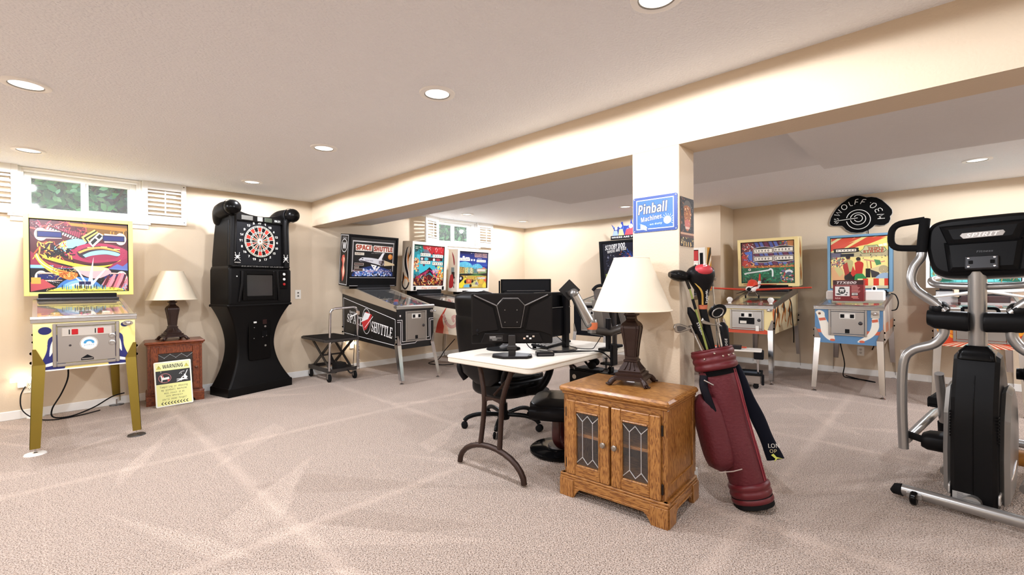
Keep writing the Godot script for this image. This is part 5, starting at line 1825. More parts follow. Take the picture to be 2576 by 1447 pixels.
func oak_cabinet():
	var t = thing("glazed_cabinet", "honey oak cabinet with two leaded glass doors, in front of the column", "cabinet", Vector3(2.345, 0, -1.316), deg_to_rad(-86.3))
	var wv = wood("oak", C("5a3110"), C("96602a"), C("b88446"))
	var wh = wood("oak", C("5a3110"), C("96602a"), C("b88446"), true)
	var W = 0.6; var D = 0.42; var zf = D / 2
	# carcass: sides, back, bottom, shelf
	for s in [-1.0, 1.0]:
		var sd = MB.new()
		sd.bb(s * W / 2 - s * 0.018, 0.1, -zf, s * W / 2, 0.585, zf - 0.0)
		part("side", sd, wv, t)
		var mo = MB.new()
		var x = s * (W / 2 + 0.003)
		mo.bb(x - 0.004, 0.15, -zf + 0.0, x + 0.004, 0.58, -zf + 0.045, 0.002)
		mo.bb(x - 0.004, 0.15, zf - 0.045, x + 0.004, 0.58, zf, 0.002)
		mo.bb(x - 0.004, 0.535, -zf + 0.045, x + 0.004, 0.58, zf - 0.045, 0.002)
		mo.bb(x - 0.004, 0.15, -zf + 0.045, x + 0.004, 0.2, zf - 0.045, 0.002)
		part("side_frame", mo, wv, t)
	part("back", MB.new().bb(-W / 2 + 0.018, 0.1, -zf, W / 2 - 0.018, 0.585, -zf + 0.01), wood("oakdark", C("3a2410"), C("5c3c1e"), C("6e4a28")), t)
	part("bottom", MB.new().bb(-W / 2 + 0.018, 0.12, -zf + 0.01, W / 2 - 0.018, 0.14, zf - 0.02), wh, t)
	part("shelf", MB.new().bb(-W / 2 + 0.018, 0.335, -zf + 0.01, W / 2 - 0.018, 0.353, zf - 0.035), wh, t)
	# face frame
	var ff = MB.new()
	ff.bb(-W / 2, 0.125, zf - 0.018, -W / 2 + 0.024, 0.585, zf + 0.002, 0.002)
	ff.bb(W / 2 - 0.024, 0.125, zf - 0.018, W / 2, 0.585, zf + 0.002, 0.002)
	ff.bb(-0.012, 0.125, zf - 0.018, 0.012, 0.56, zf, 0.002)
	part("face_frame", ff, wv, t)
	part("top_rail", MB.new().bb(-W / 2 + 0.024, 0.548, zf - 0.018, W / 2 - 0.024, 0.585, zf + 0.002, 0.002), wh, t)
	# top slab with moulded edge
	var tp = MB.new()
	tp.bb(-W / 2 - 0.012, 0.583, -zf - 0.0, W / 2 + 0.012, 0.598, zf + 0.014, 0.004)
	tp.bb(-W / 2 - 0.026, 0.598, -zf - 0.0, W / 2 + 0.026, 0.632, zf + 0.03, 0.011)
	tp.bb(-W / 2 - 0.01, 0.6315, -zf + 0.012, W / 2 + 0.01, 0.6335, zf + 0.014, 0.001)
	part("top", tp, wh, t)
	# doors
	for s in [-1.0, 1.0]:
		var x0 = -W / 2 + 0.022 if s < 0 else 0.006
		var x1 = -0.006 if s < 0 else W / 2 - 0.022
		var y0 = 0.128; var y1 = 0.553
		var dv = MB.new()
		dv.bb(x0, y0, zf + 0.002, x0 + 0.058, y1, zf + 0.022, 0.004)
		dv.bb(x1 - 0.058, y0, zf + 0.002, x1, y1, zf + 0.022, 0.004)
		var dr = part("door", dv, wv, t)
		part("rail", MB.new().bb(x0 + 0.058, y0, zf + 0.0025, x1 - 0.058, y0 + 0.056, zf + 0.0215, 0.003), wh, dr)
		part("rail", MB.new().bb(x0 + 0.058, y1 - 0.056, zf + 0.0025, x1 - 0.058, y1, zf + 0.0215, 0.003), wh, dr)
		var bd = MB.new()
		frame(bd, x0 + 0.056, y0 + 0.054, x1 - 0.056, y1 - 0.054, 0.01, zf + 0.008, zf + 0.024, 0.004)
		part("bead", bd, wv, dr)
		var gl = MB.new()
		gl.quad(Vector3(x0 + 0.06, y0 + 0.058, zf + 0.012), Vector3(x1 - 0.06, y0 + 0.058, zf + 0.012), Vector3(x1 - 0.06, y1 - 0.058, zf + 0.012), Vector3(x0 + 0.06, y1 - 0.058, zf + 0.012), Vector3.BACK)
		part("pane", gl, glass_mat(0.03), dr)
		part("lead_came", leaded(MB.new(), x0 + 0.066, y0 + 0.064, x1 - 0.066, y1 - 0.064, zf + 0.0135), mat("c9cacd", 0.35, 0.7), dr)
		var kx = x1 - 0.028 if s < 0 else x0 + 0.028
		part("knob", MB.new().at(kx, 0.345, zf + 0.022, Basis(Vector3.RIGHT, PI / 2)).lathe([[0.007, 0.0], [0.006, 0.01], [0.014, 0.016], [0.016, 0.022], [0.012, 0.028], [0.0, 0.03]], 18), mat("9a938a", 0.4, 0.9), dr)
		for hy in [0.185, 0.48]:
			var hx = x0 - 0.005 if s < 0 else x1 + 0.005
			part("hinge", MB.new().bb(hx - 0.006, hy - 0.028, zf + 0.002, hx + 0.006, hy + 0.028, zf + 0.014, 0.004), mat("2a2320", 0.4, 0.6), dr)
	# plinth with bracket feet
	for q in [[0, W + 0.036, zf + 0.018, 0.0], [1, D + 0.018, W / 2 + 0.018, PI / 2], [2, D + 0.018, W / 2 + 0.018, -PI / 2]]:
		var l = q[1] / 2
		var pb = MB.new()
		pb.at(0, 0, 0.009 if q[0] == 0 else 0.009, Basis.IDENTITY)
		if q[0] > 0:
			pb.t = Transform3D(Basis(Vector3.UP, q[3]), Vector3(0, 0, 0.009))
		var cut = [[-l, 0.0], [-l + 0.09, 0.0], [-l + 0.1, 0.02], [-l + 0.115, 0.04], [-l + 0.13, 0.052], [l - 0.13, 0.052], [l - 0.115, 0.04], [l - 0.1, 0.02], [l - 0.09, 0.0], [l, 0.0], [l, 0.112], [-l, 0.112]]
		pb.ext(cut, q[2] - 0.018, q[2], 0.002)
		pb.bb(-l - 0.004, 0.112, q[2] - 0.03, l + 0.004, 0.126, q[2] - 0.004, 0.004)
		pb.bb(-l + 0.1, 0.06, q[2], l - 0.1, 0.068, q[2] + 0.004, 0.001)
		part("plinth", pb, wh, t)
		for s in [-1.0, 1.0]:
			var fb = MB.new()
			fb.t = pb.t
			var sgn = s
			fb.ext([[sgn * l, 0.0], [sgn * (l - 0.085), 0.0], [sgn * (l - 0.092), 0.02], [sgn * (l - 0.092), 0.1], [sgn * l, 0.1]], q[2], q[2] + 0.006, 0.002)
			part("bracket_foot", fb, wv, t)
	return t


func end_table():
	var t = thing("end_cabinet", "small dark cherry cabinet with one leaded glass door, against the left wall", "cabinet", Vector3(1.0, 0, -6.01), deg_to_rad(-6.0))
	var wv = wood("cherry", C("3a1408"), C("6b2c12"), C("8f4a22"))
	var wh = wood("cherry", C("3a1408"), C("6b2c12"), C("8f4a22"), true)
	var W = 0.46; var zf = 0.17
	for s in [-1.0, 1.0]:
		part("side", MB.new().bb(s * W / 2 - s * 0.018, 0.1, -zf, s * W / 2, 0.61, zf), wv, t)
	part("back", MB.new().bb(-W / 2 + 0.018, 0.1, -zf, W / 2 - 0.018, 0.61, -zf + 0.01), mat("35140a", 0.6), t)
	part("bottom", MB.new().bb(-W / 2 + 0.018, 0.11, -zf + 0.01, W / 2 - 0.018, 0.13, zf - 0.01), wh, t)
	part("shelf", MB.new().bb(-W / 2 + 0.018, 0.35, -zf + 0.01, W / 2 - 0.018, 0.365, zf - 0.02), wh, t)
	part("face_frame", frame(MB.new(), -W / 2, 0.1, W / 2, 0.61, 0.026, zf - 0.015, zf + 0.002, 0.002), wv, t)
	var tp = MB.new()
	tp.bb(-W / 2 - 0.012, 0.608, -zf - 0.004, W / 2 + 0.012, 0.622, zf + 0.014, 0.004)
	tp.bb(-W / 2 - 0.026, 0.622, -zf - 0.004, W / 2 + 0.026, 0.65, zf + 0.028, 0.01)
	part("top", tp, wh, t)
	var x0 = -W / 2 + 0.024; var x1 = W / 2 - 0.024
	var d = part("door", frame(MB.new(), x0, 0.128, x1, 0.588, 0.062, zf + 0.002, zf + 0.02, 0.004), wv, t)
	var gl = MB.new()
	gl.quad(Vector3(x0 + 0.06, 0.19, zf + 0.01), Vector3(x1 - 0.06, 0.19, zf + 0.01), Vector3(x1 - 0.06, 0.526, zf + 0.01), Vector3(x0 + 0.06, 0.526, zf + 0.01), Vector3.BACK)
	part("pane", gl, glass_mat(0.03), d)
	var cm = MB.new()
	var w = x1 - x0 - 0.124
	for i in 6:
		var xa = x0 + 0.062 + w * i / 6; var xb = x0 + 0.062 + w * (i + 1) / 6
		var ya = 0.515 if i % 2 == 0 else 0.478; var yb = 0.478 if i % 2 == 0 else 0.515
		cm.tube([Vector3(xa, ya, zf + 0.0115), Vector3(xb, yb, zf + 0.0115)], 0.0017, 5)
		cm.ball(xb, yb, zf + 0.0125, 0.0042, 0.0042, 0.003, 8)
	part("lead_came", cm, mat("c9cacd", 0.35, 0.7), d)
	part("knob", MB.new().at(x1 - 0.03, 0.36, zf + 0.02, Basis(Vector3.RIGHT, PI / 2)).lathe([[0.006, 0.0], [0.006, 0.008], [0.014, 0.014], [0.014, 0.02], [0.0, 0.026]], 16), mat("5a3420", 0.35, 0.3), d)
	for q in [[0.0, W + 0.03, zf + 0.014], [PI / 2, 2 * zf + 0.014, W / 2 + 0.014], [-PI / 2, 2 * zf + 0.014, W / 2 + 0.014]]:
		var l = q[1] / 2
		var pb = MB.new()
		pb.t = Transform3D(Basis(Vector3.UP, q[0]), Vector3(0, 0, 0.006))
		pb.ext([[-l, 0.0], [-l + 0.075, 0.0], [-l + 0.09, 0.03], [-l + 0.11, 0.045], [l - 0.11, 0.045], [l - 0.09, 0.03], [l - 0.075, 0.0], [l, 0.0], [l, 0.098], [-l, 0.098]], q[2] - 0.016, q[2], 0.002)
		pb.bb(-l - 0.003, 0.098, q[2] - 0.024, l + 0.003, 0.112, q[2] - 0.003, 0.004)
		part("plinth", pb, wh, t)


func warning_sign():
	var t = thing("warning_sign", "pale yellow warning sign with black pictograms, leaning on the small cherry cabinet", "sign", Vector3(0.95, 0.004, -5.7), 0.0)
	t.rotation = Vector3(deg_to_rad(-10.5), deg_to_rad(-4.0), deg_to_rad(1.5))
	var a = art(62, 91, "f2f4ea", 12.0)
	a.rect(2.5, 2.5, 57, 86, C("eef0a0")).rect(2.5, 2.5, 57, 14, C("f1f3b4"))
	a.text("WARNING", 14, 6.4, 34, 7.6, C("1c1c14"), "bold")
	for x in [8.0, 54.0]:
		a.poly([x - 4, 14.4, x + 4, 14.4, x, 7], C("8a8a30")).poly([x - 2.9, 13.7, x + 2.9, 13.7, x, 8.6], C("eee860")).rect(x - 0.4, 10, 0.8, 2.2, C("55551c")).rect(x - 0.4, 12.6, 0.8, 0.7, C("55551c"))
	a.rect(2.5, 18.5, 57, 27, C("0d0d0d"))
	a.ring(17, 33.5, 10, 9, 0.9, C("d8888a"))
	a.poly([10, 28, 14, 27, 15.5, 32.5, 24, 31.5, 24.5, 36, 23, 36, 22.6, 40, 21.4, 40, 21, 36.5, 13, 37, 12.4, 40.5, 11.2, 40.5, 11, 34], C("f2f0ec"))
	a.poly([12, 28, 14, 27.4, 15, 31, 13, 32], C("c83a3c")).poly([21, 36.5, 24.5, 36, 24, 40, 21.6, 40], C("c83a3c"))
	a.line([11, 19, 11, 22], 0.7, C("e8e4d0"))
	a.line([55, 22, 51.5, 30], 1.4, C("f4f4f2")).ell(50.4, 31.4, 1.7, 1.9, C("f4f4f2"))
	a.poly([51, 32, 55, 36, 52.5, 40.5, 45, 41.5, 44, 43, 42.5, 42, 36, 43.5, 36, 42, 42, 39.8, 36, 39.4, 36.4, 38, 43, 38, 46, 34], C("f4f4f2")).ell(47.5, 37, 1.6, 1.3, C("0d0d0d"))
	a.line([41, 28, 43.5, 25, 47, 23.6, 50, 23.6], 0.8, C("f4f4f2")).line([44, 28.6, 45.6, 26.6], 0.8, C("f4f4f2")).rect(51, 40.4, 4, 1, C("f4f4f2"))
	var ls = ["Tampering or abusing", "my pinball machine", "will result in an", "ass whoopin", "you'll never forget!"]
	var wd = [46, 42, 33, 27, 40]
	for i in 5:
		a.text(ls[i], 31 - wd[i] / 2.0, 49.5 + i * 6.2, wd[i], 4.9 if i in [0, 1, 4] else 4.0, C("3c3c22"), "mono")
	for i in 9:
		var x = 8.5 + i * 5.1
		a.poly([x, 84.4, x + 3, 81.4, x + 4.4, 81.4, x + 1.9, 84.4, x + 4.4, 87.4, x + 3, 87.4], C("1a1a14"))
	part("face", MB.new().ext(rrect(-0.155, 0, 0.155, 0.455, 0.012), -0.003, 0.003, 0.0008, true), printed(a.tex(), 0.4), t)


# ---------------------------------------------------------------- electronic dart machine
func block(mb, rows, r, k := 4):
	# rounded rectangles stacked along y: [y, half width, z back, z front]
	var rings = []
	for q in rows:
		var ring = PackedVector3Array()
		for p in rrect(-q[1], q[2], q[1], q[3], r, k):
			ring.append(Vector3(p.x, q[0], p.y))
		rings.append(ring)
	return mb.skin(rings)


func dart_machine():
	var t = thing("dart_machine", "tall black electronic dart machine with red and black target, against the left wall", "dart machine", Vector3(1.777, 0, -5.715), deg_to_rad(14.7))
	var bk := mat("0f0e0e", 0.36)
	var sh := mat("0a0909", 0.25)
	var zb = -0.375
	part("base", block(MB.new(), [[0.0, 0.378, zb, -0.005], [0.004, 0.383, zb, 0.0], [0.085, 0.383, zb, 0.0], [0.095, 0.375, zb, -0.006]], 0.014), bk, t)
	var rows = []
	for i in 25:
		var f = i / 24.0
		var y = 0.09 + f * 0.91
		var c = absf((y - 0.545) / 0.455)
		rows.append([y, 0.222 + 0.153 * pow(c, 1.9), zb, -0.1 + 0.094 * pow(c, 1.9)])
	part("pedestal", block(MB.new(), rows, 0.025), bk, t)
	var dp = part("service_door", MB.new().at(0.02, 0.36, -0.1, Basis(Vector3.RIGHT, 0.0)).ext(rrect(-0.13, 0, 0.13, 0.53, 0.03), -0.02, 0.035, 0.006, true), sh, t)
	for q in [[-0.06, 0.44, 0.035, 0.02, "dadad6"], [0.055, 0.44, 0.05, 0.055, "2c1a18"], [0.05, 0.3, 0.06, 0.07, "08080a"]]:
		part("coin_fitting", MB.new().bb(0.02 + q[0] - q[2] / 2, 0.36 + q[1] - q[3] / 2, -0.066, 0.02 + q[0] + q[2] / 2, 0.36 + q[1] + q[3] / 2, -0.06, 0.002), mat(q[4], 0.35), dp)
	for q in [[0.06, 0.385], [0.06, 0.16], [-0.07, 0.38], [-0.075, 0.255], [-0.095, 0.49], [0.095, 0.49], [0.03, 0.265], [0.075, 0.275]]:
		part("lock", MB.new().at(0.02 + q[0], 0.36 + q[1], -0.065, Basis(Vector3.RIGHT, PI / 2)).lathe([[0.012, 0.0], [0.011, 0.006], [0.005, 0.006], [0.004, 0.004], [0, 0.004]] if q[0] == 0.06 else [[0.005, 0], [0.004, 0.005], [0, 0.006]], 12), M.steel, dp)
	part("collar", block(MB.new(), [[0.99, 0.378, zb, 0.0], [0.998, 0.384, zb, 0.006], [1.012, 0.384, zb, 0.006], [1.02, 0.376, zb, 0.0]], 0.014), bk, t)
	part("screen_housing", block(MB.new(), [[1.015, 0.372, zb, 0.0], [1.03, 0.375, zb, 0.012], [1.4, 0.372, zb, 0.02], [1.435, 0.36, zb, 0.004], [1.445, 0.35, zb, -0.02]], 0.03), bk, t)
	# monitor: bezel, hood sides and a grey tube
	var mo = MB.new()
	frame(mo, -0.23, 1.06, 0.17, 1.395, 0.045, 0.012, 0.04, 0.006)
	var ms = part("monitor_bezel", mo, sh, t)
	for s in [-1.0, 1.0]:
		var hood = MB.new()
		hood.tube([Vector3(-0.03 + s * 0.205, 1.39, 0.03), Vector3(-0.03 + s * 0.21, 1.25, 0.034), Vector3(-0.03 + s * 0.235, 1.05, 0.016)], 0.016, 8)
		part("hood", hood, bk, ms)
	var scr := mat("343231", 0.14)
	part("screen", MB.new().ext(rrect(-0.185, 1.105, 0.125, 1.35, 0.012), 0.014, 0.0225, 0.004, true), scr, ms)
	part("button_panel", MB.new().ext(rrect(0.205, 1.185, 0.315, 1.4, 0.01), 0.012, 0.024, 0.003), sh, t)
	for q in [[1.36, "d8d8d4"], [1.3, "d8d8d4"], [1.24, "a01414"]]:
		part("button", MB.new().at(0.268, q[0], 0.024, Basis(Vector3.RIGHT, PI / 2)).lathe([[0.016, 0.0], [0.015, 0.006], [0.011, 0.007], [0.0105, 0.005], [0.0, 0.006]], 16), mat(q[1], 0.3), t)
	part("speaker_dot", MB.new().at(-0.29, 1.33, 0.02, Basis(Vector3.RIGHT, PI / 2)).lathe([[0.007, 0], [0.006, 0.004], [0, 0.004]], 10), mat("d0d0cc", 0.4), t)
	# head
	part("head", block(MB.new(), [[1.43, 0.352, zb, -0.03], [1.5, 0.352, zb, -0.03], [1.8, 0.342, zb + 0.03, -0.03], [2.0, 0.335, zb + 0.06, -0.04]], 0.03), bk, t)
	var cr = MB.new()
	var top = []
	for i in 13:
		var f = i / 12.0
		top.append([-0.34 + 0.68 * f, 2.025 + 0.085 * pow(absf(f - 0.5) * 2, 2.2)])
	top.append([0.34, 1.955]); top.append([-0.34, 1.955])
	cr.ext(top, -0.2, -0.012, 0.006)
	part("crest", cr, bk, t)
	for q in [[-0.15, 0.13, "55534f"], [0.0, 0.06, "a09c94"], [0.1, 0.09, "3c4238"], [0.215, 0.1, "1a1a1a"]]:
		part("display_panel", MB.new().bb(q[0] - q[1] / 2, 1.968, -0.014, q[0] + q[1] / 2, 2.018, -0.008, 0.002), mat(q[2], 0.35), t)
	part("lettering", MB.new().letters("09:21", fonts["bold"], 0.175, 1.98, 0.07, 0.024, -0.0074), mat("d8d8d4", 0.4), t)
	for s in [-1.0, 1.0]:
		# side pillar flows into the shoulder and ends in a ball
		var pl = MB.new()
		pl.tube(smooth_path([Vector3(s * 0.325, 1.45, -0.012), Vector3(s * 0.318, 1.7, -0.006), Vector3(s * 0.312, 1.95, 0.0), Vector3(s * 0.33, 2.06, 0.01)], 5), 0.036, 10)
		part("pillar", pl, bk, t)
		var hn = MB.new()
		hn.tube(smooth_path([Vector3(s * 0.3, 1.93, -0.28), Vector3(s * 0.33, 2.04, -0.2), Vector3(s * 0.345, 2.07, -0.06), Vector3(s * 0.352, 2.075, 0.05)], 5), [0.06, 0.066, 0.072, 0.076, 0.08, 0.083, 0.086, 0.087, 0.087, 0.086, 0.084, 0.082, 0.08, 0.076, 0.07, 0.064], 14)
		part("horn", hn, bk, t)
		part("light_dome", MB.new().ball(s * 0.355, 2.075, 0.07, 0.083, 0.083, 0.083, 20), sh, t)
		part("dome_ring", MB.new().at(s * 0.353, 2.075, 0.03, Basis(Vector3.RIGHT, PI / 2)).lathe([[0.087, -0.008], [0.09, 0.0], [0.087, 0.008]], 24), M.matte, t)
	# target: face, coloured segments, white spider and numerals
	var cx = 0.0; var cy = 1.735; var z = -0.026
	part("target_face", MB.new().ext(rrect(cx - 0.265, 1.46, cx + 0.265, 1.955, 0.02), -0.05, z, 0.002), M.matte, t)
	var face = part("target", MB.new().ext(circ(cx, cy, 0.2, 48), z, z + 0.004, 0.001, true), M.matte, t)
	var R = [0.026, 0.098, 0.112, 0.165, 0.178]
	var hues = ["b8281c", "141212"]
	for i in 20:
		var a0 = PI / 2 - (i - 0.5) * TAU / 20; var a1 = a0 - TAU / 20
		for b in 4:
			var seg = MB.new()
			var p = []
			for j in 4:
				var a = lerpf(a0, a1, j / 3.0)
				p.append([cx + cos(a) * (R[b + 1] - 0.002), cy + sin(a) * (R[b + 1] - 0.002)])
			for j in 4:
				var a = lerpf(a1, a0, j / 3.0)
				p.append([cx + cos(a) * (R[b] + 0.002), cy + sin(a) * (R[b] + 0.002)])
			seg.ext(p, z + 0.003, z + 0.008, 0.0)
			var h = hues[i % 2]
			if b == 0 and i % 2 == 0:
				h = "8c3a1e" if i % 4 == 0 else "7a2418"
			if b in [1, 3]:
				h = "141212"
			part("segment", seg, mat(h, 0.5), face)
	var sp = MB.new()
	for r in R:
		var ring = []
		for j in 48:
			ring.append(Vector3(cx + cos(TAU * j / 48) * r, cy + sin(TAU * j / 48) * r, z + 0.009))
		sp.tube(ring, 0.0034 if r > 0.17 else 0.0026, 6, true)
	for i in 20:
		var a = PI / 2 - (i - 0.5) * TAU / 20
		sp.tube([Vector3(cx + cos(a) * 0.024, cy + sin(a) * 0.024, z + 0.009), Vector3(cx + cos(a) * 0.178, cy + sin(a) * 0.178, z + 0.009)], 0.0022, 6)
	part("spider_grid", sp, mat("efe6cf", 0.4), face)
	part("bull", MB.new().at(cx, cy, z, Basis(Vector3.RIGHT, PI / 2)).lathe([[0.026, 0.004], [0.025, 0.012], [0.011, 0.013], [0.0, 0.011]], 24), mat("efe2b8", 0.4), face)
	part("bull_eye", MB.new().at(cx, cy, z, Basis(Vector3.RIGHT, PI / 2)).lathe([[0.01, 0.012], [0.009, 0.015], [0.0, 0.015]], 16), mat("5c3a24", 0.5), face)
	var nums = ["20", "1", "18", "4", "13", "6", "10", "15", "2", "17", "3", "19", "7", "16", "8", "11", "14", "9", "12", "5"]
	for i in 20:
		var a = PI / 2 - i * TAU / 20
		var w = 0.018 * nums[i].length() + 0.002
		part("numeral", MB.new().letters(nums[i], fonts["bold"], cx + cos(a) * 0.215 - w / 2, cy + sin(a) * 0.215 - 0.0125, w, 0.025, z + 0.002), mat("f0ede4", 0.5), face)
	# spider emblem in both lower corners of the face
	for s in [-1.0, 1.0]:
		var e = MB.new()
		var ex = s * 0.288; var ey = 1.545; var ez = 0.032
		e.ball(ex, ey, ez, 0.012, 0.017, 0.003, 10)
		for k in 4:
			for d in [-1.0, 1.0]:
				var yy = 0.03 - k * 0.021
				e.tube([Vector3(ex, ey + 0.004 - k * 0.004, ez), Vector3(ex + d * 0.018, ey + yy * 0.7, ez), Vector3(ex + d * (0.024 + 0.003 * k), ey + yy * 1.5 + 0.006, ez)], 0.0024, 5)
		part("spider_emblem", e, mat("ece8e0", 0.5), t)
	part("name_strip", MB.new().bb(-0.32, 1.478, 0.03, -0.255, 1.488, 0.033), mat("8a8680", 0.5), t)
	part("ledge", MB.new().bb(-0.345, 1.43, -0.03, 0.345, 1.452, 0.035, 0.008), bk, t)
	part("lettering", MB.new().letters("ELECTRONIC DARTS", fonts["serif"], -0.25, 1.436, 0.5, 0.014, 0.0355, 0.3), mat("6a6864", 0.4), t)


# ---------------------------------------------------------------- scissor lift cart
func lift_cart():
	var t = thing("lift_cart", "dark scissor lift table cart on casters with a chrome push handle, by the left wall", "lift cart", Vector3(2.68, 0, -5.87), 0.0)
	var dk := mat("3a3634", 0.45, 0.4)
	var top = MB.new()
	top.bb(-0.29, 0.52, -0.29, 0.16, 0.553, 0.43, 0.006)
	var tb = part("platform", top, dk, t)
	part("mat", MB.new().bb(-0.278, 0.553, -0.278, 0.148, 0.558, 0.418, 0.002), mat("1a1614", 0.85), tb)
	var b = MB.new()
	for s in [-1.0, 1.0]:
		b.bb(s * 0.175 - 0.014, 0.115, -0.32, s * 0.175 + 0.014, 0.165, 0.3, 0.004)
	b.bb(-0.16, 0.118, 0.27, 0.16, 0.16, 0.3, 0.004)
	b.bb(-0.16, 0.118, -0.32, 0.16, 0.16, -0.29, 0.004)
	part("base_frame", b, dk, t)
	for s in [-1.0, 1.0]:
		var x = s * 0.14
		for k in [-1.0, 1.0]:
			var a = MB.new()
			var bas = Basis(Vector3(0, 0, 1), Vector3.UP, Vector3(-1, 0, 0))
			a.at(x + k * 0.012, 0, 0, bas)
			var p0 = Vector2(-0.28, 0.15) if k > 0 else Vector2(0.27, 0.15)
			var p1 = Vector2(0.26, 0.512) if k > 0 else Vector2(-0.28, 0.512)
			var d = (p1 - p0).normalized(); var m = Vector2(-d.y, d.x) * 0.02
			a.ext([p0 + m, p1 + m, p1 - m, p0 - m], -0.005, 0.005, 0.001)
			part("scissor_arm", a, dk, t)
	for q in [[0.31, -0.005], [0.16, -0.27], [0.505, -0.27], [0.505, 0.25]]:
		part("cross_bar", MB.new().tube([Vector3(-0.165, q[0], q[1]), Vector3(0.165, q[0], q[1])], 0.011, 10), dk, t)
	part("hydraulic_ram", MB.new().tube([Vector3(0, 0.15, 0.2), Vector3(0, 0.22, 0.0), Vector3(0, 0.32, -0.1)], 0.026, 12), M.dark_steel, t)
	part("pump", MB.new().bb(-0.05, 0.12, 0.08, 0.08, 0.22, 0.24, 0.012), mat("22201f", 0.5), t)
	var h = MB.new()
	h.tube(filleted(P([-0.19, 0.15, 0.32, -0.205, 0.93, 0.4, 0.15, 0.945, 0.4, 0.19, 0.15, 0.32]), 0.07), 0.0145, 12)
	part("push_handle", h, M.chrome, t)
	part("brake_lever", MB.new().tube(smooth_path(P([0.15, 0.86, 0.405, 0.1, 0.84, 0.42, 0.04, 0.82, 0.425]), 5), 0.011, 8), mat("dcdad6", 0.35), t)
	part("lever_clamp", MB.new().bb(0.135, 0.84, 0.385, 0.175, 0.89, 0.42, 0.006), mat("b8a08c", 0.4, 0.5), t)
	part("release_rod", MB.new().tube([Vector3(0.14, 0.85, 0.4), Vector3(0.13, 0.5, 0.36), Vector3(0.13, 0.16, 0.31)], 0.004, 6), M.matte, t)
	part("foot_pedal", MB.new().tube(smooth_path(P([0.06, 0.13, 0.3, 0.06, 0.1, 0.38, 0.07, 0.12, 0.43]), 4), 0.009, 8), M.dark_steel, t)
	var ch = MB.new()
	for i in 14:
		ch.ball(0.2, 0.42 - i * 0.022, 0.345, 0.006, 0.012, 0.006, 6)
	part("chain", ch, M.steel, t)
	for q in [[-0.17, 0.27, true], [0.17, 0.27, true], [-0.17, -0.28, false], [0.17, -0.28, false]]:
		var w = MB.new().at(q[0], 0.05, q[1], Basis(Vector3.BACK, PI / 2))
		w.lathe([[0.0, -0.016], [0.02, -0.016], [0.044, -0.015], [0.05, -0.01], [0.05, 0.01], [0.044, 0.015], [0.02, 0.016], [0.0, 0.016]], 20)
		var wh = part("caster_wheel", w, M.rubber, t)
		var f = MB.new()
		for s in [-1.0, 1.0]:
			f.bb(q[0] + s * 0.021 - 0.002, 0.04, q[1] - 0.016, q[0] + s * 0.021 + 0.002, 0.112, q[1] + 0.016, 0.001)
		f.bb(q[0] - 0.023, 0.108, q[1] - 0.025, q[0] + 0.023, 0.116, q[1] + 0.025, 0.002)
		part("caster_fork", f, M.steel, t)


func near_things():
	dart_machine()
	end_table()
	table_lamp("bronze table lamp with cream shade on the small cherry cabinet by the left wall", Vector3(0.985, 0.652, -6.0), 0.1)
	warning_sign()
	lift_cart()
	oak_cabinet()
	table_lamp("bronze table lamp with cream shade on the honey oak cabinet before the column", Vector3(2.4, 0.6345, -1.325), 0.25)
	desk()
	golf()


# ---------------------------------------------------------------- folding table and what stands on it
func cable(label, pts, r, m, k := 6):
	var o = part("cable", MB.new().tube(smooth_path(pts, k), r, 6), m)
	return tag(o, label, "cable")


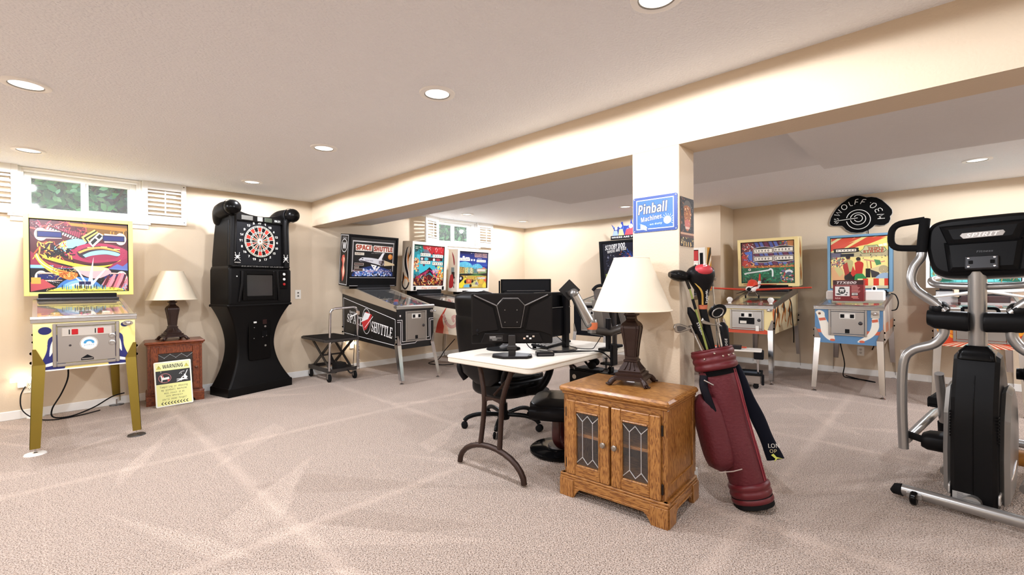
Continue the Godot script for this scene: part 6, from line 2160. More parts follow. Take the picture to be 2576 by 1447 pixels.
func desk():
	var t = thing("folding_table", "off white folding table with brown arched metal legs, carrying the monitors", "table", Vector3(2.55, 0, -2.135), deg_to_rad(2.5))
	var pm := mat("efe9dc", 0.5)
	var tp = MB.new()
	tp.t = Transform3D(Basis(Vector3.RIGHT, -PI / 2), Vector3(0, 0.692, 0))
	tp.ext(rrect(-0.61, -0.375, 0.61, 0.375, 0.05, 6), 0.0, 0.03, 0.006, true)
	tp.ext(rrect(-0.615, -0.38, 0.615, 0.38, 0.055, 6), 0.026, 0.048, 0.009, true)
	part("tabletop", tp, pm, t)
	var lm := mat("3a2a24", 0.4, 0.5)
	for s in [-1.0, 1.0]:
		var n = MB.new()
		var x0 = s * 0.5; var x1 = s * 0.56
		for z in [-1.0, 1.0]:
			n.tube(smooth_path([Vector3(x0, 0.695, z * 0.15), Vector3(lerpf(x0, x1, 0.4), 0.5, z * 0.085), Vector3(lerpf(x0, x1, 0.6), 0.36, z * 0.078), Vector3(x1, 0.18, z * 0.085)], 5), 0.017, 10)
		var lg = part("leg", n, lm, t)
		var ar = []
		for i in 15:
			var a = PI * i / 14.0
			ar.append(Vector3(x1, 0.012 + 0.165 * sin(a), -0.285 * cos(a)))
		part("arched_foot", MB.new().tube(ar, 0.018, 10, false, true, 1.1), lm, lg)
		var cb = MB.new()
		cb.at(lerpf(x0, x1, 0.42), 0.455, 0, Basis(Vector3(0, 0, 1), Vector3.UP, Vector3(-1, 0, 0)))
		cb.ext([[-0.085, 0.03], [0.085, 0.03], [0.08, -0.02], [0.05, 0.004], [0, 0.014], [-0.05, 0.004], [-0.08, -0.02]], -0.007, 0.007, 0.001)
		part("cross_plate", cb, lm, lg)
		part("brace", MB.new().tube([Vector3(lerpf(x0, x1, 0.3), 0.5, 0), Vector3(s * 0.2, 0.69, 0)], 0.009, 8), lm, lg)
	var Y = 0.741
	monitor_near(Vector3(2.15, Y, -2.06))
	monitor_side(Vector3(2.63, Y, -2.0))
	monitor_far()
	monitor_arm()
	var kb = thing("keyboard", "slim black and grey keyboard lying behind the nearest monitor", "keyboard", Vector3(2.74, Y, -2.2), deg_to_rad(14.0))
	var kbb = MB.new()
	kbb.at(0, 0, 0, Basis(Vector3.RIGHT, 0.12))
	kbb.box(0, 0.022, 0, 0.44, 0.016, 0.14, 0.004)
	part("case", kbb, M.matte, kb)
	var kk := mat("8d8a86", 0.5)
	for r in 5:
		for c in 15:
			var ke = MB.new()
			ke.at(0, 0, 0, Basis(Vector3.RIGHT, 0.12))
			ke.box(-0.2 + c * 0.0286, 0.033, -0.052 + r * 0.026, 0.024, 0.008, 0.021, 0.002)
			part("key", ke, kk, kb)
	for s in [-0.18, 0.18]:
		part("foot", MB.new().bb(s - 0.02, 0, -0.065, s + 0.02, 0.02, -0.05, 0.002), M.matte, kb)
	var mp = thing("mouse_pad", "round black mouse pad with wrist rest behind the nearest monitor", "mouse pad", Vector3(2.37, Y, -2.36))
	part("pad", MB.new().lathe([[0.0, 0.0], [0.125, 0.0], [0.127, 0.003], [0.12, 0.005], [0.0, 0.005]], 32), M.rubber, mp)
	part("wrist_rest", MB.new().ball(0.0, 0.008, 0.085, 0.085, 0.018, 0.04, 16), M.rubber, mp)
	var ms = thing("mouse", "grey computer mouse on the black mouse pad", "mouse", Vector3(2.385, Y + 0.0055, -2.33), 0.6)
	part("shell", MB.new().skin([oval(Vector3(0, 0.0, 0), Vector3(0.034, 0, 0), Vector3(0, 0, 0.06), 2.4), oval(Vector3(0, 0.016, 0), Vector3(0.034, 0, 0), Vector3(0, 0, 0.06), 2.4), oval(Vector3(0, 0.03, 0.005), Vector3(0.027, 0, 0), Vector3(0, 0, 0.048), 2.4), oval(Vector3(0, 0.038, 0.01), Vector3(0.012, 0, 0), Vector3(0, 0, 0.025), 2.4)]), mat("3c3b3d", 0.35), ms)
	part("scroll_wheel", MB.new().at(0, 0.032, -0.028, Basis(Vector3.BACK, PI / 2)).lathe([[0, -0.004], [0.009, -0.004], [0.009, 0.004], [0, 0.004]], 14), mat("a8a6a4", 0.4), ms)
	var hb = thing("usb_hub", "small black box between the nearest monitor foot and the keyboard", "usb hub", Vector3(2.33, Y, -1.93), deg_to_rad(-40.0))
	part("case", MB.new().bb(-0.06, 0, -0.035, 0.06, 0.028, 0.035, 0.005), mat("161618", 0.2), hb)
	part("port_strip", MB.new().bb(-0.05, 0.008, 0.034, 0.05, 0.018, 0.0365, 0.001), M.dark_steel, hb)
	# computer on the floor behind the oak cabinet
	var pc = thing("computer_tower", "black computer case on the floor behind the oak cabinet, cables plugged into its top", "computer", Vector3(2.97, 0, -1.95), deg_to_rad(2.0))
	part("case", MB.new().bb(-0.1, 0.015, -0.18, 0.1, 0.555, 0.18, 0.008), mat("121214", 0.3), pc)
	part("front_panel", MB.new().bb(-0.095, 0.03, 0.18, 0.095, 0.545, 0.192, 0.006), M.matte, pc)
	part("badge", MB.new().at(-0.1, 0.5, -0.13, Basis(Vector3.UP, -PI / 2)).ext(circ(0, 0, 0.018, 16), 0, 0.003), mat("b8b2a8", 0.35, 0.6), pc)
	for i in 4:
		part("foot", MB.new().bb(-0.09 + (i % 2) * 0.16, 0, -0.2 + (i / 2) * 0.36, -0.07 + (i % 2) * 0.16, 0.016, -0.17 + (i / 2) * 0.36, 0.002), M.rubber, pc)
	part("top_vent", MB.new().bb(-0.07, 0.555, -0.15, 0.07, 0.563, 0.08, 0.003), mat("2a2a2c", 0.6), pc)
	part("plug", MB.new().bb(-0.03, 0.555, 0.12, 0.02, 0.59, 0.15, 0.004), M.matte, pc)
	var hs = thing("headphones", "black headphones lying on top of the computer case", "headphones", Vector3(2.985, 0.565, -1.99), 0.4)
	var band = []
	for i in 13:
		band.append(Vector3(cos(PI * i / 12) * 0.08, 0.015 + sin(PI * i / 12) * 0.05, -0.06 * sin(PI * i / 12)))
	part("band", MB.new().tube(band, 0.009, 8), M.matte, hs)
	for s in [-1.0, 1.0]:
		part("ear_cup", MB.new().ball(s * 0.078, 0.03, 0.01, 0.024, 0.03, 0.034, 14), M.rubber, hs)
	cable("black cable draped over the white table edge from the small hub to the computer", P([2.33, 0.755, -1.95, 2.45, 0.758, -1.85, 2.6, 0.755, -1.78, 2.72, 0.74, -1.73, 2.84, 0.65, -1.72, 2.93, 0.575, -1.82]), 0.0035, M.matte)
	cable("black cable trailing across the white table from the nearest monitor", P([2.25, 0.86, -2.04, 2.32, 0.78, -2.04, 2.48, 0.748, -1.98, 2.62, 0.75, -1.84, 2.68, 0.745, -1.72, 2.78, 0.68, -1.7, 2.96, 0.575, -1.83]), 0.003, M.matte)
	cable("thin black cable looping behind the stand of the second monitor", P([2.5, 0.86, -1.97, 2.58, 0.78, -1.9, 2.74, 0.75, -1.84, 2.84, 0.77, -1.86, 2.88, 0.86, -1.82]), 0.003, M.matte)
	chair()
	footstool()


func monitor_near(pos):
	var t = thing("monitor", "large black monitor seen from behind with a hexagonal back plate, on the white table", "monitor", pos, deg_to_rad(-46.3))
	var pl := mat("131110", 0.5)
	# panel faces away; its back carries raised ridges
	part("panel", MB.new().bb(-0.27, 0.085, -0.05, 0.27, 0.42, -0.02, 0.006), pl, t)
	part("screen", MB.new().bb(-0.262, 0.095, -0.052, 0.262, 0.412, -0.0495), mat("08080a", 0.1), t)
	var bp = MB.new()
	bp.ext([[-0.255, 0.41], [0.255, 0.41], [0.115, 0.335], [0.08, 0.19], [-0.08, 0.19], [-0.115, 0.335]], -0.02, -0.012, 0.003)
	bp.ext([[-0.262, 0.4], [-0.122, 0.325], [-0.088, 0.175], [-0.19, 0.165], [-0.262, 0.14]], -0.02, -0.012, 0.003)
	bp.ext([[0.262, 0.4], [0.262, 0.14], [0.19, 0.165], [0.088, 0.175], [0.122, 0.325]], -0.02, -0.012, 0.003)
	bp.ext([[-0.18, 0.155], [0.18, 0.155], [0.205, 0.095], [-0.205, 0.095]], -0.02, -0.004, 0.003)
	var rear = part("rear_shell", bp, mat("181514", 0.48), t)
	var hx = MB.new()
	var poly = [[-0.055, 0.382], [0.04, 0.382], [0.082, 0.338], [0.056, 0.198], [-0.062, 0.198], [-0.094, 0.338]]
	hx.ext(poly, -0.016, 0.012, 0.004)
	part("hexagon_plate", hx, mat("161312", 0.5), rear)
	var rd = MB.new()
	var pts = []
	for q in poly:
		pts.append(Vector3(q[0] * 1.04, (q[1] - 0.29) * 1.04 + 0.29, -0.004))
	rd.tube(pts, 0.005, 6, true)
	rd.tube([Vector3(-0.1, 0.338, -0.008), Vector3(-0.25, 0.408, -0.012)], 0.005, 6)
	rd.tube([Vector3(0.088, 0.338, -0.008), Vector3(0.24, 0.408, -0.012)], 0.005, 6)
	part("ridge", rd, mat("6a6664", 0.35, 0.4), rear)
	for q in [[-0.045, 0.31], [0.035, 0.31], [-0.045, 0.23], [0.035, 0.23]]:
		part("screw", MB.new().at(q[0], q[1], 0.012, Basis(Vector3.RIGHT, PI / 2)).lathe([[0.0035, 0], [0.0025, 0.0015], [0, 0.0015]], 8), M.steel, rear)
	part("lettering", MB.new().letters("GAMING", fonts["bold"], 0, 0, 0.034, 0.006, 0).at(0, 0, 0), mat("b8b4b0", 0.4), rear).transform = Transform3D(Basis(Vector3.BACK, 0.82), Vector3(-0.09, 0.348, 0.0125))
	part("joystick", MB.new().at(-0.228, 0.175, -0.012, Basis(Vector3.RIGHT, PI / 2)).lathe([[0.01, 0], [0.008, 0.005], [0, 0.006]], 12), M.matte, rear)
	part("lock_slot", MB.new().at(-0.228, 0.15, -0.012, Basis(Vector3.RIGHT, PI / 2)).lathe([[0.007, 0], [0.006, 0.002], [0, 0.001]], 10), M.matte, rear)
	var a = art(60, 24, "1b1817", 6.0)
	a.text("CAUTION", 2, 4, 26, 5, C("d8d4d0")).rect(2, 11, 52, 1.2, C("c0bcb8")).rect(2, 14, 30, 1.2, C("a0a09c")).rect(12, 17, 24, 1.2, C("a0a09c")).rect(14, 20, 18, 1.2, C("a0a09c"))
	var lb = MB.new()
	lb.quad(Vector3(-0.15, 0.105, -0.0034), Vector3(-0.06, 0.105, -0.0034), Vector3(-0.06, 0.142, -0.0034), Vector3(-0.15, 0.142, -0.0034), Vector3.BACK)
	part("rating_label", lb, printed(a.tex(), 0.5), rear)
	for i in 4:
		part("port", MB.new().bb(0.075 + i * 0.02, 0.115 + (i % 2) * 0.014, -0.006, 0.089 + i * 0.02, 0.126 + (i % 2) * 0.014, 0.0, 0.001), mat(["d8b8a0", "c8c4c0", "d8d8d6", "b8a898"][i], 0.4), rear)
	var st = MB.new()
	st.bb(-0.024, 0.004, -0.006, 0.024, 0.145, 0.012, 0.004)
	st.bb(-0.032, 0.045, -0.02, 0.032, 0.075, 0.016, 0.004)
	part("stand", st, mat("2c2928", 0.4, 0.3), t)
	var ba = MB.new()
	ba.t = Transform3D(Basis(Vector3.RIGHT, -PI / 2), Vector3(0, 0, 0))
	ba.ext([[-0.06, -0.09], [0.1, -0.09], [0.13, -0.05], [0.13, 0.03], [0.03, 0.1], [-0.06, 0.1], [-0.13, 0.05], [-0.13, -0.03]], 0, 0.016, 0.005)
	part("base", ba, mat("1d1a1a", 0.4), t)


func monitor_side(pos):
	var t = thing("monitor", "glossy black monitor on a tall flat stand, angled behind the hexagon backed one", "monitor", pos, deg_to_rad(8.0))
	part("panel", MB.new().bb(-0.33, 0.1, -0.06, 0.17, 0.42, -0.035, 0.005), mat("0d0d0f", 0.2), t)
	var rr = MB.new()
	rr.bb(-0.3, 0.1, -0.036, 0.14, 0.31, -0.015, 0.01)
	part("rear_shell", rr, mat("111113", 0.22), t)
	part("edge_trim", MB.new().bb(-0.3, 0.308, -0.016, 0.14, 0.313, -0.0135, 0.001), mat("8a8884", 0.3, 0.6), t)
	for i in 3:
		part("port", MB.new().bb(-0.28, 0.14 + i * 0.025, -0.0165, -0.27, 0.155 + i * 0.025, -0.0135, 0.0), mat("b0aeac", 0.4), t)
	part("screen", MB.new().bb(-0.322, 0.108, -0.062, 0.162, 0.412, -0.0595), mat("08080a", 0.1), t)
	part("stand", MB.new().bb(0.02, 0.008, -0.03, 0.085, 0.4, 0.005, 0.008), mat("0f0f11", 0.3), t)
	var b = MB.new()
	b.t = Transform3D(Basis.IDENTITY.scaled(Vector3(1.25, 1, 0.85)), Vector3(0.0, 0, -0.01))
	b.lathe([[0.0, 0.0], [0.11, 0.0], [0.114, 0.004], [0.105, 0.012], [0.0, 0.014]], 36)
	part("base", b, mat("3a3836", 0.3), t)


func monitor_far():
	var t = thing("monitor", "wide black screen on a tall black stand, standing behind the folding table", "monitor", Vector3(3.87, 0, -3.48), deg_to_rad(-46.3))
	part("panel", MB.new().bb(-0.29, 0.93, -0.03, 0.29, 1.278, 0.0, 0.005), mat("0b0b0c", 0.3), t)
	var rs = MB.new()
	rs.bb(-0.27, 1.14, 0.0, 0.27, 1.265, 0.012, 0.006)
	rs.bb(-0.25, 0.95, 0.0, 0.25, 1.14, 0.03, 0.01)
	part("rear_shell", rs, M.matte, t)
	part("edge_strip", MB.new().bb(-0.22, 1.142, 0.012, 0.22, 1.149, 0.022, 0.002), mat("6d6a68", 0.3, 0.5), t)
	part("side_panel", MB.new().bb(-0.315, 0.95, -0.07, -0.295, 1.262, -0.045, 0.004), M.matte, t)
	part("screen", MB.new().bb(-0.285, 0.935, -0.033, 0.285, 1.272, -0.0295), mat("08080a", 0.1), t)
	part("post", MB.new().tube([Vector3(0, 0.02, 0.01), Vector3(0, 1.0, 0.01)], 0.025, 12), M.matte, t)
	part("base", MB.new().lathe([[0.0, 0.0], [0.26, 0.0], [0.262, 0.008], [0.24, 0.018], [0.03, 0.026], [0.0, 0.026]], 32), M.matte, t)


func monitor_arm():
	var t = thing("monitor_mount", "grey articulated monitor arm with empty diamond mounting plate, clamped to the white table edge", "monitor mount", Vector3(2.8, 0.741, -1.73), 0.0)
	var gm := mat("8b8986", 0.3, 0.7)
	var dk := mat("4c4845", 0.4, 0.5)
	var cl = MB.new()
	cl.bb(-0.045, 0.0, -0.06, 0.045, 0.018, 0.05, 0.004)
	cl.bb(-0.035, -0.1, 0.03, 0.035, 0.05, 0.055, 0.006)
	cl.bb(-0.035, -0.1, -0.05, 0.035, -0.085, 0.04, 0.004)
	part("clamp", cl, mat("131315", 0.35), t)
	part("clamp_screw", MB.new().at(0, 0, -0.02).lathe([[0, -0.15], [0.02, -0.15], [0.02, -0.135], [0.007, -0.13], [0.007, -0.06], [0.018, -0.055], [0, -0.05]], 14), M.dark_steel, t)
	part("pole", MB.new().lathe([[0.022, 0.018], [0.02, 0.025], [0.02, 0.23], [0.0, 0.23]], 18), mat("17171a", 0.3), t)
	# lower arm swings to the right, upper arm rises to the left
	var la = MB.new()
	la.tube([Vector3(-0.1, 0.15, -0.08), Vector3(0.0, 0.13, 0.0), Vector3(0.15, 0.155, 0.02)], 0.03, 12, false, true, 1.0)
	part("lower_arm", la, dk, t)
	part("knuckle", MB.new().at(-0.09, 0.16, -0.075).lathe([[0, -0.03], [0.034, -0.03], [0.036, 0.0], [0.036, 0.05], [0.03, 0.065], [0.0, 0.07]], 20), gm, t)
	part("warning_band", MB.new().at(-0.09, 0.16, -0.075).lathe([[0.0365, -0.005], [0.037, 0.0], [0.037, 0.04], [0.0365, 0.045]], 20), mat("d8754a", 0.5), t)
	var ua = MB.new()
	ua.tube([Vector3(-0.1, 0.19, -0.085), Vector3(-0.185, 0.41, -0.165)], [0.033, 0.03], 14, false, true, 1.15)
	part("upper_arm", ua, M.steel, t)
	for e in [Vector3(-0.1, 0.19, -0.085), Vector3(-0.185, 0.41, -0.165)]:
		part("pivot", MB.new().ball(e.x, e.y, e.z, 0.036, 0.036, 0.036, 16), gm, t)
	part("tilt_head", MB.new().tube([Vector3(-0.185, 0.41, -0.165), Vector3(-0.205, 0.41, -0.185), Vector3(-0.21, 0.43, -0.19)], 0.022, 10), dk, t)
	var vp = MB.new()
	vp.t = Transform3D(Basis(Vector3.UP, deg_to_rad(-46.0)) * Basis(Vector3.BACK, PI / 4), Vector3(-0.19, 0.435, -0.2))
	vp.ext(rrect(-0.055, -0.055, 0.055, 0.055, 0.006), -0.003, 0.003, 0.001)
	part("mounting_plate", vp, mat("2c2b2b", 0.35, 0.6), t)
	part("bracket", MB.new().at(-0.1, 0.0, -0.05, Basis(Vector3.UP, deg_to_rad(-46))).ext([[0.02, 0.16], [0.08, 0.16], [0.05, 0.36], [-0.01, 0.36]], -0.06, -0.05, 0.002), gm, t)
	# second arm behind it, folded up with its hook shaped cable guide
	var u = thing("monitor_mount", "dark grey monitor arm folded upright behind the first one, beside the lampshade", "monitor mount", Vector3(3.0, 0.741, -1.8), 0.0)
	part("clamp", MB.new().bb(-0.04, 0.0, -0.05, 0.04, 0.02, 0.05, 0.004), M.matte, u)
	part("pole", MB.new().lathe([[0.02, 0.02], [0.018, 0.02], [0.018, 0.3], [0.0, 0.3]], 14), M.dark_steel, u)
	var br = MB.new()
	br.t = Transform3D(Basis(Vector3.UP, deg_to_rad(-46)), Vector3(-0.02, 0.1, -0.02))
	br.ext([[-0.08, 0.0], [0.02, 0.0], [-0.06, 0.34], [-0.13, 0.34]], -0.02, 0.02, 0.004)
	br.ext([[0.1, 0.0], [0.14, 0.0], [0.06, 0.3], [0.02, 0.3]], -0.02, 0.02, 0.004)
	part("bracket", br, mat("6b6663", 0.4, 0.5), u)
	part("blue_tag", MB.new().ball(-0.08, 0.34, -0.02, 0.02, 0.04, 0.015, 12), mat("1f3f86", 0.4), u)
	part("cable_guide", MB.new().tube(smooth_path(P([-0.14, 0.43, -0.1, -0.11, 0.46, -0.08, -0.05, 0.47, -0.04, 0.02, 0.49, 0.02]), 5), 0.012, 8), M.matte, u)


func cushion(mb, c, ex, ey, ez, pw := 3.2, k := 9):
	# a plump pad: half sizes along three axes
	var rings = []
	for i in k:
		var f = -1.0 + 2.0 * i / (k - 1)
		var s = pow(maxf(0.0, 1.0 - pow(absf(f), pw)), 1.0 / pw)
		s = maxf(s, 0.02)
		rings.append(oval(c + ey * f, ex * (0.5 + 0.5 * s) if absf(f) < 0.99 else ex * 0.4, ez * (0.5 + 0.5 * s) if absf(f) < 0.99 else ez * 0.4, 3.4, 24))
	return mb.skin(rings)


func chair():
	var t = thing("office_chair", "black leather office chair with looped armrests on five casters, behind the white table", "office chair", Vector3(2.75, 0, -2.74), deg_to_rad(85.0))
	var le := mat("0c0b0c", 0.36)
	part("seat", cushion(MB.new(), Vector3(0, 0.36, 0.06), Vector3(0.27, 0, 0), Vector3(0, 0.085, 0), Vector3(0, 0, 0.28)), le, t)
	part("seat_pad", cushion(MB.new(), Vector3(0, 0.425, 0.1), Vector3(0.235, 0, 0), Vector3(0, 0.05, 0), Vector3(0, 0, 0.24)), le, t)
	var tilt = Basis(Vector3.RIGHT, -0.14)
	part("backrest", cushion(MB.new(), Vector3(0, 0.72, -0.25), Vector3(0.27, 0, 0), tilt * Vector3(0, 0.33, 0), tilt * Vector3(0, 0, 0.075)), le, t)
	part("headrest", cushion(MB.new(), Vector3(0, 1.04, -0.28), Vector3(0.25, 0, 0), tilt * Vector3(0, 0.13, 0), tilt * Vector3(0, 0, 0.085)), le, t)
	part("lumbar_pad", cushion(MB.new(), Vector3(0, 0.62, -0.175), Vector3(0.23, 0, 0), tilt * Vector3(0, 0.13, 0), tilt * Vector3(0, 0, 0.06)), le, t)
	for s in [-1.0, 1.0]:
		var loop = smooth_path([Vector3(s * 0.26, 0.34, 0.02), Vector3(s * 0.31, 0.36, 0.14), Vector3(s * 0.325, 0.5, 0.24), Vector3(s * 0.325, 0.62, 0.2), Vector3(s * 0.325, 0.645, 0.0), Vector3(s * 0.32, 0.62, -0.17), Vector3(s * 0.3, 0.5, -0.24), Vector3(s * 0.27, 0.4, -0.2)], 5)
		part("armrest", MB.new().tube(loop, 0.026, 10, false, true, 1.3), mat("171516", 0.35), t)
		part("arm_pad", cushion(MB.new(), Vector3(s * 0.325, 0.665, 0.02), Vector3(0.045, 0, 0), Vector3(0, 0.028, 0), Vector3(0, 0, 0.17)), le, t)
	part("mechanism", MB.new().bb(-0.1, 0.255, -0.12, 0.1, 0.295, 0.14, 0.01), M.matte, t)
	part("gas_lift", MB.new().lathe([[0.0, 0.06], [0.034, 0.06], [0.034, 0.2], [0.022, 0.2], [0.022, 0.27], [0.0, 0.27]], 18), mat("141414", 0.3), t)
	part("hub", MB.new().lathe([[0.0, 0.065], [0.05, 0.065], [0.055, 0.09], [0.048, 0.125], [0.035, 0.135], [0.0, 0.135]], 20), mat("141414", 0.3), t)
	for k in 5:
		var a = TAU * k / 5 + 0.25
		var d = Vector3(cos(a), 0, sin(a))
		var sp = part("spoke", MB.new().tube(smooth_path([d * 0.03 + Vector3(0, 0.105, 0), d * 0.2 + Vector3(0, 0.115, 0), d * 0.3 + Vector3(0, 0.095, 0), d * 0.335 + Vector3(0, 0.065, 0)], 4), 0.019, 8), mat("141414", 0.3), t)
		var e = Vector3(-d.z, 0, d.x)
		for s in [-1.0, 1.0]:
			var w = MB.new()
			w.t = Transform3D(Basis(d, e, Vector3(0, -1, 0).cross(Vector3.ZERO) + d.cross(e)), d * 0.335 + e * s * 0.014 + Vector3(0, 0.029, 0))
			w.lathe([[0.0, -0.009], [0.022, -0.009], [0.028, -0.005], [0.028, 0.005], [0.022, 0.009], [0.0, 0.009]], 16)
			part("caster", w, M.rubber, sp)


func footstool():
	var t = thing("footstool", "black cushioned footstool on a round polished base, behind the oak cabinet", "footstool", Vector3(2.6, 0, -2.02), deg_to_rad(30.0))
	var le := mat("0f0e10", 0.32)
	part("base", MB.new().lathe([[0.0, 0.0], [0.2, 0.0], [0.215, 0.012], [0.215, 0.028], [0.2, 0.04], [0.08, 0.044], [0.0, 0.044]], 40), mat("0c0c0d", 0.12), t)
	part("swivel_plate", MB.new().lathe([[0.0, 0.044], [0.085, 0.044], [0.08, 0.056], [0.0, 0.058]], 24), M.dark_steel, t)
	for s in [-1.0, 1.0]:
		var br = smooth_path([Vector3(s * 0.02, 0.058, 0.05), Vector3(s * 0.09, 0.07, 0.02), Vector3(s * 0.15, 0.14, 0.0), Vector3(s * 0.155, 0.22, 0.0), Vector3(s * 0.14, 0.285, 0.0)], 5)
		part("bracket", MB.new().tube(br, 0.034, 10, false, true, 0.45), mat("3a1414", 0.3), t)
	part("cushion", cushion(MB.new(), Vector3(0, 0.345, 0), Vector3(0.25, 0, 0), Vector3(0, 0.065, 0), Vector3(0, 0, 0.2)), le, t)
	part("side_roll", MB.new().tube([Vector3(-0.21, 0.335, -0.17), Vector3(-0.225, 0.335, 0.0), Vector3(-0.21, 0.335, 0.17)], 0.05, 12), le, t)


# ---------------------------------------------------------------- golf bag and clubs
func iron(label, head, foot, face_yaw, sz, m, cavity := true):
	var t = thing("golf_club", label, "golf club", head)
	var sh = foot - head
	part("shaft", MB.new().tube([Vector3.ZERO, sh], [0.0048, 0.0062], 8), mat("d3d3d1", 0.25, 0.9), t)
	part("hosel", MB.new().tube([Vector3.ZERO, sh.normalized() * 0.06], 0.0068, 8), m, t)
	var b = MB.new()
	b.t = Transform3D(Basis(Vector3.UP, face_yaw) * Basis(Vector3.BACK, 0.35), Vector3.ZERO)
	b.ext([[0.004, -0.012], [-0.012, -0.004], [-0.03, 0.012 * sz], [-0.055 * sz, 0.034 * sz], [-0.078 * sz, 0.036 * sz], [-0.088 * sz, 0.022 * sz], [-0.086 * sz, -0.004], [-0.074 * sz, -0.014], [-0.03, -0.018], [0.0, -0.018]], -0.009, 0.007, 0.003, true)
	var hd = part("head", b, m, t)
	if cavity:
		var c = MB.new()
		c.t = b.t
		c.ext([[-0.03, -0.006], [-0.035, 0.006], [-0.056 * sz, 0.022 * sz], [-0.072 * sz, 0.024 * sz], [-0.076 * sz, 0.0], [-0.066 * sz, -0.008]], 0.0066, 0.0085, 0.001, true)
		part("cavity", c, mat("5a5654", 0.4, 0.6), hd)


func golf():
	var F = Vector3(2.672, 0.012, -0.745)
	var T = Vector3(2.688, 0.82, -0.972)
	var ax = (T - F).normalized()
	var ex = Vector3(0.69, 0, 0.72)            # to the right as seen from the room
	ex = (ex - ax * ex.dot(ax)).normalized()
	var ey = ax.cross(ex).normalized()
	var L = (T - F).length()
	var t = thing("golf_bag", "maroon golf bag with black base leaning against the column behind the oak cabinet", "golf bag", F)
	var fab := StandardMaterial3D.new()
	fab.albedo_color = C("5c141f")
	fab.roughness = 0.62
	fab.rim_enabled = true
	fab.rim = 0.3
	fab.uv1_triplanar = true
	fab.uv1_scale = Vector3.ONE * 6.0
	fab.normal_enabled = true
	fab.normal_texture = noise_tex(256, 0.03, 31, true, 5.0)
	fab.normal_scale = 0.5
	var rings = []
	for i in 21:
		var f = i / 20.0
		var y = 0.115 + f * (L - 0.2)
		var r = lerpf(0.092, 0.097, f) + 0.004 * sin(f * 9.0)
		var ring = PackedVector3Array()
		for j in 40:
			var a = TAU * j / 40
			var rr = r * (1.0 + 0.03 * sin(a * 3.0 + f * 5.0) + 0.018 * sin(a * 5.0 - f * 11.0))
			ring.append(ax * y + ex * cos(a) * rr + ey * sin(a) * rr * 0.95)
		rings.append(ring)
	part("body", MB.new().skin(rings), fab, t)
	var band := mat("62161f", 0.42)
	for q in [[0.02, 0.125, 0.099, 3, "base_band"], [L - 0.1, L + 0.012, 0.11, 3, "collar"]]:
		var n = q[3]
		var rr = []
		for i in n * 6 + 1:
			var f = float(i) / (n * 6)
			var bulge = 0.006 * absf(sin(f * n * PI)) + 0.002
			if i == 0 or i == n * 6:
				bulge = -0.004
			rr.append(oval(ax * lerpf(q[0], q[1], f) + (ex * 0.0), ex * (q[2] + bulge), ey * (q[2] + bulge), 2.0, 36))
		var bd = part(q[4], MB.new().skin(rr, true, q[4] == "base_band"), band, t)
		if q[4] == "collar":
			# the open mouth: lining, dark floor
			part("mouth_rim", MB.new().tube(Array(oval(ax * (L + 0.012), ex * 0.108, ey * 0.108, 2.0, 36)), 0.007, 8, true), band, bd)
			part("lining", MB.new().skin([oval(ax * (L + 0.01), ex * 0.103, ey * 0.103, 2.0, 36), oval(ax * (L - 0.13), ex * 0.1, ey * 0.1, 2.0, 36)], true, true), mat("0c0b0d", 0.9), bd)
			for a in [-1.9, -1.25, -0.9, -1.55, -2.4]:
				var c = ax * (L - 0.03 - 0.022 * (int(a * 10) % 3)) + ex * cos(a) * 0.118 - ey * -sin(a) * 0.118
				part("rivet", MB.new().ball(c.x, c.y, c.z, 0.006, 0.006, 0.006, 10), mat("c3b8a8", 0.3, 0.9), bd)
	part("rubber_base", MB.new().skin([oval(ax * -0.0, ex * 0.1, ey * 0.1, 2.0, 36), oval(ax * 0.006, ex * 0.102, ey * 0.102, 2.0, 36), oval(ax * 0.05, ex * 0.103, ey * 0.103, 2.0, 36), oval(ax * 0.055, ex * 0.104, ey * 0.104, 2.0, 36)]), M.rubber, t)
	# side pocket on the left, piping down the front right
	var pr = []
	for i in 15:
		var f = i / 14.0
		var y = 0.2 + f * 0.42
		var s = pow(1.0 - pow(absf(f * 2 - 1), 4.0), 0.35)
		pr.append(oval(ax * y - ex * 0.115 + ey * 0.01, ex * (0.02 + 0.052 * s), ey * (0.02 + 0.072 * s), 2.8, 24))
	var pk = part("side_pocket", MB.new().skin(pr), fab, t)
	part("zip", MB.new().tube([ax * 0.215 - ex * 0.17 - ey * 0.07, ax * 0.21 - ex * 0.1 - ey * 0.085, ax * 0.212 - ex * 0.05 - ey * 0.085], 0.003, 6), mat("b8a8a0", 0.4), pk)
	for k in [[-0.95, 0.0], [-0.75, 0.0]]:
		var pt = []
		for i in 12:
			var f = i / 11.0
			pt.append(ax * (0.13 + f * (L - 0.24)) + (ex * cos(k[0]) + ey * sin(k[0])) * (lerpf(0.095, 0.1, f)))
		part("piping", MB.new().tube(pt, 0.0035, 6), mat("8d2c38", 0.45), t)
	part("shoulder_strap", MB.new().tube(smooth_path([ax * 0.72 - ex * 0.1 - ey * 0.04, ax * 0.66 - ex * 0.125 - ey * 0.06, ax * 0.55 - ex * 0.12 - ey * 0.07, ax * 0.46 - ex * 0.11 - ey * 0.06], 5), 0.022, 8, false, true, 0.3), mat("15131a", 0.6), t)
	part("strap_clip", MB.new().tube([ax * 0.7 - ex * 0.122 - ey * 0.08, ax * 0.665 - ex * 0.085 - ey * 0.1], 0.005, 6), M.steel, t)
	# towel hanging behind on the right
	var tw = thing("golf_towel", "dark navy golf towel with white and yellow embroidery hanging behind the golf bag", "towel", F)
	var nv := mat("12141f", 0.9)
	nv.rim_enabled = true
	nv.rim = 0.4
	var tr = []
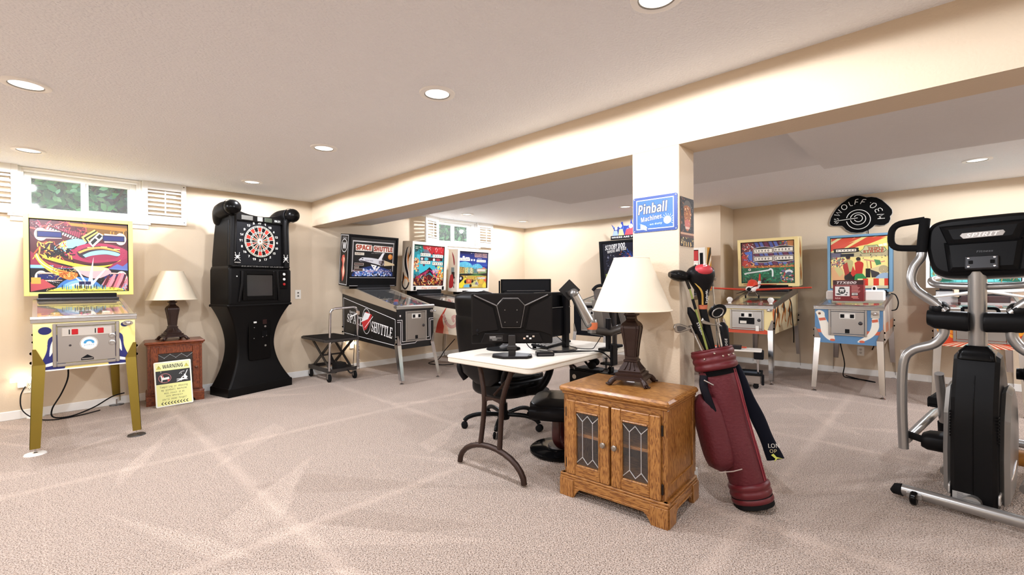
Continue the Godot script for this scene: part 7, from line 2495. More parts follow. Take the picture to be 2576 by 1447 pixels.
	for i in 21:
		var f = i / 20.0
		var c = ax * lerpf(0.74, 0.19, f) + ex * lerpf(0.13, 0.21, f) + ey * 0.05 + Vector3(0, 0, 0.0)
		var w = lerpf(0.03, 0.052, f) + 0.004 * sin(f * 14.0)
		tr.append(oval(c, (ex * 0.82 - ey * 0.15) * w, ey * (0.028 - 0.012 * f), 2.2, 20))
	var to = part("cloth", MB.new().skin(tr), nv, tw)
	var lx = (ex * 0.98 - ax * 0.2).normalized()
	var ly = (ax * 0.98 + ex * 0.2).normalized()
	for q in [["LON", 0.265, 0.062, 0.022, "e8e4da"], ["OP", 0.238, 0.04, 0.018, "d8c89a"]]:
		var lt = MB.new()
		lt.t = Transform3D(Basis(lx, ly, lx.cross(ly)), ax * q[1] + ex * 0.172 - ey * -0.03 - ey * 0.012)
		lt.letters(q[0], fonts["sans"], 0, 0, q[2], q[3], 0.0)
		part("embroidery", lt, mat(q[4], 0.7), to)
	var ye = MB.new()
	ye.t = Transform3D(Basis(lx, ly, lx.cross(ly)), ax * 0.2 + ex * 0.185 + ey * 0.02)
	ye.ext([[0.0, 0.03], [0.016, 0.012], [0.05, 0.004], [0.02, 0.004], [0.0, -0.014], [0.008, 0.004], [-0.014, 0.022]], 0.0, 0.001)
	part("embroidery", ye, mat("d9e06a", 0.7), to)
	# clubs
	var sil := mat("a19d98", 0.3, 0.9)
	var drk := mat("2b2a2b", 0.25, 0.6)
	var mouth = T + ax * -0.05
	iron("iron club with grey cavity back head sticking out lowest on the left of the bag", Vector3(2.575, 0.975, -1.05), mouth - ex * 0.065 - ey * 0.05, -0.75, 1.1, sil)
	iron("iron club whose small head tucks just above the maroon collar, behind the green shaft", Vector3(2.665, 0.965, -1.02), mouth - ex * 0.03 + ey * 0.02, -0.75, 0.9, sil)
	iron("iron club with broad silver head in front of the black mallet, on the right side", Vector3(2.665, 0.995, -0.935), mouth + ex * 0.03 - ey * 0.06, 2.3, -1.0, sil, false)
	iron("iron club with silver wedge head standing upright behind the red headcover", Vector3(2.73, 1.26, -0.985), mouth + ex * 0.05 + ey * 0.05, 2.4, -0.9, mat("77736d", 0.35, 0.8))
	# black driver
	var dv = thing("golf_driver", "black driver with bare head and green shaft at the top left of the bag", "golf club", Vector3(2.563, 1.225, -1.06))
	var dsh = mouth - ex * 0.045 - ey * 0.055 - Vector3(2.563, 1.225, -1.06)
	part("shaft", MB.new().tube([Vector3.ZERO, dsh], [0.0055, 0.007], 8), mat("8f9a52", 0.3, 0.3), dv)
	part("ferrule", MB.new().tube([dsh.normalized() * 0.1, dsh.normalized() * 0.16], 0.0085, 8), M.matte, dv)
	var hr = []
	for i in 9:
		var f = i / 8.0
		var s = sin(PI * clampf(f * 0.92 + 0.04, 0, 1))
		hr.append(oval(Vector3(-0.69, 0, -0.72) * (0.108 * f - 0.004) + Vector3(0, 0.03 + 0.014 * f, 0), Vector3(0.72, 0, -0.69) * (0.012 + 0.048 * pow(s, 0.6)), Vector3(0, 0.008 + 0.026 * pow(s, 0.6), 0), 2.2, 20))
	part("head", MB.new().skin(hr), mat("141414", 0.15), dv)
	part("hosel", MB.new().tube([Vector3(-0.01, 0.03, -0.01), dsh.normalized() * 0.04], 0.009, 8), drk, dv)
	part("sole_plate", MB.new().ball(-0.04, 0.018, -0.035, 0.032, 0.012, 0.03, 14), mat("7c7874", 0.3, 0.7), dv)
	# big headcover
	var hp = Vector3(2.628, 1.09, -1.0)
	var hc = thing("driver_headcover", "large black headcover with a red crown and gold piping, standing tallest in the bag", "headcover", hp)
	var vx = Vector3(0.69, 0, 0.72); var vz = Vector3(-0.72, 0, 0.69)
	var cr = []
	for q in [[0.0, 0.024, 0.02, 0.0], [0.03, 0.026, 0.022, 0.0], [0.07, 0.034, 0.028, -0.002], [0.105, 0.05, 0.042, -0.006], [0.14, 0.068, 0.056, -0.01], [0.17, 0.078, 0.062, -0.012], [0.195, 0.078, 0.06, -0.012], [0.215, 0.066, 0.05, -0.01], [0.23, 0.042, 0.03, -0.008], [0.235, 0.008, 0.006, -0.006]]:
		cr.append(oval(Vector3(0, q[0], 0) + vx * q[3], vx * q[1], vz * q[2], 2.1, 28))
	var cov = part("cover", MB.new().skin(cr), mat("171516", 0.35), hc)
	var crown = MB.new()
	crown.t = Transform3D(Basis(vx, Vector3.UP, vz), Vector3(0, 0.2, 0) - vx * 0.01 + vz * 0.026)
	crown.ball(0, 0, 0, 0.054, 0.037, 0.044, 24)
	part("crown_patch", crown, mat("b8353d", 0.45), cov)
	var cl = MB.new()
	cl.t = Transform3D(Basis(vx, (Vector3(0, 0.8, 0) - vz * 0.6).normalized(), (vz * 0.8 + Vector3(0, 0.6, 0)).normalized()), crown.t.origin + vz * 0.03 + Vector3(0, 0.03, 0))
	cl.letters("5", fonts["bold"], -0.014, -0.01, 0.024, 0.02, 0.0, 0.2)
	part("lettering", cl, mat("e8dcd8", 0.5), cov)
	var gp = []
	for q in [[-0.93, 0.19], [-0.98, 0.165], [-0.86, 0.13], [-0.62, 0.1], [-0.42, 0.07], [-0.38, 0.03], [-0.38, 0.005]]:
		var rr = 0.076 if q[1] > 0.13 else lerpf(0.028, 0.07, clampf((q[1] - 0.04) / 0.1, 0, 1))
		gp.append(vx * q[0] * rr * 0.92 + vz * sqrt(maxf(0.05, 1.0 - q[0] * q[0])) * rr * 0.82 + Vector3(0, q[1], 0))
	part("gold_stripe", MB.new().tube(smooth_path(gp, 4), 0.0085, 8, false, true, 0.5), mat("c9a24c", 0.4, 0.4), cov)
	var tm = MB.new()
	tm.t = Transform3D(Basis(Vector3(0, 1, 0), -vx, vz), vx * 0.006 + vz * 0.034 + Vector3(0, 0.015, 0))
	tm.letters("TaylorMade", fonts["bold"], 0, -0.012, 0.1, 0.017, 0.0)
	part("lettering", tm, mat("d0cdc8", 0.5), cov)
	part("cuff", MB.new().skin([oval(Vector3(0, -0.02, 0), vx * 0.024, vz * 0.02, 2.0, 20), oval(Vector3(0, 0.004, 0), vx * 0.027, vz * 0.023, 2.0, 20)]), mat("c26a4a", 0.5), cov)
	part("sock", MB.new().skin([oval(mouth - hp + ex * 0.0, vx * 0.02, vz * 0.018, 2.0, 16), oval(Vector3(0, -0.02, 0), vx * 0.022, vz * 0.02, 2.0, 16)]), M.rubber, hc)
	# more covers and heads between them
	var cs = [["black sock headcover with white lettering, leaning left under the big headcover", Vector3(2.585, 1.02, -1.035), 0.021, 0.16, "STRIKE"], ["black padded sleeve with pale lettering at the right edge of the bag", Vector3(2.735, 0.95, -0.925), 0.024, 0.12, "WEDGE"]]
	for q in cs:
		var hb = thing("headcover", q[0], "headcover", q[1])
		var to2 = mouth + (ex * 0.055 if q[4] == "WEDGE" else ex * -0.02) - ey * 0.03 - q[1]
		var dd = to2.normalized()
		var rg = []
		for i in 8:
			var f = i / 7.0
			rg.append(oval(to2 * (f - 0.25) , vx * q[2] * (0.75 + 0.45 * sin(PI * (0.25 + f * 0.6))) * (0.4 if i == 0 else 1.0), vz * q[2] * (0.6 + 0.4 * sin(PI * (0.25 + f * 0.6))) * (0.4 if i == 0 else 1.0), 2.2, 18))
		var cvr = part("cover", MB.new().skin(rg), mat("121113", 0.5), hb)
		var lt = MB.new()
		var lxx = dd if q[4] == "STRIKE" else -dd
		var lyy = vz.cross(lxx).normalized()
		lt.t = Transform3D(Basis(lxx, lyy, vz), vz * q[2] * 1.04 + (to2 * 0.1 if q[4] == "STRIKE" else to2 * 0.75))
		lt.letters(q[4], fonts["bold"], 0, -0.006, 0.075, 0.014, 0.0)
		part("lettering", lt, mat("cfccc6", 0.5), cvr)
	var mal = thing("golf_putter", "black mallet putter with a grey face ring, on the right of the bag", "golf club", Vector3(2.715, 1.055, -0.95))
	var mb2 = MB.new()
	mb2.t = Transform3D(Basis(vx, Vector3.UP, vx.cross(Vector3.UP)) * Basis(Vector3.BACK, 0.5), Vector3.ZERO)
	mb2.ext(oval_poly(0.0, 0.0, 0.052, 0.038), -0.016, 0.016, 0.006, true)
	var mh = part("head", mb2, mat("141416", 0.2), mal)
	var mr = MB.new()
	mr.t = mb2.t
	var rp = []
	for i in 20:
		rp.append(Vector3(-0.008 + 0.034 * cos(TAU * i / 20), -0.004 + 0.023 * sin(TAU * i / 20), 0.016))
	mr.tube(rp, 0.0045, 6, true)
	part("face_ring", mr, sil, mh)
	part("shaft", MB.new().tube([Vector3(0, -0.02, 0), mouth + ex * 0.06 - Vector3(2.715, 1.055, -0.95)], 0.005, 8), mat("d3d3d1", 0.25, 0.9), mal)
	var hy = thing("golf_hybrid", "black hybrid club with a stubby head low among the shafts", "golf club", Vector3(2.64, 0.94, -1.0))
	part("head", MB.new().ball(-0.02, 0.0, -0.02, 0.034, 0.02, 0.03, 16), mat("131315", 0.2), hy)
	part("shaft", MB.new().tube([Vector3.ZERO, mouth - ex * 0.02 - ey * 0.03 - Vector3(2.64, 0.94, -1.0)], 0.005, 8), mat("d3d3d1", 0.25, 0.9), hy)
	cable("white cable hanging down beside the oak cabinet to the carpet", P([2.585, 0.4, -1.08, 2.6, 0.3, -1.06, 2.615, 0.2, -1.05, 2.6, 0.1, -1.06, 2.585, 0.03, -1.06]), 0.003, mat("e6e2da", 0.5))


# ---------------------------------------------------------------- elliptical trainer
func gym():
	var t = thing("elliptical_trainer", "black and silver elliptical trainer at the right edge, its console seen from behind", "elliptical trainer", Vector3(3.29, 0, 0.1), deg_to_rad(-98.5))
	var sv := mat("a4a3a1", 0.3, 0.75)
	var bk := mat("111112", 0.4)
	var gl := mat("0c0c0d", 0.18)
	# front stabiliser with end caps and transport wheels
	part("front_stabiliser", MB.new().tube([Vector3(-0.272, 0.055, 0), Vector3(0.36, 0.055, 0)], 0.031, 14, false, true, 1.0), sv, t)
	for s in [-1.0, 1.0]:
		var x = -0.272 if s < 0 else 0.36
		part("end_cap", MB.new().tube([Vector3(x + s * 0.0, 0.053, 0), Vector3(x + s * 0.02, 0.05, 0), Vector3(x + s * 0.045, 0.03, 0)], [0.034, 0.033, 0.014], 12), M.rubber, t)
		var wx = -0.215 if s < 0 else 0.275
		var w = MB.new().at(wx, 0.04, 0.045, Basis(Vector3.BACK, PI / 2))
		w.lathe([[0.0, -0.014], [0.03, -0.014], [0.036, -0.008], [0.036, 0.008], [0.03, 0.014], [0.0, 0.014]], 20)
		var wo = part("transport_wheel", w, gl, t)
		part("wheel_bracket", MB.new().bb(wx - 0.032, 0.035, 0.018, wx + 0.032, 0.065, 0.045, 0.004), sv, wo)
	# shroud: a tall rounded drum housing, flat in front, with grey side covers
	var prof = []
	for q in [[0.02, -0.09], [0.03, -0.062], [0.2, -0.055], [0.45, -0.055], [0.6, -0.075], [0.72, -0.12], [0.8, -0.15], [0.83, -0.17], [0.84, -0.27], [0.8, -0.33], [0.7, -0.45], [0.55, -0.58], [0.38, -0.64], [0.22, -0.62], [0.1, -0.54], [0.03, -0.42], [0.02, -0.3]]:
		prof.append([-q[1], q[0]])
	var b = MB.new()
	b.t = Transform3D(Basis(Vector3(0, 0, -1), Vector3.UP, Vector3(1, 0, 0)), Vector3.ZERO)
	b.ext(prof, -0.088, 0.088, 0.018, true)
	part("shroud", b, bk, t)
	part("shroud_seam", MB.new().tube(P([0, 0.04, -0.06, 0, 0.2, -0.0535, 0, 0.45, -0.0535, 0, 0.6, -0.0735, 0, 0.72, -0.1185]), 0.0022, 5), gl, t)
	for s in [-1.0, 1.0]:
		var c = MB.new()
		c.t = Transform3D(Basis(Vector3(0, 0, -1), Vector3.UP, Vector3(1, 0, 0)), Vector3(0, 0, 0))
		var p2 = []
		for q in [[0.06, -0.13], [0.3, -0.11], [0.5, -0.13], [0.64, -0.2], [0.66, -0.34], [0.56, -0.5], [0.36, -0.58], [0.18, -0.55], [0.07, -0.42]]:
			p2.append([-q[1], q[0]])
		c.ext(p2, s * 0.086 if s > 0 else -0.125, 0.125 if s > 0 else -0.086, 0.02, true)
		var cv = part("side_cover", c, mat("8f8d8a", 0.35, 0.5), t)
		for i in 9:
			part("vent", MB.new().bb(s * 0.089 - 0.002, 0.39 + i * 0.016, -0.105, s * 0.089 + 0.003, 0.398 + i * 0.016, -0.066, 0.001), gl, cv)
		var bb = MB.new()
		bb.t = Transform3D(Basis(Vector3(0, 0, -s), Vector3.UP, Vector3(s, 0, 0)), Vector3(s * 0.0885, 0, 0))
		bb.ext(rrect(0.068 if s > 0 else -0.16, 0.075, 0.16 if s > 0 else -0.068, 0.13, 0.014), 0, 0.008, 0.002)
		var bd = part("badge", bb, mat("d2cfcb", 0.35, 0.5), t)
		var lt = MB.new()
		lt.t = Transform3D(Basis(Vector3(0, 0, -s), Vector3.UP, Vector3(s, 0, 0)), Vector3(s * 0.0972, 0, 0))
		lt.letters("SPIRIT", fonts["bold"], 0.075 if s > 0 else -0.153, 0.09, 0.075, 0.024, 0.0, 0.3)
		part("lettering", lt, gl, bd)
	part("chrome_line", MB.new().tube(smooth_path(P([0.126, 0.2, -0.15, 0.127, 0.21, -0.25, 0.126, 0.24, -0.4]), 5), 0.006, 6), M.chrome, t)
	var a = art(40, 30, "a9a7a4", 6.0)
	for i in 8:
		a.rect(10, 3 + i * 2.6, 14 + (i * 7) % 12, 1.1, C("6a6866"))
	a.ring(33, 24, 3, 3, 0.7, C("5a5856"))
	var la = MB.new()
	la.quad(Vector3(-0.078, 0.045, -0.0585), Vector3(-0.008, 0.045, -0.0585), Vector3(-0.008, 0.105, -0.057), Vector3(-0.078, 0.105, -0.057), Vector3.BACK)
	part("rating_label", la, printed(a.tex(), 0.5), t)
	var a2 = art(40, 16, "101011", 6.0)
	for i in 4:
		a2.rect(2 + i, 2 + i * 3.2, 34 - i * 3, 1.2, C("c8c6c2"))
	la = MB.new()
	la.quad(Vector3(0.0, 0.035, -0.059), Vector3(0.07, 0.035, -0.059), Vector3(0.07, 0.065, -0.058), Vector3(0.0, 0.065, -0.058), Vector3.BACK)
	part("warning_label", la, printed(a2.tex(), 0.5), t)
	# mast
	part("mast_collar", block(MB.new(), [[0.8, 0.075, -0.29, -0.14], [0.84, 0.07, -0.285, -0.145], [0.865, 0.05, -0.265, -0.165], [0.872, 0.045, -0.26, -0.17]], 0.02), gl, t)
	part("mast", MB.new().tube(P([0, 0.86, -0.215, 0, 1.1, -0.2, 0, 1.33, -0.19]), 0.037, 16), sv, t)
	# console seen from behind
	var co = Node3D.new()
	co.name = "console"
	co.position = Vector3(0.02, 1.405, -0.235)
	co.rotation = Vector3(deg_to_rad(-14.0), 0, deg_to_rad(1.5))
	t.add_child(co)
	var hs = []
	for q in [[-0.04, 0.222, 0.165, 0.0], [0.0, 0.228, 0.17, 0.0], [0.03, 0.222, 0.164, 0.0], [0.042, 0.205, 0.146, -0.002]]:
		var ring = PackedVector3Array()
		for j in 48:
			var an = TAU * j / 48
			var x = signf(cos(an)) * pow(absf(cos(an)), 0.36) * q[1]
			var y = signf(sin(an)) * pow(absf(sin(an)), 0.36) * q[2]
			x *= 1.0 - 0.12 * clampf(-y / q[2], 0, 1)
			ring.append(Vector3(x, y + q[3], q[0]))
		hs.append(ring)
	part("rear_shell", MB.new().skin(hs), bk, co)
	var br = MB.new()
	var bp = PackedVector2Array()
	for j in 48:
		var an = TAU * j / 48
		var y = signf(sin(an)) * pow(absf(sin(an)), 0.36) * 0.171
		bp.append(Vector2(signf(cos(an)) * pow(absf(cos(an)), 0.36) * 0.23 * (1.0 - 0.12 * clampf(-y / 0.171, 0, 1)), y))
	br.ext(bp, -0.05, -0.036, 0.004, true)
	part("front_rim", br, mat("c9c7c4", 0.35, 0.3), co)
	part("screen", MB.new().bb(-0.14, -0.02, -0.053, 0.14, 0.11, -0.05, 0.0), gl, co)
	part("upper_plate", MB.new().ext([[-0.17, 0.115], [0.17, 0.115], [0.135, 0.01], [0.11, -0.004], [-0.11, -0.004], [-0.135, 0.01]], 0.03, 0.082, 0.03), mat("121213", 0.42), co)
	part("lower_plate", MB.new().ext([[-0.15, 0.02], [0.15, 0.02], [0.13, -0.15], [-0.13, -0.15]], 0.03, 0.07, 0.022), mat("0e0e0f", 0.42), co)
	var bg = MB.new()
	bg.ext([[-0.085, 0.045], [-0.075, 0.06], [0.08, 0.062], [0.088, 0.048], [0.078, 0.028], [-0.07, 0.024]], 0.05, 0.083, 0.003)
	var bgo = part("badge", bg, mat("a8a29c", 0.35, 0.5), co)
	part("lettering", MB.new().letters("SPIRIT", fonts["bold"], -0.06, 0.032, 0.118, 0.022, 0.0836, 0.35), mat("e9e7e3", 0.4), bgo)
	part("embossed_line", MB.new().letters("Fitness", fonts["bold"], -0.02, -0.052, 0.06, 0.012, 0.0705, 0.2), mat("3a3a3c", 0.4), co)
	var pt = part("mount_plate", MB.new().bb(-0.062, -0.145, 0.06, 0.062, -0.075, 0.086, 0.004), mat("2b2b2d", 0.4, 0.4), co)
	for s in [-1.0, 1.0]:
		for y in [-0.132, -0.086]:
			part("bolt", MB.new().at(s * 0.048, y, 0.086, Basis(Vector3.RIGHT, PI / 2)).lathe([[0.006, 0], [0.005, 0.003], [0, 0.004]], 10), M.chrome, pt)
		part("switch", MB.new().bb(s * 0.04 - 0.008, -0.118, 0.086, s * 0.04 + 0.008, -0.1, 0.09, 0.001), gl, pt)
	# fixed front handrail below the console
	part("fixed_handrail", MB.new().tube(smooth_path(P([-0.19, 1.235, -0.42, -0.205, 1.225, -0.33, -0.17, 1.2, -0.25, -0.06, 1.19, -0.22, 0.06, 1.19, -0.22, 0.17, 1.2, -0.25, 0.205, 1.23, -0.33, 0.19, 1.26, -0.42]), 6), 0.018, 12), sv, t)
	# bottle cage behind the mast
	part("bottle_cage", MB.new().tube(filleted(P([-0.07, 1.07, -0.3, -0.065, 0.95, -0.3, 0.065, 0.95, -0.3, 0.07, 1.07, -0.3, -0.07, 1.07, -0.3]), 0.02), 0.008, 8), M.matte, t)
	part("pivot_axle", MB.new().tube([Vector3(-0.2, 1.0, -0.2), Vector3(0.2, 1.0, -0.2)], 0.02, 12), M.dark_steel, t)
	for s in [-1.0, 1.0]:
		var arm = Node3D.new()
		arm.name = "swing_arm"
		t.add_child(arm, true)
		var zz = -0.17 if s < 0 else -0.19
		arm.scale = Vector3(0.9, 1, 1)
		part("pivot_cover", MB.new().skin([oval(Vector3(s * 0.03, 1.0, zz), Vector3(0, 0.05, 0), Vector3(0, 0, 0.05), 2.4), oval(Vector3(s * 0.04, 1.0, zz), Vector3(0, 0.054, 0), Vector3(0, 0, 0.054), 2.4), oval(Vector3(s * 0.18, 1.005, zz), Vector3(0, 0.052, 0), Vector3(0, 0, 0.054), 2.4), oval(Vector3(s * 0.215, 1.015, zz), Vector3(0, 0.042, 0), Vector3(0, 0, 0.045), 2.4)]), bk, arm)
		part("pivot_cap", MB.new().ball(s * 0.165, 1.065, zz - 0.02, 0.05, 0.045, 0.05, 18), bk, arm)
		var up = smooth_path([Vector3(s * 0.135, 1.05, zz), Vector3(s * 0.185, 1.1, zz), Vector3(s * 0.27, 1.17, zz + 0.0), Vector3(s * 0.295, 1.23, zz), Vector3(s * 0.285, 1.3, zz - 0.01), Vector3(s * 0.252, 1.36, zz - 0.02), Vector3(s * 0.25, 1.42, zz - 0.03)], 6)
		part("upper_tube", MB.new().tube(up, 0.0255, 14), sv, arm)
		var g = MB.new()
		g.tube([Vector3(s * 0.25, 1.385, zz - 0.022), Vector3(s * 0.245, 1.48, zz - 0.035), Vector3(s * 0.238, 1.58, zz - 0.05)], 0.027, 14)
		g.tube(filleted([Vector3(s * 0.24, 1.575, zz - 0.05), Vector3(s * 0.4, 1.56, zz - 0.03), Vector3(s * 0.405, 1.42, zz - 0.015), Vector3(s * 0.25, 1.41, zz - 0.025)], 0.06), 0.019, 12)
		part("grip", g, mat("151516", 0.85), arm)
		var lo = smooth_path([Vector3(s * 0.14, 0.97, zz), Vector3(s * 0.145, 0.92, zz), Vector3(s * 0.19, 0.865, zz), Vector3(s * 0.29, 0.82, zz + 0.01), Vector3(s * 0.33, 0.74, zz + 0.02), Vector3(s * 0.335, 0.5, zz + 0.03), Vector3(s * 0.325, 0.25, zz + 0.04)], 6)
		part("lower_tube", MB.new().tube(lo, 0.0265, 14), sv, arm)
		part("link_joint", MB.new().tube([Vector3(s * 0.32, 0.32, zz - 0.03), Vector3(s * 0.23, 0.3, zz - 0.04)], 0.02, 10), M.rubber, arm)
		# crank, pedal rail and pedal
		var cr = MB.new()
		if s < 0:
			cr.skin([oval(Vector3(-0.13, 0.3, -0.26), Vector3(0, 0.055, 0), Vector3(0, 0, 0.09), 2.6), oval(Vector3(-0.2, 0.3, -0.24), Vector3(0, 0.052, 0), Vector3(0, 0, 0.08), 2.6), oval(Vector3(-0.225, 0.3, -0.23), Vector3(0, 0.04, 0), Vector3(0, 0, 0.06), 2.6)])
		else:
			cr.tube([Vector3(0.13, 0.72, -0.36), Vector3(0.155, 0.72, -0.36), Vector3(0.16, 0.72, -0.36), Vector3(0.27, 0.72, -0.36), Vector3(0.28, 0.72, -0.36)], [0.03, 0.03, 0.058, 0.06, 0.05], 18)
		part("crank_cover", cr, bk, t)
		part("pedal_rail", MB.new().tube([Vector3(s * 0.3, 0.28 if s < 0 else 0.32, -0.22), Vector3(s * 0.24, 0.38, -0.62), Vector3(s * 0.22, 0.34, -1.1)], 0.024, 12), sv, t)
		var pd = MB.new()
		pd.bb(s * 0.22 - 0.075, 0.38, -1.12, s * 0.22 + 0.075, 0.4, -0.78, 0.008)
		pd.bb(s * 0.22 - 0.078, 0.4, -0.8, s * 0.22 + 0.078, 0.45, -0.775, 0.006)
		for e in [-1.0, 1.0]:
			pd.bb(s * 0.22 + e * 0.075 - 0.006, 0.38, -1.12, s * 0.22 + e * 0.075 + 0.006, 0.44, -0.78, 0.004)
		part("foot_pedal", pd, M.rubber, t)
		part("guide_rail", MB.new().tube([Vector3(s * 0.16, 0.075, -0.45), Vector3(s * 0.2, 0.1, -1.55)], 0.028, 12), sv, t)
		part("guide_roller", MB.new().tube([Vector3(s * 0.12, 0.2, -0.62), Vector3(s * 0.25, 0.2, -0.62)], 0.045, 16), mat("b87a2c", 0.5), t)
		part("roller_post", MB.new().tube([Vector3(s * 0.19, 0.66, -0.45), Vector3(s * 0.19, 0.42, -0.56), Vector3(s * 0.19, 0.2, -0.62)], 0.023, 12), sv, t)
		part("roller_cap", MB.new().tube([Vector3(s * 0.19, 0.34, -0.585), Vector3(s * 0.19, 0.2, -0.62)], 0.03, 12), M.matte, t)
	part("base_beam", MB.new().tube([Vector3(0, 0.07, -0.02), Vector3(0, 0.07, -1.6)], 0.036, 12), sv, t)
	part("rear_stabiliser", MB.new().tube([Vector3(-0.28, 0.05, -1.6), Vector3(0.28, 0.05, -1.6)], 0.031, 12), sv, t)


# ---------------------------------------------------------------- signs, planes, boxes, outlets, cords
func plate(label, pos, turn, kind):
	var t = thing("wall_plate", label, "outlet", pos, turn)
	var m := mat("eeeae0", 0.4)
	part("plate", MB.new().bb(-0.038, -0.06, 0, 0.038, 0.06, 0.006, 0.003), m, t)
	for s in [-1.0, 1.0]:
		var y = s * 0.021
		var o = part("socket", MB.new().at(0, y, 0.005).ext(oval_poly(0, 0, 0.017, 0.0165), 0, 0.003, 0.001, true), mat("d8d2c6", 0.4), t)
		if kind == "power":
			for x in [-0.006, 0.006]:
				part("slot", MB.new().bb(x - 0.0015, y - 0.002, 0.008, x + 0.0015, y + 0.008, 0.0085), M.matte, o)
			part("slot", MB.new().bb(-0.0025, y - 0.01, 0.008, 0.0025, y - 0.005, 0.0085), M.matte, o)
		else:
			part("slot", MB.new().bb(-0.008, y - 0.006, 0.008, 0.008, y + 0.008, 0.0085), M.matte, o)
	return t


func night_light(label, pos):
	var t = thing("night_light", label, "night light", pos, 0.0)
	part("body", MB.new().bb(-0.03, -0.055, 0.0, 0.03, 0.02, 0.025, 0.005), mat("efe9dc", 0.4), t)
	var em := mat("fff6e8", 0.5, 0.0, "night")
	em.emission_enabled = true
	em.emission = C("fff4e2")
	em.emission_energy_multiplier = 3.5
	part("light_bar", MB.new().tube([Vector3(-0.075, 0.022, 0.03), Vector3(0.075, 0.022, 0.03)], 0.02, 12), em, t)
	var l := OmniLight3D.new()
	l.name = "bar_glow"
	l.position = Vector3(0, 0.02, 0.07)
	l.light_energy = 0.035
	l.light_color = C("fff0da")
	l.light_size = 0.05
	l.omni_range = 4.0
	l.omni_attenuation = 2.0
	l.shadow_enabled = true
	t.add_child(l)


func neon_sign():
	var t = thing("neon_sign", "black cloud shaped sign reading WOLFF DEN with a target and arrow, on the right wall", "sign", Vector3(RW - 0.03, 2.1, -0.795), -PI / 2)
	var cv = func(x, y):
		return Vector2((x - 635) * 0.000562, -((y + 0.085 * (x - 635)) - 400) * 0.00073)
	var o = []
	for q in [[62, 560], [85, 470], [140, 370], [210, 280], [290, 205], [355, 165], [400, 130], [470, 90], [560, 68], [650, 70], [710, 85], [760, 102], [850, 95], [940, 108], [1030, 150], [1100, 210], [1160, 265], [1205, 320], [1212, 370], [1198, 410], [1172, 430], [1178, 480], [1150, 540], [1080, 585], [1000, 592], [930, 585], [905, 590], [870, 625], [790, 680], [690, 720], [580, 732], [470, 722], [380, 680], [330, 630], [300, 610], [220, 610], [130, 615], [80, 600]]:
		o.append(cv.call(q[0], q[1]))
	part("backing_board", MB.new().ext(o, -0.012, 0.004, 0.003, true), mat("050505", 0.6), t)
	var ed = []
	for q in o:
		ed.append(Vector3(q.x * 1.012, q.y * 1.012, -0.006))
	part("clear_rim", MB.new().tube(ed, 0.004, 6, true), mat("c9c6c0", 0.3), t)
	var nm := mat("f4f1ea", 0.35)
	var tube = func(called, f):
		var p = []
		for i in range(0, f.size(), 2):
			var q = cv.call(f[i], f[i + 1])
			p.append(Vector3(q.x, q.y, 0.014))
		return part(called, MB.new().tube(p, 0.0042, 8), nm, t)
	tube.call("letter", [155, 412, 262, 425, 195, 368, 300, 370, 232, 318])
	var ov = []
	for i in 25:
		ov.append_array([346 + 52 * cos(TAU * i / 24 + 0.4), 272 + 44 * sin(TAU * i / 24 + 0.4)])
	tube.call("letter", ov)
	tube.call("letter", [430, 180, 452, 232, 470, 250, 510, 242])
	tube.call("letter", [545, 226, 560, 150, 572, 136, 614, 130])
	tube.call("letter", [556, 182, 606, 184])
	tube.call("letter", [648, 218, 690, 152, 706, 138, 758, 140])
	tube.call("letter", [676, 180, 730, 184])
	tube.call("letter", [885, 205, 830, 252, 832, 280, 870, 290, 915, 272, 940, 244, 930, 212, 885, 205])
	tube.call("letter", [936, 374, 912, 342, 922, 320, 950, 312])
	tube.call("letter", [984, 350, 966, 318, 976, 300, 1010, 292, 1040, 312, 1048, 340])
	tube.call("letter", [950, 408, 1072, 400, 985, 448, 1018, 460])
	tube.call("letter", [1018, 460, 960, 480, 1088, 470])
	tube.call("apostrophe", [832, 194, 842, 200])
	for r in [[610, 494, 222, 172, 0.18], [605, 482, 142, 106, 0.2], [610, 472, 78, 62, 0.42]]:
		var p = []
		for i in 41:
			var a = PI + r[4] + (TAU - 2 * r[4]) * i / 40
			p.append_array([r[0] + r[2] * cos(a), r[1] + r[3] * sin(a) - 0.04 * (r[2] * cos(a))])
		tube.call("target_ring", p)
	tube.call("arrow", [148, 532, 600, 466])
	for q in [[150, 492, 190, 496], [208, 480, 242, 494], [160, 568, 196, 546], [194, 576, 236, 548]]:
		tube.call("fletching", q)
	part("power_lead", MB.new().tube(P([0.085, -0.2, -0.005, 0.088, -0.25, -0.002, 0.086, -0.33, -0.012]), 0.005, 6), M.matte, t)


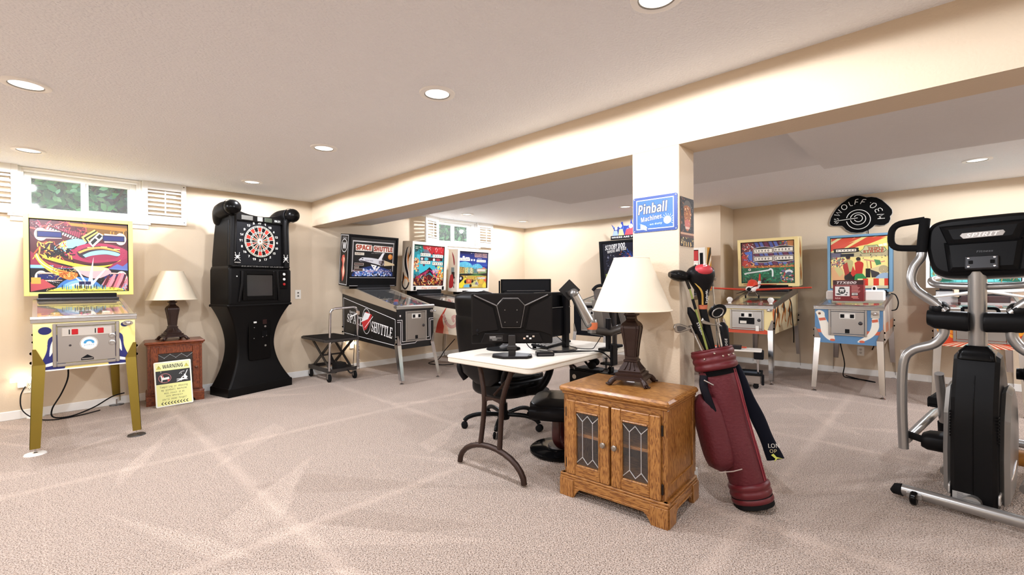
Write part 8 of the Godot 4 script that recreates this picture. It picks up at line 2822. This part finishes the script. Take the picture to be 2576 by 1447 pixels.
func column_signs():
	var a = art(115, 88, "123f90", 8.0)
	a.line([10, 8, 105, 8, 105, 80, 10, 80], 2.2, C("dcecf4"), true)
	a.rect(12, 10, 91, 68, C("1c62b8"))
	a.scatter(rng, 11, 9, 93, 70, 120, [C("1450a0"), C("2a78cc"), C("6ab0e0")], 0.3, 0.9)
	a.outlined("Pinball", 14, 18, 74, 25, C("f4f2ee"), C("0c1630"), 1.2, "bold", 0.12, -0.04)
	a.outlined("Machines", 22, 50, 54, 12, C("e4f0f8"), C("1c3a78"), 0.7, "bold", 0.05, -0.1)
	a.text("on duty", 45, 67, 32, 6, C("c8e0f0"), "bold", 0.0, -0.05)
	a.ell(90, 62, 9.5, 9.5, C("f4f8fb"))
	for i in 9:
		var an = -2.6 + i * 0.4
		a.line([90 + cos(an) * 11, 62 + sin(an) * 11, 90 + cos(an) * (15 + i % 3), 62 + sin(an) * (15 + i % 3)], 0.9, C("dcecf4"))
	a.poly([20, 66, 34, 72, 40, 80, 36, 84, 20, 78], C("e4f0f8")).ell(38, 80, 2, 2, C("123f90"))
	for q in [[4, 4], [111, 4], [4, 84], [111, 84]]:
		a.ell(q[0], q[1], 1.3, 1.3, C("e8ecf0"))
	var t = thing("tin_sign", "blue tin sign reading Pinball Machines on the front of the column", "sign", Vector3(2.572, 1.64, -1.262), -PI / 2)
	part("face", MB.new().ext(rrect(-0.142, -0.108, 0.142, 0.108, 0.012), 0.0, 0.004, 0.001, true), printed(a.tex(), 0.3), t)
	for q in [[-0.13, 0.097], [0.13, 0.097], [-0.13, -0.097], [0.13, -0.097]]:
		part("nail", MB.new().ball(q[0], q[1], 0.004, 0.003, 0.003, 0.002, 8), M.steel, t)
	var b = art(20, 32, "140a0a", 14.0)
	b.scatter(rng, 1, 1, 18, 22, 70, [C("3a1a14"), C("6a3a24"), C("8a5a3a"), C("2a1010")], 0.3, 1.2)
	b.poly(b.curve([4, 5, 8, 2, 13, 2, 16, 5, 16, 7, 10, 6, 4, 7]), C("5c544a"))
	b.poly(b.curve([5, 6, 10, 5, 15, 7, 15, 14, 13, 20, 10, 22, 7, 20, 5, 14]), C("a8622c"))
	b.scatter(rng, 5, 6, 10, 14, 50, [C("e0a860"), C("7a3418"), C("f0d0a0"), C("4a1c10")], 0.25, 0.8)
	b.poly(b.curve([6, 16, 10, 14, 14, 16, 13, 20, 10, 21, 7, 20]), C("c86a5c"))
	for i in 6:
		b.rect(7.2 + i * 1.0, 19, 0.6, 1.6, C("f0e6d4"))
	b.scatter(rng, 1, 2, 18, 20, 16, [C("e8dcd0")], 0.15, 0.35)
	b.rect(0, 23, 20, 1.4, C("c89a7a")).rect(0, 24.4, 20, 1.6, C("5a2a1c"))
	b.scatter(rng, 1, 26, 18, 5, 40, [C("c8a860"), C("6a5a24"), C("e8d090"), C("3a2410")], 0.3, 0.9)
	for i in 4:
		b.ell(4.6 + i * 3.4, 28, 1.0, 1.0, C("201208")).rect(4 + i * 3.4, 29, 1.2, 3, C("e0b870"))
	var u = thing("tin_sign", "narrow dark brown picture sign on the shaded side of the column", "sign", Vector3(2.678, 1.583, -1.112), 0.0)
	part("face", MB.new().ext(rrect(-0.096, -0.145, 0.096, 0.145, 0.006), 0.0, 0.004, 0.001, true), printed(b.tex(), 0.6), u)
	for q in [[-0.088, 0.137], [0.088, 0.137], [-0.088, -0.137], [0.088, -0.137]]:
		part("nail", MB.new().ball(q[0], q[1], 0.004, 0.003, 0.003, 0.002, 8), M.steel, u)


func wing_shape(mb, root: Vector3, tip: Vector3, c0, c1, th):
	# a wing with rounded leading edge; chord along x
	var rings = []
	for i in 7:
		var f = i / 6.0
		var c = root.lerp(tip, f)
		var ch = lerpf(c0, c1, f) * (1.0 if i < 6 else 0.7)
		rings.append(oval(c, Vector3(ch * 0.5, 0, 0), Vector3(0, th * (1.0 - 0.5 * f), 0), 2.0, 18))
	return mb.skin(rings)


func planes():
	var t = thing("model_plane", "red and white model plane with long wings, resting on the soccer pinball machine", "model plane", Vector3(6.36, 1.105, -1.78), deg_to_rad(6.0))
	var red := mat("cf3a24", 0.35)
	var wt := mat("f2eee8", 0.35)
	var fz = []
	for q in [[-0.27, 0.03, 0.02, 0.03], [-0.24, 0.045, 0.035, 0.032], [-0.1, 0.052, 0.05, 0.04], [0.05, 0.05, 0.05, 0.045], [0.2, 0.034, 0.036, 0.055], [0.4, 0.018, 0.022, 0.075], [0.5, 0.01, 0.016, 0.085]]:
		fz.append(oval(Vector3(q[0], q[3], 0), Vector3(0, q[2], 0), Vector3(0, 0, q[1]), 2.3, 20))
	part("fuselage", MB.new().skin(fz), wt, t)
	var cp = []
	for q in [[-0.22, 0.02, 0.012, 0.06], [-0.16, 0.045, 0.05, 0.075], [-0.08, 0.052, 0.072, 0.085], [0.04, 0.05, 0.066, 0.085], [0.14, 0.03, 0.036, 0.085], [0.2, 0.01, 0.01, 0.08]]:
		cp.append(oval(Vector3(q[0], q[3], 0), Vector3(0, q[2], 0), Vector3(0, 0, q[1]), 2.2, 18))
	part("canopy", MB.new().skin(cp), red, t)
	for s in [-1.0, 1.0]:
		part("wing", wing_shape(MB.new(), Vector3(0.0, 0.02, s * 0.02), Vector3(0.02, 0.05, s * 0.63), 0.2, 0.13, 0.017), red, t)
		part("tailplane", wing_shape(MB.new(), Vector3(0.46, 0.085, s * 0.01), Vector3(0.48, 0.087, s * 0.2), 0.1, 0.07, 0.008), red, t)
		part("landing_gear", MB.new().tube([Vector3(-0.06, 0.0, s * 0.03), Vector3(-0.07, -0.06, s * 0.07)], 0.003, 6), M.steel, t)
		part("wheel", MB.new().at(-0.07, -0.066, s * 0.075, Basis(Vector3.RIGHT, PI / 2)).lathe([[0, -0.006], [0.02, -0.006], [0.022, 0.0], [0.02, 0.006], [0, 0.006]], 14), M.rubber, t)
	var fn = MB.new()
	fn.ext([[0.38, 0.09], [0.53, 0.09], [0.53, 0.19], [0.505, 0.235], [0.48, 0.235], [0.44, 0.17]], -0.007, 0.007, 0.003)
	part("fin", fn, red, t)
	part("fin_base", MB.new().ext([[0.34, 0.08], [0.535, 0.08], [0.535, 0.135], [0.42, 0.14]], -0.0085, 0.0085, 0.003), wt, t)
	part("spinner", MB.new().at(-0.27, 0.032, 0, Basis(Vector3.BACK, PI / 2)).lathe([[0.024, 0.0], [0.02, 0.02], [0.01, 0.034], [0.0, 0.038]], 16), M.matte, t)
	var pr = MB.new()
	pr.tube([Vector3(-0.295, -0.025, -0.14), Vector3(-0.295, 0.0, -0.07), Vector3(-0.295, 0.032, 0.0), Vector3(-0.295, 0.07, 0.07), Vector3(-0.295, 0.095, 0.13)], [0.006, 0.012, 0.008, 0.012, 0.006], 8, false, true, 0.4)
	part("propeller", pr, M.matte, t)
	part("cowl_vent", MB.new().bb(-0.262, 0.0, -0.03, -0.22, 0.018, 0.03, 0.005), M.matte, t)
	# white foam plane on the orange fronted machine
	var w = thing("model_plane", "white foam model plane lying across the orange fronted pinball machine", "model plane", Vector3(6.38, 1.09, 0.26), deg_to_rad(-8.0))
	var fo := mat("f6f5f2", 0.5)
	var f2 = []
	for q in [[-0.3, 0.018, 0.016, 0.0], [-0.2, 0.04, 0.036, 0.01], [0.0, 0.045, 0.042, 0.02], [0.2, 0.03, 0.03, 0.035], [0.42, 0.014, 0.016, 0.06]]:
		f2.append(oval(Vector3(q[0], q[3] + 0.02, 0.0), Vector3(0, q[2], 0), Vector3(0, 0, q[1]), 2.3, 18))
	part("fuselage", MB.new().skin(f2), fo, w)
	part("wing", wing_shape(MB.new(), Vector3(-0.02, 0.02, -0.02), Vector3(-0.16, -0.035, -0.36), 0.17, 0.1, 0.02), fo, w)
	part("wing", wing_shape(MB.new(), Vector3(-0.02, 0.02, 0.02), Vector3(-0.02, 0.05, 0.46), 0.3, 0.2, 0.022), fo, w)
	part("wing", wing_shape(MB.new(), Vector3(-0.1, 0.03, 0.05), Vector3(-0.25, -0.04, 0.42), 0.16, 0.1, 0.016), fo, w)
	part("fin", MB.new().ext([[0.3, 0.06], [0.44, 0.07], [0.44, 0.17], [0.4, 0.18]], -0.006, 0.006, 0.002), fo, w)
	part("orange_stripe", MB.new().bb(-0.08, 0.062, -0.02, 0.04, 0.07, 0.02, 0.003), mat("d8552c", 0.5), w)
	part("strut", MB.new().tube([Vector3(-0.26, -0.06, 0.05), Vector3(-0.2, 0.1, 0.02)], 0.008, 8), fo, w)
	part("nose_cap", MB.new().ball(-0.3, 0.02, 0, 0.02, 0.02, 0.02, 12), M.matte, w)
	# clear tub of goggles beside it
	var g = thing("storage_tub", "small clear tub with goggles and straps beside the white foam plane", "tub", Vector3(6.62, 1.0, 0.02), 0.0)
	frame(MB.new(), 0, 0, 1, 1, 0.1, 0, 1)
	var tb = MB.new()
	tb.bb(-0.1, 0.0, -0.08, 0.1, 0.006, 0.08)
	for s in [-1.0, 1.0]:
		tb.bb(s * 0.1 - 0.003, 0, -0.08, s * 0.1 + 0.003, 0.12, 0.08)
		tb.bb(-0.1, 0, s * 0.08 - 0.003, 0.1, 0.12, s * 0.08 + 0.003)
	part("wall", tb, glass_mat(0.22), g)
	part("lid_rim", MB.new().tube(filleted(P([-0.1, 0.12, -0.08, 0.1, 0.12, -0.08, 0.1, 0.12, 0.08, -0.1, 0.12, 0.08, -0.1, 0.12, -0.08]), 0.02), 0.006, 6), M.matte, g)
	var go = thing("goggles", "cream and black goggles with strap sticking out of the clear tub", "goggles", Vector3(6.6, 1.01, 0.08), 0.5)
	part("strap", MB.new().tube(smooth_path(P([-0.1, 0.05, -0.04, -0.06, 0.15, -0.02, 0.04, 0.13, 0.03, 0.1, 0.04, 0.06]), 5), 0.022, 10, false, true, 0.25), mat("d8c4a8", 0.6), go)
	part("lens", MB.new().ball(0.02, 0.05, 0.02, 0.06, 0.035, 0.03, 16), mat("231d1c", 0.2), go)


func boxes():
	var t = thing("product_box", "red box with a round black machine pictured on it, upright on the blue pinball machine", "box", Vector3(6.27, 1.004, -0.78), deg_to_rad(-92.0))
	var a = art(70, 60, "7c1820", 8.0)
	a.rect(0, 0, 70, 13, C("3c0d14"))
	a.outlined("TTX600", 7, 3.4, 46, 7.4, C("e6e2e0"), C("7a1c20"), 0.3, "bold", 0.3)
	a.rect(8, 13.6, 48, 1.0, C("d8b0a8"))
	a.rect(5, 18, 34, 28, C("f2efec"))
	a.ell(21, 31, 8.4, 8.6, C("1a1a1e")).ell(21, 28, 6, 3, C("e8e6e4")).ell(18, 33, 2.2, 2.4, C("c8c4c0")).ell(24, 33, 2.2, 2.4, C("c8c4c0")).poly([13, 24, 17, 20, 25, 20, 29, 24], C("2a2a30"))
	a.poly([6, 39, 14, 38, 20, 43, 10, 42], C("1a1a1e")).poly([26, 42, 34, 39, 32, 44], C("2a2a30")).ell(33, 36, 2, 1.4, C("1a1a1e"))
	for i in 6:
		a.rect(43, 17 + i * 3.4, 14 + (i * 5) % 7, 1.4, C("e8a49c"))
	a.poly([43, 36, 58, 36, 58, 44, 43, 44], C("18161a")).rect(44, 37, 13, 6, C("e8e4e0")).text("+22", 46, 37.8, 9, 4.4, C("18161a"))
	a.rect(43, 46, 15, 4, C("e08a80"))
	a.text("NEW", 5, 50, 13, 4.6, C("e8d0c8"))
	a.rect(46, 52, 14, 1.2, C("e0b0a8"))
	part("carton", MB.new().bb(-0.14, 0.0, -0.1, 0.14, 0.236, -0.002, 0.002), mat("8a1c22", 0.4), t)
	part("printed_face", MB.new().ext([[-0.139, 0.001], [0.139, 0.001], [0.139, 0.235], [-0.139, 0.235]], -0.002, 0.0005), printed(a.tex(), 0.3), t)
	var w = thing("power_adapter", "white rounded adapter block with a black hanging loop, right of the red box", "adapter", Vector3(6.3, 1.004, -0.555), -PI / 2)
	part("body", MB.new().bb(-0.085, 0.0, -0.08, 0.095, 0.125, 0.0, 0.016), mat("f5f3ee", 0.4), w)
	part("hanging_loop", MB.new().at(0.0, 0.125, -0.04).ext(oval_poly(0, 0.012, 0.024, 0.036), -0.006, 0.006, 0.002, true), mat("f5f3ee", 0.4), w)
	part("loop_hole", MB.new().at(0.0, 0.125, -0.034).ext(oval_poly(0, 0.014, 0.012, 0.02), 0, 0.001), M.matte, w)
	var v = thing("power_adapter", "small white block half hidden behind the left end of the red box", "adapter", Vector3(6.4, 1.01, -0.945), -PI / 2)
	part("body", MB.new().bb(-0.06, 0.0, -0.06, 0.05, 0.11, 0.0, 0.014), mat("f0ebe4", 0.4), v)
	# two tier trolley under the soccer machine
	var c = thing("tray_trolley", "low two tier trolley with orange trimmed top and grey lower tray, behind the golf towel", "trolley", Vector3(5.72, 0, -1.78), deg_to_rad(-76.0))
	part("top_tray", MB.new().ext(rrect(-0.3, -0.13, 0.26, 0.13, 0.03), -0.008, 0.008, 0.003), mat("e9e4da", 0.35), c).transform = Transform3D(Basis(Vector3.RIGHT, -PI / 2), Vector3(0, 0.43, 0))
	part("orange_trim", MB.new().bb(-0.28, 0.437, -0.12, 0.1, 0.45, -0.06, 0.004), mat("d3573a", 0.4), c)
	for x in [-0.24, 0.22]:
		part("end_block", MB.new().bb(x - 0.04, 0.34, -0.1, x + 0.06, 0.425, 0.12, 0.008), M.matte, c)
		part("post", MB.new().tube([Vector3(x, 0.34, 0.06), Vector3(x, 0.17, 0.06)], 0.012, 8), M.chrome, c)
	part("tool_box", MB.new().bb(-0.1, 0.438, -0.03, 0.05, 0.48, 0.09, 0.006), mat("2c2a2a", 0.5), c)
	var lt = MB.new()
	lt.bb(-0.26, 0.06, -0.12, 0.25, 0.155, 0.12, 0.006)
	var lo = part("lower_tray", lt, mat("9c9086", 0.45, 0.3), c)
	part("tray_rim", frame(MB.new(), -0.28, -0.14, 0.27, 0.14, 0.022, 0.0, 0.025, 0.004), M.matte, lo).transform = Transform3D(Basis(Vector3.RIGHT, -PI / 2), Vector3(0, 0.155, 0))
	part("liner", MB.new().bb(-0.25, 0.156, -0.11, 0.24, 0.161, 0.11), mat("4c5660", 0.5), lo)
	for x in [-0.2, 0.2]:
		for z in [-0.09, 0.09]:
			part("wheel", MB.new().at(x, 0.03, z, Basis(Vector3.RIGHT, PI / 2)).lathe([[0, -0.012], [0.03, -0.01], [0.03, 0.01], [0, 0.012]], 14), M.rubber, c)
	part("corner_guard", MB.new().bb(0.255, 0.05, 0.08, 0.285, 0.17, 0.135, 0.008), M.matte, c)


func small_things():
	neon_sign()
	column_signs()
	planes()
	boxes()
	plate("white wall plate with black jacks beside the dart machine on the left wall", Vector3(2.378, 1.105, LW), 0.0, "data")
	plate("white power outlet low on the left wall, between the legs of the shuttle pinball machine", Vector3(4.16, 0.333, LW), 0.0, "power")
	plate("white power outlet low on the right wall, between the blue and the orange pinball machines", Vector3(RW, 0.306, -0.358), -PI / 2, "power")
	plate("white power outlet behind the legs of the blue bowling pinball machine", Vector3(RW, 0.311, -0.79), -PI / 2, "power")
	plate("white power outlet low on the left wall, under the glowing bar beside the brass leg", Vector3(-0.075, 0.29, LW), 0.0, "power")
	night_light("glowing white light bar plugged in low behind the brass leg at the far left", Vector3(-0.12, 0.345, LW + 0.008))
	night_light("glowing white light bar plugged in low behind the lift cart", Vector3(3.12, 0.36, LW))
	var v = thing("air_vent", "small dark air vent set in the underside of the beam", "vent", Vector3(2.87, 2.1215, -4.3), 0.0)
	part("grille", MB.new().bb(-0.05, -0.006, -0.11, 0.05, 0.0, 0.11, 0.002), mat("d0c8bc", 0.5), v)
	for i in 6:
		part("slat", MB.new().bb(-0.04, -0.009, -0.09 + i * 0.034, 0.04, -0.005, -0.068 + i * 0.034, 0.001), mat("3a2a22", 0.6), v)
	var k = M.matte
	cable("black power cord curling from the yellow pinball machine down to the carpet", P([0.16, 0.6, -5.6, 0.17, 0.42, -5.7, 0.13, 0.25, -5.85, 0.07, 0.1, -5.95, 0.08, 0.02, -5.95, 0.2, 0.008, -5.95, 0.36, 0.04, -6.05, 0.5, 0.1, -6.15, 0.6, 0.12, -6.16]), 0.006, k)
	cable("black power cord dropping from the light bar beside the brass leg", P([-0.1, 0.3, -6.19, -0.13, 0.22, -6.15, -0.12, 0.1, -6.1, -0.04, 0.025, -6.0, 0.08, 0.008, -5.9, 0.25, 0.008, -5.92, 0.4, 0.015, -5.98]), 0.005, k)
	cable("black power cord hanging beneath the blue bowling pinball machine", P([6.9, 0.56, -0.95, 6.92, 0.4, -0.93, 6.95, 0.2, -0.9, 7.0, 0.04, -0.92, 7.05, 0.01, -0.86, 7.02, 0.008, -0.7, 6.95, 0.008, -0.6, 6.98, 0.012, -0.72, 7.06, 0.03, -0.9]), 0.006, k)
	cable("short black cord with plug dangling in front of the right wall outlet", P([7.2, 0.58, -0.63, 7.22, 0.45, -0.63, 7.24, 0.36, -0.655]), 0.006, k)
	cable("black cord looping out from the side of the blue bowling pinball machine", P([6.95, 1.08, -0.45, 6.92, 1.06, -0.41, 6.9, 0.98, -0.385, 6.9, 0.9, -0.4, 6.91, 0.88, -0.445]), 0.006, k)
	cable("black cords bunched on the carpet beside the shuttle pinball machine", P([4.05, 0.45, -5.0, 4.1, 0.25, -5.3, 4.14, 0.1, -5.5, 4.1, 0.02, -5.7, 4.2, 0.008, -5.5, 4.35, 0.01, -5.4]), 0.006, k)
	cable("black cord down the back leg of the soccer pinball machine", P([6.85, 1.0, -1.475, 6.84, 0.94, -1.455, 6.86, 0.8, -1.45, 6.9, 0.55, -1.44, 6.9, 0.42, -1.44]), 0.006, k)
